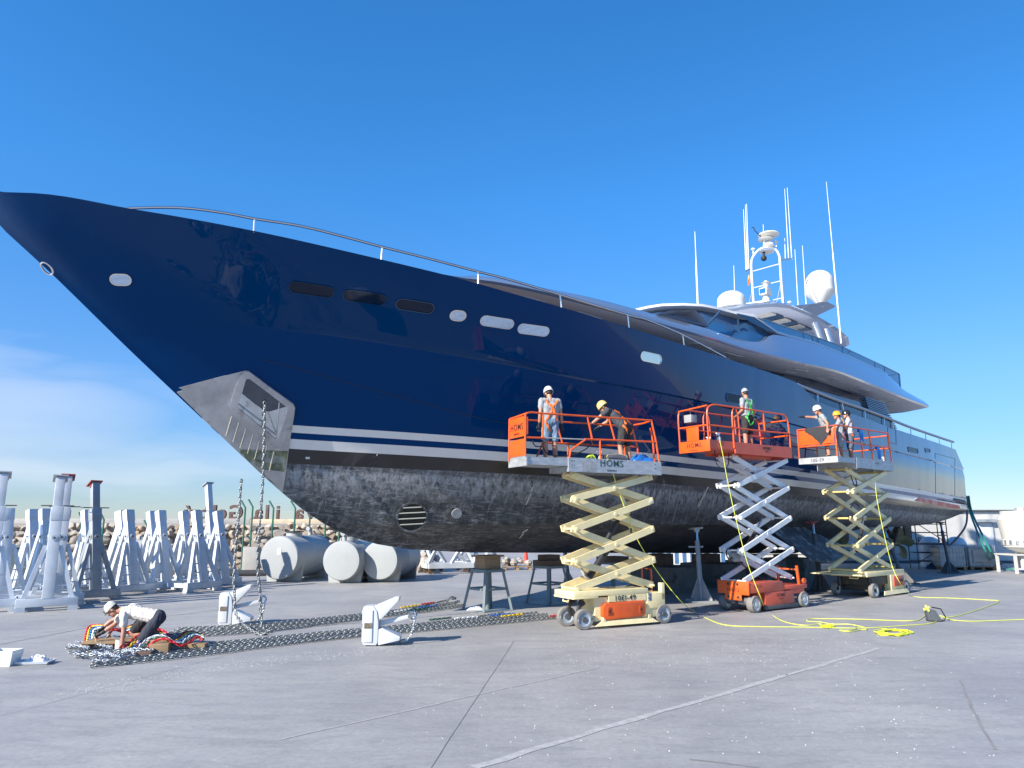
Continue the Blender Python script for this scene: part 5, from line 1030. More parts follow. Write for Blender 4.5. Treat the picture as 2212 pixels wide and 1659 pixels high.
human('man in white helmet reaching to the hull, other hand on the rail end', Lp(L3o, a3, -1.25, .42, DZ3), a3+R(32), pose(pelvis=(.02, 0, .96), chest=(-.02, .09, 1.27), neck=(-.04, .14, 1.44), head=(-.05, .22, 1.57), shl=(-.20, .12, 1.38), shr=(.14, .10, 1.38), ell=(-.34, .0, 1.13), wrl=(-.46, .02, .98), elr=(.16, .38, 1.40), wrr=(.10, .62, 1.42), face=(-.15, 1, -.3)), tgrey, sblack, ('helmet', white), gloves=('r',), harness=(greenw, [[(-.1, -.1, 1.02), (0, -.14, 1.05), (.1, -.1, 1.02)], [(-.15, 0, 1.38), (-.1, -.05, 1.2), (-.08, -.1, 1.0)]]), socks=sblack)
WOMAN = human('woman with fair ponytail in yellow helmet, grey T-shirt and grey shorts', Lp(L3o, a3, -.02, .62, DZ3), a3+R(28), pose(head=(0, .05, 1.61), face=(-.25, 1, -.1), shl=(-.155, 0, 1.41), shr=(.155, 0, 1.41), ell=(-.27, .12, 1.18), wrl=(-.30, .34, 1.15), elr=(.2, .12, 1.2), wrr=(.12, .34, 1.25)), tgrey, sgrey, ('helmet', mat('yellow_helmet', (.80, .42, .02), .35)), gloves=(), harness=(orangew, XB), grow=.96, hem=.7)
b = MB(); P = Lp(L3o, a3, -.02, .62, DZ3); hc = MB()
hp_ = fuse('ponytail', [('c', (0, -.09, 1.52), (.03, -.15, 1.42), .028, .026), ('c', (.03, -.15, 1.42), (.05, -.15, 1.28), .026, .012)], .01, mat('fair_hair', (.45, .28, .12), .7), WOMAN, 2)
human('man in black helmet, pale T-shirt and slate shorts beside the woman', Lp(L3o, a3, .42, .52, DZ3), a3+R(22), pose(head=(0, .05, 1.61), face=(-.3, 1, -.1), ell=(-.26, .1, 1.16), wrl=(-.22, .34, 1.2), elr=(.25, .08, 1.15), wrr=(.18, .32, 1.12)), mat('pale_shirt', (.52, .54, .56), .85), sblue, ('helmet', mat('black_helmet', (.02, .02, .025), .25)), harness=(orangew, XB[:3]), socks=white, hem=.85)
# ------------------------------------------------------------------ chains
chainm = mat('galvanised_chain', (.26, .28, .28), .42, metal=.6, var=.35, vs=9)
CM = dict(g=chainm, r=mat('red_chain', (.55, .02, .03), .4), y=mat('yellow_chain', (.75, .52, .02), .4), b=mat('blue_chain', (.03, .13, .42), .4), w=mat('white_chain', (.62, .66, .68), .4), d=mat('green_chain', (.02, .09, .06), .4))
def links(path, m, name, parent, L=.092, Wd=.058, r=.0115, pitch=.067, tw=45, jit=0.):
    P = smoothpath(path, 5); g = MB(); acc = 0.; i = 0; pos = P[0].copy(); k = 0; pts = []; 
    cum = [0.]
    for a, b in zip(P[:-1], P[1:]): cum.append(cum[-1]+(b-a).length)
    n = max(1, int(cum[-1]/pitch)); j = 0
    for q in range(n+1):
        t = q*pitch
        while j < len(cum)-2 and cum[j+1] < t: j += 1
        f = (t-cum[j])/max(1e-6, cum[j+1]-cum[j]); c = P[j].lerp(P[j+1], min(f, 1)); d = (P[j+1]-P[j]).normalized()
        up = Vector((0, 0, 1)) if abs(d.z) < .8 else Vector((1, 0, 0)); a = d.cross(up).normalized(); u = a.cross(d)
        ang = R((tw if q % 2 else tw-90)+random.uniform(-12, 12)); s = a*math.cos(ang)+u*math.sin(ang)
        c = c+Vector((random.uniform(-jit, jit), random.uniform(-jit, jit), 0)); hw = Wd/2-r; hl = L/2-r; ring = []
        for e in range(10):
            th = 2*math.pi*e/10; ring.append(c+d*(hl*math.cos(th)+ (.0))+s*(hw*math.sin(th)*1.12))
        nn = d.cross(s).normalized(); vs = []
        for e in range(10):
            o = (ring[e]-c).normalized()
            for h in range(5):
                ph = 2*math.pi*h/5; vs.append(ring[e]+o*(r*math.cos(ph))+nn*(r*math.sin(ph)))
        g.add(vs, [(e*5+h, ((e+1) % 10)*5+h, ((e+1) % 10)*5+(h+1) % 5, e*5+(h+1) % 5) for e in range(10) for h in range(5)])
    return g.build(name, m, parent, smooth=True, ang=80, fix=False)
def Gz(p, z=.035): v = G(*p); v.z = z; return v
ac = thing('anchor_chain', 'long heavy galvanised chain laid in parallel runs beside the kneeling men', 'chain')
near_runs = []
for k, (xl, yl, xr, yr) in enumerate(((197, 1444, 1203, 1337), (205, 1438, 1188, 1334.5), (235, 1431, 1150, 1333), (215, 1425, 1185, 1329), (170, 1423, 1130, 1329), (150, 1414, 1160, 1325), (142, 1404, 1090, 1327))):
    near_runs.append([(xl, yl), (440, 1417-3.9*k), (700, 1386-2.7*k), (960, 1360-2.3*k), (xr, yr)])
for i, rn in enumerate(near_runs): links([Gz((x+random.uniform(-3, 3), y+random.uniform(-1.2, 1.2))) for x, y in rn], chainm, 'chain_run', ac, jit=.004)
for col, pts in (('b', [(1060, 1335), (1110, 1331)]), ('y', [(1086, 1337), (1128, 1332)]), ('w', [(985, 1342), (1030, 1338)]), ('r', [(1190, 1337), (1206, 1335)]), ('d', [(930, 1345), (975, 1340)])):
    links([Gz(p, .06) for p in pts], CM[col], 'painted_links', ac)
for rn in ([(150, 1405), (190, 1412), (160, 1425), (230, 1428), (200, 1440), (260, 1436), (230, 1420), (300, 1420)], [(165, 1398), (210, 1404), (240, 1412), (200, 1420), (255, 1428), (300, 1414), (340, 1410)], [(250, 1436), (290, 1426), (270, 1414), (330, 1416), (300, 1402)]):
    links([Gz(p, .09) for p in rn], mat('pale_chain', (.33, .37, .42), .4, metal=.5, var=.3), 'chain_heap', ac, tw=20, jit=.01)
for k, col in enumerate('rybwdr'):                       # freshly painted fathoms draped over timber
    o = k*4.2
    links([Gz((183+o*1.2, 1389+o*.45), .06), Gz((190+o, 1377+o*.6), .20), Gz((220+o, 1380+o*.45), .24), Gz((255+o, 1378+o*.4), .16), Gz((290+o, 1377+o*.4), .23), Gz((330+o, 1378+o*.3), .18), Gz((348+o, 1384+o*.3), .07)], CM[col], 'painted_links', ac, L=.105, r=.014)
    links([Gz((268+o*2, 1406+o*.5), .06), Gz((300+o*1.5, 1396+o*.8), .20), Gz((335+o, 1394+o*.9), .24), Gz((372+o, 1398+o*.6), .12), Gz((402+o, 1390+o*.6), .20), Gz((440-o*.3, 1392+o*.5), .16)], CM[col], 'painted_links', ac, L=.105, r=.014)
ac2 = thing('anchor_chain', 'galvanised chain in parallel runs lying behind the two white anchors', 'chain')
for i, rn in enumerate([[(330+15*k, 1381-5*k), (553, 1368-3.8*k), (783, 1341-2.9*k), (890, 1327-2.8*k), xr] for k, xr in enumerate(((1005, 1312), (1000, 1309), (985, 1305), (990, 1301), (965, 1299)))]):
    links([Gz((x+random.uniform(-3, 3), y+random.uniform(-1, 1))) for x, y in rn], chainm, 'chain_run', ac2, jit=.004)
for col, pts in (('y', [(868, 1318), (905, 1313)]), ('r', [(912, 1311), (938, 1307)]), ('b', [(905, 1319), (945, 1313)]), ('w', [(855, 1327), (890, 1322)]), ('d', [(880, 1325), (925, 1320)])): links([Gz(p, .07) for p in pts], CM[col], 'painted_links', ac2)
links([Gz((965, 1304), .05), Gz((975, 1299), .12), Gz((985, 1297), .05), Gz((975, 1302), .1)], chainm, 'chain_heap', ac2)
WP = lambda q: YM @ Vector(q)
h0, n0 = oh(571, 868); h0 = WP(h0+n0*.12); gb = G(567, 1366)
hc = thing('hanging_chain', 'galvanised chain hanging from the steel pocket in the bow to the ground', 'chain')
links([h0, h0.lerp(Vector((gb.x-.06, gb.y, 0)), .33), h0.lerp(Vector((gb.x-.12, gb.y, 0)), .66)+Vector((-.03, 0, 0)), Vector((gb.x-.10, gb.y, .75)), Vector((gb.x-.05, gb.y, .3)), Vector((gb.x+.05, gb.y-.02, .05)), Vector((gb.x+.2, gb.y-.1, .04))], chainm, 'chain_fall', hc, L=.115, Wd=.075, r=.016, pitch=.083)
hc2 = thing('hanging_chain', 'galvanised chain hanging behind the stem, left of the other hanging chain', 'chain')
links([Vector((-5.92, 15.9, 3.05)), Vector((-5.93, 15.9, 2)), Vector((-5.93, 15.88, 1.2)), Vector((-5.86, 15.8, .7)), Vector((-5.7, 15.6, .25)), G(553, 1372)+Vector((0, 0, .04)), G(580, 1372)+Vector((0, 0, .04))], chainm, 'chain_fall', hc2, L=.115, Wd=.075, r=.016, pitch=.083)
# ------------------------------------------------------------------ anchors
anw = mat('anchor_white_paint', (.56, .58, .60), .35, coat=.3, var=.06)
def anchor(label, c, rz, k):
    t = thing('anchor', label, 'anchor', c, rz, 'white anchors on the yard'); t.scale = (k, k, k); U = .00205
    z = lambda x, y: ((x-920)*U, (1590-y)*U)
    b = MB(); b.prism([(a, -.17, h) for a, h in (z(922, 1270), z(935, 1255), z(1015, 1255), z(1045, 1300), z(1060, 1390), z(1060, 1560), z(1045, 1585), z(935, 1580), z(925, 1560))], (0, .34, 0)); b.build('crown', anw, t, bevel=.02)
    b = MB(); b.box((z(930, 0)[0], -.19, .07), (z(1010, 0)[0], -.165, .62)); b.box((-.012, -.12, .07), (.0, .12, .30)); b.box((-.012, -.12, .38), (.0, .12, .62)); b.build('crown_plate', anw, t, bevel=.01)
    b = MB(); b.box((z(940, 0)[0], -.196, z(0, 1440)[1]), (z(1005, 0)[0], -.188, z(0, 1395)[1])); b.build('crown_slot', mat('slot_rust', (.12, .09, .06), .8, dirt=(.4, .38, .33), ds=8, dth=.5), t)
    for poly, y0, y1 in (([(1005, 1262), (1200, 1180), (1236, 1178), (1228, 1215), (1085, 1365), (1060, 1370), (1045, 1300)], -.15, .12), ([(1060, 1585), (1060, 1450), (1095, 1440), (1252, 1512), (1248, 1545)], -.16, .14)):
        b = MB(); P = [z(*p) for p in poly]; b.prism([(a, y0, h) for a, h in P], (0, y1-y0, 0)); b.build('fluke', anw, t, bevel=.02)
    b = MB(); a, h = z(1050, 1412), z(1335, 1350); b.beam((a[0], 0, a[1]), (h[0], .02, h[1]), .07, .085, t1=.8); b.build('shank', anw, t, bevel=.012)
    b = MB(); q = z(1350, 1350); b.tube([(q[0]+.05*math.cos(u), .02+.02*math.sin(u*2), q[1]+.09*math.sin(u)) for u in [R(30*i) for i in range(13)]], .022, 8); b.cyl((q[0]-.06, -.06, q[1]), (q[0]-.06, .1, q[1]), .03, n=10); b.build('shackle', steel, t, smooth=True)
    q2 = z(1365, 1380); links([Vector((q2[0], 0, q2[1]+.02)), Vector((q2[0]-.02, .0, .28)), Vector((q2[0]-.08, 0, .12)), Vector((z(1260, 0)[0], 0, .05)), Vector((z(1235, 0)[0], .1, .04))], mat('shackle_chain', (.5, .52, .53), .3, metal=.8), 'short_chain', t, L=.085, Wd=.055, r=.012, pitch=.06); return t
anchor('nearer white anchor on its side with a shackle and short chain, flukes to the right', G(784, 1393), R(2), 1.)
anchor('farther white anchor behind the hanging chain, lying on its side', G(474, 1350), R(6), 1.0)
# ------------------------------------------------------------------ kneeling painters
MK = lambda x, y, Y: D((340+x*.17179)/1.85172, (2380+y*.17179)/1.85172, Y)
def rel(o, d): return {k: (tuple(v-o) if isinstance(v, Vector) else v) for k, v in d.items()}
o1 = G(322, 1400); o1.z = 0
J1 = dict(pelvis=MK(1700, 520, 13.25), chest=MK(1080, 390, 13.25), neck=MK(850, 350, 13.25), head=MK(640, 345, 13.22), shl=MK(900, 470, 13.05), shr=MK(900, 440, 13.45), ell=MK(905, 830, 13.02), wrl=MK(865, 1130, 13.02), elr=MK(690, 690, 13.35), wrr=MK(400, 880, 13.25),
    hipl=MK(1690, 560, 13.15), hipr=MK(1680, 560, 13.35), knl=MK(1270, 1120, 13.12), knr=MK(1310, 1090, 13.42), anl=MK(1900, 1040, 13.15), anr=MK(1900, 1020, 13.4), tol=MK(2090, 1100, 13.18), tor=MK(2090, 1085, 13.4), face=(-.62, -.12, -.78), hdl=(-.4, 0, -.9), hdr=(-.9, -.05, -.45), hul=(-1, 0, 0), hur=(0, 0, 1), curl=.9)
human('man in cream T-shirt, backwards-tilted pale cap and navy shorts kneeling to paint the chain', o1, 0, rel(o1, J1), tcream, snavy, ('cap', mat('pale_cap', (.50, .52, .46), .8)), gloves=('r',), hem=.80, sleeve=.62)
b = MB(); c = MK(560, 440, 13.1)-o1; b.tube([MK(430, 390, 13.12), MK(470, 440, 13.06), MK(560, 405, 13.08), MK(680, 370, 13.12)], .008, 6); sg = b.build('sunglasses', black, None, smooth=True); tag(sg, 'dark sunglasses pushed up on the pale cap of the kneeling man', 'sunglasses')
o2 = G(300, 1385); o2.z = 0
J2 = dict(pelvis=MK(1450, 480, 14.15), chest=MK(1130, 350, 14.1), neck=MK(930, 380, 14.1), head=MK(760, 440, 14.1), shl=MK(930, 470, 13.9), shr=MK(900, 440, 14.3), ell=MK(620, 600, 13.85), wrl=MK(400, 770, 13.8), elr=MK(720, 640, 14.3), wrr=MK(570, 900, 14.2),
    hipl=MK(1400, 540, 14.05), hipr=MK(1400, 540, 14.25), knl=MK(1080, 900, 14.02), knr=MK(1300, 1000, 14.3), anl=MK(1560, 1000, 14.05), anr=MK(1650, 1000, 14.3), tol=MK(1650, 1040, 14.05), tor=MK(1750, 1040, 14.3), face=(-.6, 0, -.8), hdl=(-.7, 0, -.6), hdr=(-.3, 0, -.9), hul=(0, 0, 1), hur=(-1, 0, 0), curl=.9)
human('second kneeling man, mostly hidden behind the man in the cream T-shirt', o2, 0, rel(o2, J2), mat('white_shirt', (.66, .64, .60), .85), sblack, None, gloves=('l',), hem=.72)
b = MB(); b.cyl(MK(180, 880, 13.2), MK(265, 1080, 13.15), .007, n=6); b.cyl(MK(255, 1050, 13.15), MK(275, 1100, 13.15), .016, .008, n=8); tag(b.build('paint_brush', mat('brush_wood', (.55, .45, .3), .6), None, smooth=True), 'thin paint brush in the gloved hand of the kneeling man', 'brush')
def can(label, c, r, h, m, nm='paint_can', cat='paint can'):
    t = thing(nm, label, cat, c); b = MB(); b.lathe([(0, 0), (r, 0), (r, h), (r*1.04, h+.004), (r*.95, h+.006), (r*.93, h-.02), (0, h-.02)], 22); b.build('can', m, t, smooth=True); b = MB(); b.tube([(r*math.cos(u), 0, h-.01+r*.7*math.sin(u)) for u in [R(18*i) for i in range(11)]], .003, 5); b.build('bail', steel, t); return t
can('small white paint can standing by the kneeling man\'s hand', G(258, 1404)+Vector((0, 0, .02)), .075, .15, mat('can_label', (.62, .62, .6), .4, dirt=(.1, .2, .3), ds=30, dth=.62))
def slab(name, label, cat, c, a, sz_, m, rz=0., bev=.008):
    b = MB(); b.box((-sz_[0]/2, -sz_[1]/2, 0), (sz_[0]/2, sz_[1]/2, sz_[2])); o = b.build(name, m, None, bevel=bev); o.location = c; o.rotation_euler = (0, 0, rz); return tag(o, label, cat)
def palletish(label, c, rz, n=3):
    t = thing('wood_pallet', label, 'pallet', c, rz); 
    for i in range(n): b = MB(); x = lerp(-.4, .4, i/(n-1)); b.box((x-.05, -.25, 0), (x+.05, .25, .10)); b.build('bearer', timber, t)
    for i in range(4): b = MB(); y = lerp(-.22, .22, i/3); b.box((-.48, y-.05, .10), (.48, y+.05, .122)); b.build('board', timber, t)
    return t
palletish('low wooden pallet under the painted chain, left of the kneeling man', G(248, 1398), R(8))
slab('timber_block', 'brown timber block propping the painted chain, nearest the camera', 'timber', G(345, 1412), 0, (.30, .22, .17), timber, R(12))
slab('timber_block', 'flat timber block at the right end of the painted chain', 'timber', G(418, 1404), 0, (.42, .2, .11), timber, R(6))
slab('timber_block', 'dark board lying flat before the painted chain', 'timber', G(300, 1420), 0, (.40, .2, .09), oldwood, R(10))
slab('cardboard', 'folded cardboard sheet over the middle timber block', 'cardboard', G(343, 1408)+Vector((0, 0, .17)), 0, (.26, .2, .035), mat('cardboard', (.36, .24, .14), .85), R(16))
bk = thing('plastic_bucket', 'translucent white plastic tub at the left edge of the yard', 'bucket', G(10, 1437)); b = MB(); b.prism([(-.16, -.12, 0), (.15, -.12, 0), (.15, .12, 0), (-.16, .12, 0)], (0, 0, .01)); rr = [[(-.15, -.11, 0), (.15, -.11, 0), (.15, .11, 0), (-.15, .11, 0)], [(-.19, -.14, .23), (.19, -.14, .23), (.19, .14, .23), (-.19, .14, .23)], [(-.175, -.125, .23), (.175, -.125, .23), (.175, .125, .23), (-.175, .125, .23)], [(-.14, -.10, .02), (.14, -.10, .02), (.14, .10, .02), (-.14, .10, .02)]]
b.grid(rr, close=True); b.build('tub', mat('milky_plastic', (.74, .78, .8), .35, trans=.2), bk); b = MB(); b.box((-.05, -.05, .03), (.11, .09, .16)); b.build('contents', mat('tub_contents', (.7, .72, .72), .6), bk, bevel=.03)
tr_ = thing('paint_tray', 'flat pale tray with a crumpled rag on the ground right of the tub', 'tray', G(74, 1434), R(6)); b = MB(); b.grid([[(-.24, -.12, .01), (.24, -.12, .01), (.24, .12, .01), (-.24, .12, .01)], [(-.26, -.14, .05), (.26, -.14, .05), (.26, .14, .05), (-.26, .14, .05)], [(-.24, -.12, .05), (.24, -.12, .05), (.24, .12, .05), (-.24, .12, .05)], [(-.22, -.11, .02), (.22, -.11, .02), (.22, .11, .02), (-.22, .11, .02)]], close=True); b.add([(-.22, -.11, .02), (.22, -.11, .02), (.22, .11, .02), (-.22, .11, .02)], [(0, 1, 2, 3)]); b.build('tray', mat('tray_white', (.6, .64, .68), .4), tr_)
crumple('rag', 'crumpled white plastic rag lying in the paint tray', 'rag', G(78, 1434)+Vector((0, .02, .03)), .32, .2, .11, mat('rag_white', (.74, .74, .74), .7), 0, 9)
crumple('rag', 'crumpled white cloth on the ground between the legs of the front keel stand', 'rag', G(1026, 1318), .42, .2, .12, MATS['rag_white'], 0, 4)
# ------------------------------------------------------------------ boat cradles at the left
galvp = mat('white_cradle_paint', (.60, .64, .68), .4, metal=.15, var=.12, vs=3, dirt=(.36, .38, .40), ds=4, dth=.62); galvs = mat('worn_cradle_steel', (.40, .42, .44), .45, metal=.4, var=.15, vs=3)
rustred = mat('rust_red_paint', (.30, .06, .06), .7, dirt=(.4, .3, .25), ds=5, dth=.6)
def cradle(label, loc, rz, m, tall=0., headm=None, lean=.55, hd=1):
    t = thing('boat_stand', label, 'boat stand', loc, rz, 'empty A-frame boat stands')
    for x in (0, -1.25):
        b = MB(); b.box((x-.09, -.66, .11), (x+.09, .66, .31)); bb = b.build('base_beam', m, t, bevel=.012)
        for y in (-.56, .56): b = MB(); b.box((x-.10, y-.11, 0), (x+.10, y+.11, .11)); b.build('foot', m, bb)
    for y in (-.57, .57): b = MB(); b.box((-1.16, y-.07, .15), (-.09, y+.07, .28)); b.build('side_beam', m, t)
    top = Vector((-lean, 0, 2.22)); ax = (top-Vector((0, 0, .3))).normalized(); pt = top+ax*.34
    b = MB(); b.beam((0, 0, .29), top, .26, .20, up=(1, 0, 0)); col = b.build('column', m, t, bevel=.012)
    b = MB(); b.beam(top-ax*.01, pt, .28, .22, up=(1, 0, 0)); b.build('column_cap', m, col, bevel=.012)
    c = Vector((0, 0, .3))+ax*1.50
    for s_ in (1, -1): b = MB(); b.cyl(c+Vector((0, s_*.125, 0)), c+Vector((0, s_*.15, 0)), .075, n=18); b.cyl(c+Vector((0, s_*.15, 0)), c+Vector((0, s_*.17, 0)), .03, n=10, mi=1); b.build('pivot_plate', [m, darkgrey], col)
    b = MB(); cx = c+Vector((.105, 0, 0)); b.cyl(cx, cx+Vector((.02, 0, 0)), .07, n=18); b.cyl(cx, cx+Vector((.035, 0, 0)), .028, n=10, mi=1); b.build('pivot_plate', [m, darkgrey], col)
    b = MB(); b.beam((-1.22, 0, .28), top-ax*.12-Vector((.08, 0, 0)), .14, .12, up=(1, 0, 0)); b.build('rear_brace', m, t)
    for s_ in (1, -1):
        b = MB(); q = Vector((0, 0, .3))+ax*1.30; b.beam((0, s_*.52, .29), q+Vector((0, s_*.16, 0)), .10, .12, up=(1, 0, 0)); b.build('side_strut', m, t)
        for k in (.24, .46): b = MB(); a_ = Vector((0, s_*.52, .29)).lerp(q+Vector((0, s_*.14, 0)), k); e_ = Vector((0, 0, .3))+ax*(1.3*k); b.beam(a_, e_+Vector((0, s_*.1, 0)), .04, .035); b.build('rung', m, t)
    if tall:
        b = MB(); e = pt+ax*tall; b.beam(pt-ax*.05, e, .21, .16, up=(1, 0, 0)); po = b.build('extension_post', m if headm is None or hd else headm, t, bevel=.01)
        b = MB(); b.beam(e+Vector((-.16, 0, -.10)), e+Vector((.10, 0, .06)), .34, .03); b.prism([(e.x-.12, -.12, e.z-.09), (e.x+.06, -.12, e.z+.02), (e.x-.02, -.12, e.z-.16)], (0, .02, 0)); b.prism([(e.x-.12, .10, e.z-.09), (e.x+.06, .10, e.z+.02), (e.x-.02, .10, e.z-.16)], (0, .02, 0)); b.build('head_plate', headm or m, po)
        b = MB(); zz = pt+ax*.04; b.tube([zz+Vector((.08, .12, 0)), zz+Vector((.08, .36, 0)), zz+Vector((-.08, .36, 0)), zz+Vector((-.08, .12, 0))], .014, 6); b.tube([zz+Vector((.08, -.12, 0)), zz+Vector((.08, -.36, 0)), zz+Vector((-.08, -.36, 0)), zz+Vector((-.08, -.12, 0))], .014, 6); b.build('turning_handle', darkgrey, po)
    return t
for lb, x, y, Y, rz, m, tl, hm, ln, hd in (
    ('white boat stand with a tall grey-capped post, nearest of the row', 124, 1100, 19.0, -56, galvp, .78, galvs, .30, 1), ('tall-post boat stand with a dark red head plate, just behind the grey-capped one', 140, 1100, 20.1, -56, galvp, .88, rustred, .30, 1),
    ('dull grey boat stand with a short post and red head plate', 208, 1103, 21.3, -34, galvs, .78, rustred, .42, 1), ('boat stand cut by the left edge of the photo, with a tall post', -2, 1100, 18.6, -56, galvp, .85, galvs, .30, 1), ('low boat stand at the left edge behind the tall one', 20, 1100, 20.8, -44, galvp, 0, None, .45, 1),
    ('low pale boat stand left of the nearest tall pair', 73, 1100, 22.4, -30, galvp, 0, None, .50, 1), ('low boat stand half hidden by the nearest tall post', 101, 1097, 21.6, -30, galvp, 0, None, .50, 1), ('brightly lit boat stand right behind the red-headed grey one', 191, 1099, 23.3, -28, galvp, 0, None, .50, 1),
    ('front boat stand of the middle cluster', 281, 1103, 23.1, -28, galvp, 0, None, .52, 1), ('second boat stand of the middle cluster', 268, 1106, 24.3, -28, galvp, 0, None, .52, 1), ('rearmost boat stand of the middle cluster', 262, 1108, 25.5, -28, galvp, 0, None, .52, 1),
    ('front boat stand of the pair right of the middle cluster', 350, 1106, 24.3, -28, galvp, 0, None, .52, 1), ('rear boat stand of the pair right of the middle cluster', 330, 1109, 25.7, -28, galvp, 0, None, .52, 1), ('front boat stand of the right-hand cluster with a full wide base', 428, 1105, 24.2, -28, galvp, 0, None, .52, 1),
    ('boat stand left behind the front one of the right-hand cluster', 400, 1108, 25.6, -28, galvp, 0, None, .52, 1), ('rightmost boat stand, beside the hanging chain', 474, 1107, 25.7, -28, galvp, 0, None, .52, 1), ('boat stand with a thin tall post in front of the brown sign letters', 456, 1112, 27.0, -28, galvp, 1.05, galvs, .40, 1)):
    q = D(x, y, Y); a = R(rz); off = Vector((-ln*math.cos(a), -ln*math.sin(a), 0)); cradle(lb, (q.x-off.x, q.y-off.y, 0), a, m, tl, hm, ln, hd)
# ------------------------------------------------------------------ boulder wall, parapet, sign, fence
rock = mat('limestone', (.34, .30, .26), .9, var=.28, vs=.9, bump=.6, bs=6, dirt=(.42, .30, .18), ds=.6, dth=.5)
from mathutils import noise as mn
g = MB(); rd = random.Random(3)
for k in range(7):
    X = -27+rd.uniform(0, .5)
    while X < -4.2:
        r = rd.uniform(.24, .56)*(1-.085*k); X += r*1.15; c = Vector((X, 33.0+k*.19+rd.uniform(-.1, .1), .12+k*.31+rd.uniform(-.06, .06))); s = MB(); s.ball((0, 0, 0), 1, 14); o = rd.uniform(0, 50)
        sc3 = Vector((r*rd.uniform(.85, 1.25), r*.8, r*rd.uniform(.6, .8))); rz_ = rd.uniform(-.5, .5); pl_ = [Vector((rd.uniform(-1, 1), rd.uniform(-1, 1), rd.uniform(-1, 1))).normalized() for _ in range(7)]; vs = []
        for v in s.v:
            v = Vector(v)
            for p_ in pl_:
                dd = v.dot(p_)-.5
                if dd > 0: v -= p_*dd
            v *= 1+.10*mn.noise(v*2.2+Vector((o, 0, 0))); v = Vector((v.x*sc3.x, v.y*sc3.y, v.z*sc3.z)); v = Vector((v.x*math.cos(rz_)-v.z*math.sin(rz_), v.y, v.x*math.sin(rz_)+v.z*math.cos(rz_))); vs.append(c+v)
        g.add(vs, s.f); X += r*.55
g.box((-28, 34.25, 0), (-3.5, 36, 2.07))
tag(g.build('boulder_wall', rock, None, smooth=True, ang=32, fix=False), 'breakwater wall of piled pale limestone boulders behind the boat stands', 'wall')
pp = thing('parapet', 'low concrete parapet along the top of the boulder wall', 'parapet', (0, 0, 0)); b = MB(); b.box((-28, 34.2, 2.12), (-12.2, 34.9, 2.36)); b.build('coping', lightconc, pp, bevel=.02); b = MB(); b.box((-12.2, 34.22, 2.12), (-3.5, 34.9, 2.33)); b.build('coping', mat('tan_concrete', (.52, .43, .31), .9, var=.15, bump=.2), pp, bevel=.02)
for x0 in (-21.3,): b = MB(); b.box((x0, 34.35, 2.36), (x0+.35, 34.85, 2.75)); b.build('coping_block', lightconc, pp)
corten = mat('corten_letters', (.11, .06, .05), .7, var=.15)
sg = thing('town_sign', 'big brown cut-out letters standing on the parapet, seen from behind', 'sign', (0, 34.55, 2.34))
def letter(ch, xc, h, w=None):
    cu = bpy.data.curves.new('letter', 'FONT'); cu.body = ch; cu.size = 1.0; cu.extrude = .09; cu.offset = .022; cu.align_x = 'CENTER'; cu.resolution_u = 4
    t = bpy.data.objects.new('letter', cu); C.objects.link(t); bpy.context.view_layer.update(); me = bpy.data.meshes.new_from_object(t.evaluated_get(bpy.context.evaluated_depsgraph_get())); me.materials.clear(); me.materials.append(corten); bpy.data.objects.remove(t); bpy.data.curves.remove(cu)
    me.transform(Matrix.Translation((xc, 0, 0)) @ Matrix.Rotation(R(180), 4, 'Z') @ Matrix.Rotation(R(90), 4, 'X') @ Matrix.Scale(h, 4)); o = bpy.data.objects.new('letter', me); C.objects.link(o); o.parent = sg
SGN = (('G', 545), ('e', 0), ('l', 0))
def lx(X): return (700+X*.31646)/1.85172
for ch, X in (('\u00fa', 165), ('r', 262), ('t', 385), ('l', 500), ('e', 590), ('G', 765), ('a', 1052), ('l', 1162), ('i', 1298), ('a', 1570), ('v', 1715)):
    letter(ch, D(lx(X), 1110, 34.5).x, .92)
for x in ('o', 'n', 'a', 'l', 'i', 'V'): pass
fen = thing('mesh_fence', 'dark green wire fence with angled post tops behind the grey tanks', 'fence', (0, 0, 0)); fg = mat('fence_green', (.02, .12, .08), .5)
posts = []
for x, yt, ax_ in ((530, 1097, -1), (546, 1095, -1), (591, 1098, -1), (638, 1098, -1), (670, 1105, -1), (704, 1110, -1), (734, 1115, -1), (770, 1115, -1), (810, 1115, -1)):
    q = D(x, yt, 32.2); posts.append(q); b = MB(); b.tube([(q.x, q.y, 0), (q.x, q.y, q.z), (q.x-.24, q.y+.1, q.z+.32)], .04, 8); b.build('post', fg, fen, smooth=True)
for k in range(4): b = MB(); b.tube([(posts[1].x-.06*k, 32.2+.03*k, posts[1].z+.08*k), (posts[-1].x-.06*k, 32.2+.03*k, posts[-1].z+.08*k)], .006, 4); b.build('barbed_wire', steel, fen)
for z in (.3, .8, 1.3, 1.8, 2.2): b = MB(); b.tube([(posts[1].x, 32.2, z), (posts[-1].x, 32.2, z)], .005, 4); b.build('wire', fg, fen)
fe2 = copy_tree(fen); fe2.location = (-8.5, .25, -.5); fe2['label'] = 'dark green wire fence in front of the boulders, behind the boat stands'
slab('concrete_barrier', 'pale concrete barrier block beside the fence post, left of the tanks', 'barrier', D(543, 1215, 31.6).xy.to_3d(), 0, (.62, .5, 1.15), lightconc, 0, .02)
b = MB(); b.cyl((-14, 30.2, .12), (-7.6, 31.5, .12), .13, n=14); tag(b.build('pipe', mat('black_pipe', (.05, .05, .055), .4), None, smooth=True), 'black pipe lying along the foot of the boulder wall', 'pipe')
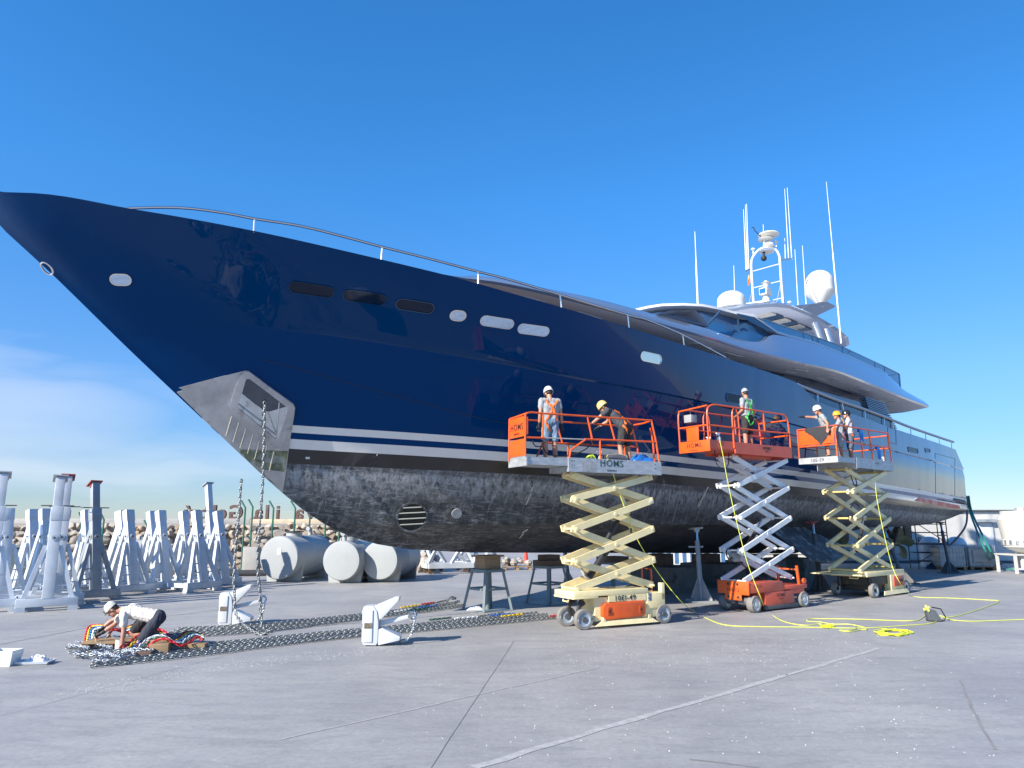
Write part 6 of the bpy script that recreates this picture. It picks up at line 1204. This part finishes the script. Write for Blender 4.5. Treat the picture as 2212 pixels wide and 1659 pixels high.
b = MB(); b.box((-.6, -.5, 0), (.6, .5, 1.35)); b.box((-.66, -.56, 1.35), (.66, .56, 1.42)); o = b.build('cabinet', mat('cabinet_dark', (.04, .06, .07), .3, coat=.5), None, bevel=.03); o.location = D(66, 1200, 24.5).xy.to_3d(); tag(o, 'dark glossy cabinet behind the low boat stands at the far left', 'cabinet')
hp2 = thing('hopper', 'grey steel hopper with a dented chute among the middle boat stands', 'hopper', D(322, 1200, 29).xy.to_3d()); b = MB(); b.prism([(-.7, -.4, 1.5), (.7, -.4, 1.5), (.35, -.4, .6), (-.35, -.4, .6)], (0, .8, 0)); b.build('bin', galvs, hp2); b = MB(); 
for x in (-.4, .4): b.box((x-.04, -.35, 0), (x+.04, -.27, .8)); b.box((x-.04, .27, 0), (x+.04, .35, .8))
b.build('legs_frame', darkgrey, hp2)
eng = thing('outboard_machine', 'grey compressor with orange hoses between the boat stands', 'machine', D(385, 1200, 28.5).xy.to_3d()); b = MB(); b.lathe([(0, .2), (.3, .2), (.34, .5), (.3, 1.0), (.12, 1.3), (0, 1.32)], 16); b.build('housing', darkgrey, eng, smooth=True); b = MB(); b.tube([(-.3, -.3, .9), (-.5, -.4, .5), (-.2, -.5, .2), (.3, -.4, .1)], .05, 8); b.build('hose', mat('orange_hose', (.5, .12, .05), .6), eng, smooth=True)
# ------------------------------------------------------------------ grey tanks
grp = mat('grey_fibreglass', (.34, .36, .365), .5, var=.06, vs=1.5, bump=.25, bs=3)
def tank(label, xc, yc, Y, d, L, dirdeg, hatch):
    c = D(xc, yc, Y); rz = R(90-dirdeg); r = d/2; c.z = r+.10
    t = thing('storage_tank', label, 'tank', (c.x, c.y, 0), rz, 'grey fibreglass tanks'); cz = c.z
    b = MB(); b.lathe([(0, -.02), (r*.82, -.015), (r*.96, .0), (r, .05), (r, L*.44), (r*1.015, L*.45), (r*1.015, L*.48), (r, L*.49), (r, L-.05), (r*.95, L), (0, L)], 48, c=(0, 0, cz), ax='x'); b.build('shell', grp, t, smooth=True, ang=30)
    for x in (.42, L-.5):
        b = MB(); P = [(x, -r*.86, 0), (x, r*.86, 0), (x, r*.96, cz-r*.25)]+[(x, r*math.cos(u)*.99, cz+r*math.sin(u)*.99) for u in [R(v) for v in range(-15, -166, -15)]]+[(x, -r*.96, cz-r*.25)]; b.prism(P, (.16, 0, 0)); b.build('saddle', grp, t, bevel=.01)
    b = MB(); b.cyl((L*.36, 0, cz+r-.06), (L*.36, 0, cz+r+.12), .30, n=28); nk = b.build('manhole', grp, t, smooth=True)
    if hatch: b = MB(); b.cyl((L*.36, 0, cz+r+.13), (L*.36, 0, cz+r+.17), .36, n=28); b.build('manhole_lid', black, nk)
    b = MB(); b.tube(smoothpath([(L*.8 if hatch else .25, 0, cz+r-.05), (L*.8 if hatch else .25, 0, cz+r+.16), (L*.8-.06 if hatch else .2, 0, cz+r+.24), (L*.8-.22 if hatch else .05, 0, cz+r+.25)], 4), .085, 12); b.build('vent_elbow', grp, t, smooth=True)
    if hatch: b = MB(); b.box((-.035, -.10, cz+.12), (-.028, .06, cz+.34)); b.build('paper_label', mat('paper', (.75, .75, .74), .6, dirt=(.1, .1, .1), ds=25, dth=.62), t)
tank('largest grey tank, on the left, with a black manhole lid and paper label', 602, 1206, 27.5, 1.58, 2.9, 12.5, True)
tank('middle grey tank between the largest one and the keel stands', 737, 1211, 27.0, 1.42, 2.3, 8, False)
tank('rightmost grey tank, its top hidden by the hull', 820, 1213, 27.4, 1.40, 2.9, 10, False)
# ------------------------------------------------------------------ wheeled white trusses under the hull
def truss(label, x, y, rz, grp_='wheeled white steel trusses'):
    t = thing('wheeled_truss', label, 'trolley', G(x, y), rz, grp_)
    for a_, c_ in (((-1, -.5, .34), (1, -.5, .34)), ((-1, .5, .34), (1, .5, .34)), ((-1, -.5, .34), (-1, .5, .34)), ((1, -.5, .34), (1, .5, .34))): b = MB(); b.beam(a_, c_, .16, .2); b.build('base_rail', galvp, t)
    for a_, c_ in (((-1, -.5, .44), (-.3, -.3, 1.7)), ((1, -.5, .44), (.3, -.3, 1.7)), ((-.9, .5, .44), (.2, .3, 1.7)), ((.9, .5, .44), (-.2, .3, 1.7)), ((0, -.5, .44), (.9, 0, 1.6)), ((0, .5, .44), (-.9, 0, 1.6))): b = MB(); b.beam(a_, c_, .12, .12); b.build('brace', galvp, t)
    for x_ in (-.9, .9):
        for y_ in (-.45, .45): b = MB(); b.lathe([(0, -.03), (.11, -.03), (.12, 0), (.11, .03), (0, .03)], 16, c=(x_, y_, .12), ax='y'); b.box((x_-.03, y_-.045, .12), (x_+.03, y_+.045, .25)); b.build('caster', mat('rusty_caster', (.16, .10, .07), .7, metal=.3), t)
truss('nearer white truss on casters seen under the forefoot of the hull', 968, 1238, R(20)); truss('left white truss on casters right of the grey tanks', 905, 1234, R(-25)); truss('right white truss on casters just left of the front keel stand', 1030, 1231, R(60))
# rubble pallet and traffic cones beyond the keel
t = palletish('wood pallet heaped with rubble beyond the keel stands', G(1117, 1230), R(3)); t.scale = (1.5, 1.5, 1.3)
b = MB(); rd = random.Random(8)
for i in range(14): b.ball((rd.uniform(-.6, .6), rd.uniform(-.25, .25), .25+rd.uniform(0, .25)), rd.uniform(.08, .2), 8, sc=(1, 1, .8))
o = b.build('rubble', mat('rubble', (.35, .32, .28), .9, var=.4, vs=2), None, smooth=True, fix=False); o.location = G(1117, 1230); tag(o, 'heap of rubble and scrap on the wood pallet', 'rubble', kind='stuff')
b = MB(); b.box((-.22, -.22, 0), (.22, .22, .03)); b.cyl((0, 0, .03), (0, 0, .9), .15, .04, n=20); o = b.build('traffic_cone', mat('cone_red', (.7, .07, .05), .5), None, smooth=True); o.location = G(1136, 1216); tag(o, 'red traffic cone behind the rubble pallet', 'traffic cone')
bn = thing('low_building', 'long low white building far behind the keel with dark doorways', 'building', (0, 62, 0)); b = MB(); b.box((-7, 0, 0), (20, 6, 3.2)); b.build('wall', mat('far_white_wall', (.6, .6, .58), .8), bn)
for i in range(10): b = MB(); b.box((-6+i*2.6, -.05, 0), (-4.9+i*2.6, -.003, 2.2)); b.build('doorway', mat('doorway_dark', (.03, .035, .04), .7), bn)
aw = thing('container', 'blue and white striped container side beyond the concrete keel blocks', 'container', G(1475, 1224)); b = MB(); b.box((-2.0, 0, .1), (3.5, 1.5, 1.35)); b.build('body', mat('container_white', (.6, .63, .66), .6), aw)
for i in range(14): b = MB(); b.box((-1.95+i*.39, -.02, .15), (-1.76+i*.39, -.002, 1.34)); b.build('stripe', mat('stripe_blue', (.05, .14, .32), .6), aw)
# ------------------------------------------------------------------ supports under the keel
def keelstand(label, c, rz, blocks):
    t = thing('keel_stand', label, 'keel stand', c, rz, 'steel keel stands')
    b = MB(); b.box((-.32, -.32, .93), (.32, .32, 1.0)); b.build('top_plate', standgrey, t, bevel=.006)
    for x in (-1, 1):
        for y in (-1, 1): b = MB(); b.beam((x*.44, y*.44, .0), (x*.28, y*.28, .94), .06, .06, up=(x, y, 0)); b.build('leg', standgrey, t)
    b = MB(); b.cyl((0, 0, 0), (0, 0, .94), .065, n=16); b.build('centre_post', standgrey, t, smooth=True)
    for x0, y0, x1, y1 in ((-1, -1, 1, -1), (1, -1, 1, 1), (1, 1, -1, 1), (-1, 1, -1, -1)): b = MB(); b.beam((x0*.36, y0*.36, .52), (x1*.36, y1*.36, .52), .03, .05); b.build('cross_rail', standgrey, t)
    b = MB(); b.box((-.5, -.5, 0), (.5, .5, .012)); b.build('base_plate', standgrey, t)
    for lb, sz_, z0, m, a in blocks: o = slab('timber_block', lb, 'timber', Vector(c)+Vector((0, 0, z0)), 0, sz_, m, rz+a)
kp = lambda s, b_=0.: Vector((KEEL[0]+s*.743+b_*.669, KEEL[1]+s*.669-b_*.743, 0))
keelstand('front keel stand with one big pale timber block on top', (-.62, 19.0, 0), R(38), [('big pale timber block on the front keel stand', (.50, .44, .30), 1.0, timber, 0), ('flat pale plank between the big timber block and the keel', (.68, .52, .045), 1.302, timber, R(4))])
keelstand('second keel stand topped with dark red-brown timbers', (1.02, 20.55, 0), R(40), [('lower red-brown timber on the second keel stand', (.70, .56, .15), 1.0, oldwood, 0), ('upper short brown timber on the second keel stand', (.48, .4, .14), 1.152, oldwood, R(3))])
keelstand('third keel stand behind the near scissor lift', (3.05, 22.5, 0), R(40), [('wide old timber on the third keel stand', (.8, .6, .16), 1.0, oldwood, 0)])
for i, (s_, lb) in enumerate(((6.5, 'nearest'), (9.3, 'second'), (12.2, 'third'), (15.0, 'farthest'))):
    zt = 1.36-s_*.0283; slab('concrete_block', '%s big dark concrete block under the keel' % lb, 'concrete block', kp(s_, .35), 0, (1.45, 1.7, .78), concrete, R(42), .02); slab('timber_block', 'old timber packing on the %s concrete block' % lb, 'timber', kp(s_, .1)+Vector((0, 0, .782)), 0, (.9, .6, zt-.80), oldwood, R(42))
def prop(label, base, top, headm, m=mat('prop_grey', (.33, .35, .36), .5, metal=.3, dirt=(.2, .18, .16), ds=5, dth=.6)):
    t = thing('boat_prop', label, 'boat prop', (base.x, base.y, 0), 0, 'steel props leaning against the hull'); d = Vector((top.x-base.x, top.y-base.y, top.z)); ax = d.normalized()
    b = MB(); b.cyl((0, 0, .05), d*.80, .068, n=16); b.build('pole', m, t, smooth=True); b = MB(); b.cyl(d*.78, d*.97, .045, n=14); b.build('screw', steel, t, smooth=True)
    for k in range(4): a = R(90*k+40); b = MB(); u = Vector((math.cos(a), math.sin(a), 0)); w_ = Vector((-u.y, u.x, 0))*.012; b.prism([u*.06-w_, u*.36-w_, u*.36-w_+Vector((0, 0, .08)), ax*.66+u*.07-w_], w_*2); b.build('gusset', m, t)
    b = MB(); b.box((-.36, -.36, 0), (.36, .36, .05)); b.box((-.38, -.1, .0), (.38, .1, .08)); b.build('foot_plate', m, t)
    b = MB(); e = d*.97; b.beam(e+Vector((-.17, -.1, .0)), e+Vector((.13, .1, .02)), .26, .05); b.prism([e+Vector((-.14, -.09, 0)), e+Vector((.10, .06, 0)), e+Vector((0, 0, -.17))], (.03, -.04, 0)); b.build('head_pad', headm, t)
    b = MB(); e = d*.72; b.beam(e+Vector((-.26, 0, 0)), e+Vector((.16, 0, 0)), .05, .05); b.build('lock_bar', m, t)
    return t
PB = lambda x, y, b_: WP(L3(*(lambda q: (q[0], b_, q[1]))(sb(x, y, b_))))
prop('steel prop between the near and middle lifts, head pad against the hull', G(1516, 1300), D(1503, 1137, 21.4), galvs)
prop('steel prop with a dull red head pad behind the middle lift', G(1774, 1281), D(1754, 1124, 24.3), rustred, darkgrey)
prop('dark steel prop right behind the far lift', Vector((14.2, 27.0, 0)), D(1908, 1140, 27.9), darkgrey, darkgrey)
prop('steel prop under the stern in front of the plastic cube tanks', G(2053, 1239), D(2031, 1126, 34.0), darkgrey, darkgrey)
prop('steel prop on the far side of the keel, left of the near lift', Vector((1.9, 24.6, 0)), Vector((1.6, 23.6, 1.9)), darkgrey); prop('steel prop on the far side of the keel, right of the near lift', Vector((4.3, 25.6, 0)), Vector((4.1, 24.9, 1.9)), darkgrey)
# ------------------------------------------------------------------ right background: white building, tanks, scaffold, cooling tower
bw = mat('cabin_white', (.50, .50, .48), .7, var=.06)
cb = thing('white_building', 'long low white site building with a flat roof edge, right of the stern', 'building', (0, 41.6, 0)); b = MB(); b.box((11, 0, 0), (36, 4, 2.70)); wl_ = b.build('wall', bw, cb); b = MB(); b.box((10.9, -.06, 2.70), (36.1, 4.1, 2.80)); b.build('roof_edge', galvs, cb)
b = MB(); b.cyl((20, -.1, 2.83), (36, -.1, 2.83), .06, n=8); b.build('roof_pipe', darkgrey, cb)
x0, x1 = D(2116, 1200, 41.6).x, D(2150, 1200, 41.6).x; b = MB(); b.box((x0, -.05, .28), (x1, -.003, 2.15)); dr = b.build('door', mat('door_white', (.7, .71, .72), .5), cb)
b = MB(); b.box((x0-.05, -.07, .25), (x0, -.003, 2.2)); b.box((x1, -.07, .25), (x1+.05, -.003, 2.2)); b.build('door_frame', galvs, dr); b = MB(); b.box((x0+.1, -.09, 1.15), (x0+.16, -.05, 1.3)); b.build('handle', darkgrey, dr); b = MB(); b.box((x0-.1, -.35, 2.2), (x1+.1, -.003, 2.36)); b.build('door_canopy', galvs, cb)
for z in (.2, .42): b = MB(); b.box((11, -.04, z), (x0-.2, -.003, z+.05)); b.build('wall_trim', galvs, cb)
text('lettering', 'quits', .46, inkm, cb, face_y(D(2027, 1168, 41.6).x, -.01, D(2027, 1168, 41.6).z), bold=.006); text('lettering', 'P', .46, inkm, cb, face_y(D(1986, 1168, 41.6).x, -.01, D(1986, 1168, 41.6).z), bold=.006)
b = MB(); b.box((10.5, -1.2, 0), (30, -1.0, .14)); b.build('kerb_rail', darkgrey, cb)
def ibc(label, c, rz):
    t = thing('cube_tank', label, 'cube tank', c, rz, 'caged plastic cube tanks on pallets')
    b = MB(); b.box((-.57, -.47, .16), (.57, .47, 1.08)); b.build('bottle', mat('cloudy_plastic', (.46, .49, .49), .4, var=.2, vs=3), t, bevel=.08)
    for z in (.16, .36, .58, .8, 1.0, 1.12): b = MB(); b.tube([(-.6, -.5, z), (.6, -.5, z), (.6, .5, z), (-.6, .5, z), (-.6, -.5, z)], .011, 5); b.build('cage_hoop', galvs, t)
    b = MB()
    for i in range(9):
        x = -.6+.15*i; t_ = MB(); t_.tube([(x, -.505, .14), (x, -.505, 1.12)], .010, 5); t_.build('cage_bar', galvs, t)
    for x in (-.5, 0, .5): b = MB(); b.box((x-.07, -.5, 0), (x+.07, .5, .12)); b.build('pallet_foot', timber, t)
    b = MB(); b.box((-.6, -.5, .12), (.6, .5, .145)); b.build('pallet_deck', timber, t); return t
ibc('left caged plastic cube tank behind the stern prop', G(2050, 1230), R(-3)); i2 = ibc('right caged plastic cube tank with a grey plate on its front', G(2112, 1230), R(-3)); b = MB(); b.box((-.42, -.53, .38), (.22, -.515, .92)); b.build('front_plate', galvs, i2)
for lb, x in (('left white domed tank showing above the cube tanks', 2009), ('right white domed tank showing above the cube tanks', 2066)):
    q = D(x, 1180, 37.5); b = MB(); b.lathe([(0, 0), (.5, 0), (.5, .9), (.47, 1.15), (.36, 1.36), (.18, 1.46), (0, 1.48)], 24); o = b.build('domed_tank', mat('dome_white', (.66, .7, .74), .4), None, smooth=True); o.location = (q.x, q.y, 0); tag(o, lb, 'tank')
sc = thing('scaffold_tower', 'dark tube scaffold tower with braces under the stern', 'scaffold', Vector((G(2010, 1228).x, G(2010, 1228).y, 0)), R(-5)); SW, SD, SHt = .72, .45, 2.42
for x in (-SW, SW):
    for y in (-SD, SD): b = MB(); b.cyl((x, y, 0), (x, y, SHt), .026, n=8); b.build('standard', darkgrey, sc)
for z in (.35, .75, 1.15, 1.7, 2.1):
    for a_, c_ in (((-SW, -SD, z), (SW, -SD, z)), ((-SW, SD, z), (SW, SD, z)), ((-SW, -SD, z), (-SW, SD, z)), ((SW, -SD, z), (SW, SD, z))): b = MB(); b.cyl(a_, c_, .022, n=6); b.build('ledger', darkgrey, sc)
for a_, c_ in (((-SW, -SD, 2.2), (SW, -SD, 1.2)), ((-SW, -SD, .3), (SW, -SD, 1.15)), ((0, -SD, 1.15), (SW, -SD, .2))): b = MB(); b.cyl(a_, c_, .02, n=6); b.build('diagonal', darkgrey, sc)
b = MB(); b.box((-SW, -SD, 1.17), (SW, SD, 1.21)); b.build('platform_board', darkgrey, sc)
crumple('tarpaulin', 'heap of blue and dark tarpaulin at the foot of the scaffold', 'tarpaulin', G(2030, 1229), 1.2, .5, .45, mat('navy_tarp', (.02, .05, .12), .6, dirt=(.03, .2, .5), ds=2, dth=.5), 0, 6)
ct = thing('cooling_tower', 'white bottle-shaped cooling tower on a steel bench at the right edge', 'cooling tower', (D(2219, 1200, 32.8).x, 32.8, 0)); b = MB(); b.lathe([(.25, .80), (.62, .98), (.86, 1.12), (.86, 1.18), (.90, 1.20), (.90, 1.42), (.86, 1.44), (.94, 2.0), (.98, 2.3), (.93, 2.42), (.84, 2.52), (.82, 2.68), (0, 2.7)], 40); sh_ = b.build('shell', mat('tower_white', (.56, .56, .53), .4, coat=.3, var=.03), ct, smooth=True, ang=30)
b = MB(); b.lathe([(.905, 1.21), (.905, 1.41)], 20, cap=False); b.build('louvre_band', mat('louvre_dark', (.12, .15, .18), .4, dirt=(.4, .42, .45), ds=9, dth=.52), sh_, fix=False); b = MB(); b.cyl((0, 0, 2.7), (0, 0, 2.82), .28, .24, n=18); b.build('fan_motor', galvs, sh_)
b = MB(); b.tube([(.97*math.cos(R(250)), .99*math.sin(R(250)), z) for z in (2.3, 2.0, 1.5, 1.2)], .012, 5); b.build('joint_line', darkgrey, sh_)
M_ = Matrix.Translation((-.33, -.90, 1.60)) @ Matrix.Rotation(R(-18), 4, 'Z') @ Matrix.Rotation(R(90), 4, 'X'); text('lettering', 'KI', .22, inkm, sh_, M_, bold=.004)
for x in (-.95, .95):
    for y in (-.6, .6): b = MB(); b.box((x-.05, y-.05, 0), (x+.05, y+.05, .80)); b.build('leg', bw, ct)
b = MB(); b.box((-1.02, -.66, .76), (1.02, .66, .82)); b.box((-.95, -.64, .16), (.95, -.58, .24)); b.build('bench_top', bw, ct); b = MB(); b.box((-.62, -.5, .2), (-.2, -.2, .74)); b.build('control_box', bw, ct, bevel=.02)
def hose(name, label, cat, pts, r, m): b = MB(); b.tube(smoothpath(pts, 7), r, 8); return tag(b.build(name, m, None, smooth=True), label, cat)
tp = WP(L3(*(lambda q: (q[0], 3.4, q[1]))(sb(2088, 1072, 3.4))))
hg = mat('hose_green', (.02, .20, .15), .5)
hose('water_hose', 'thick green hose running from the transom to the cooling tower', 'hose', [tp, D(2096, 1108, tp.y+.5), D(2117, 1163, 33.6), D(2134, 1200, 33.4), G(2152, 1222), G(2172, 1230), G(2186, 1232)], .045, hg)
hose('water_hose', 'second green hose hanging just right of the first', 'hose', [tp+Vector((.1, 0, 0)), D(2100, 1108, tp.y+.5), D(2126, 1163, 33.9), D(2146, 1200, 33.7), G(2164, 1219), G(2180, 1228), G(2195, 1230)], .045, hg)
hose('drain_hose', 'brown hose curving from the stern down into the left cube tank', 'hose', [tp+Vector((-.05, 0, -.3)), D(2089, 1115, tp.y), D(2086, 1135, 35.2), D(2076, 1152, 35.0), D(2060, 1170, 34.9), D(2050, 1180, 34.9)], .045, mat('hose_brown', (.16, .10, .10), .6))
# ------------------------------------------------------------------ yellow power cables
ZR = lambda pts: Zc(pts, 3072, 1950, .46293)
def cable(label, air, gr, Y0, Y1):
    P = [D(x, y, lerp(Y0, Y1, i/max(1, len(air)-1))) for i, (x, y) in enumerate(air)]+[G(x, y)+Vector((0, 0, .012)) for x, y in gr]
    return hose('power_cable', label, 'cable', P, .0085, rope)
q1 = at1(.62, -.06, 3.5)
cable('yellow cable trailing from the near lift platform to the ground', [(1310, 985), (1318, 1000), (1328, 1035), (1345, 1085), (1362, 1130), (1382, 1175), (1410, 1220), (1440, 1262), (1475, 1303)], [(1500, 1322), (1535, 1341), (1572, 1352), (1640, 1355), (1740, 1356), (1860, 1358), (1960, 1352), (2010, 1348), (2028, 1340)], q1.y, 16.9)
q2 = at2(-.9, -.05, 4.1)
cable('yellow cable trailing from the middle lift platform to the coil on the ground', [(1555, 952), (1562, 985), (1570, 1030), (1585, 1101), (1609, 1197), (1626, 1248), (1645, 1295)], [(1655, 1318), (1681, 1338), (1709, 1348), (1741, 1352), (1769, 1349), (1778, 1352)], q2.y, 18.0)
q3 = at3(.9, -.05, 4.0)
cable('yellow cable trailing from the far lift platform out to the right', [(1889, 1004), (1892, 1060), (1899, 1103), (1914, 1173), (1929, 1228), (1946, 1262)], [(1964, 1283), (1984, 1290.6), (2059, 1293), (2134, 1297), (2158, 1300), (2121, 1315.6), (2071, 1330.6), (2034, 1336)], q3.y, 22.0)
gnd = lambda pts: [G(x, y)+Vector((0, 0, .012+.012*(i % 2))) for i, (x, y) in enumerate(ZR(pts))]
hose('power_cable', 'yellow cable looping from the black cable box along the ground to the coil', 'cable', gnd([(1400, 1062), (1370, 1095), (1320, 1140), (1250, 1160), (1100, 1155), (800, 1148), (450, 1138), (350, 1143), (345, 1160), (450, 1172), (560, 1185), (700, 1192), (820, 1210), (850, 1235), (800, 1235), (700, 1255), (620, 1240), (700, 1245), (780, 1215)]), .0085, rope)
hose('power_cable', 'yellow cable running from the black cable box to the right edge', 'cable', gnd([(1430, 1120), (1500, 1120), (1560, 1140), (1620, 1157), (1800, 1160), (2212, 1150), (2400, 1148)]), .0085, rope)
rd = random.Random(12)
for lb, cx, cy, w, n in (('small bundled coil of yellow cable on the ground', 515, 1210, 60, 5), ('large loose tangle of yellow cable on the ground', 1080, 1262, 150, 9)):
    P = []
    for k in range(n*9): a = k/9*2*math.pi; P.append((cx+w*math.cos(a)*(.55+.45*rd.random())+.25*w*math.sin(k*.13), cy+w*.17*math.sin(a)*(.55+.6*rd.random())))
    hose('cable_coil', lb, 'cable', [G(x, y)+Vector((0, 0, .012+.03*rd.random())) for x, y in ZR(P)], 0.009, mat('bright_yellow_cable', (.78, .82, .03), .45))
bx = thing('cable_box', 'black carry-frame cable box with yellow plugs on the ground', 'cable box', G(2018, 1342), R(-10)); b = MB(); b.prism([(-.14, -.10, .02), (.14, -.10, .02), (.02, -.10, .24), (-.16, -.10, .24)], (0, .2, 0)); b.build('box', mat('box_black', (.08, .09, .10), .5), bx, bevel=.01)
b = MB(); b.tube([(-.16, 0, .02), (.22, 0, .02), (.24, 0, .10), (.16, 0, .27), (-.02, 0, .30)], .014, 8); b.build('carry_frame', black, bx, smooth=True); b = MB(); b.cyl((-.2, -.02, .24), (-.08, -.02, .30), .03, n=10); b.cyl((-.12, -.12, .22), (-.16, -.04, .34), .022, n=10); b.build('plug', mat('plug_yellow', (.7, .75, .1), .5), bx, smooth=True)
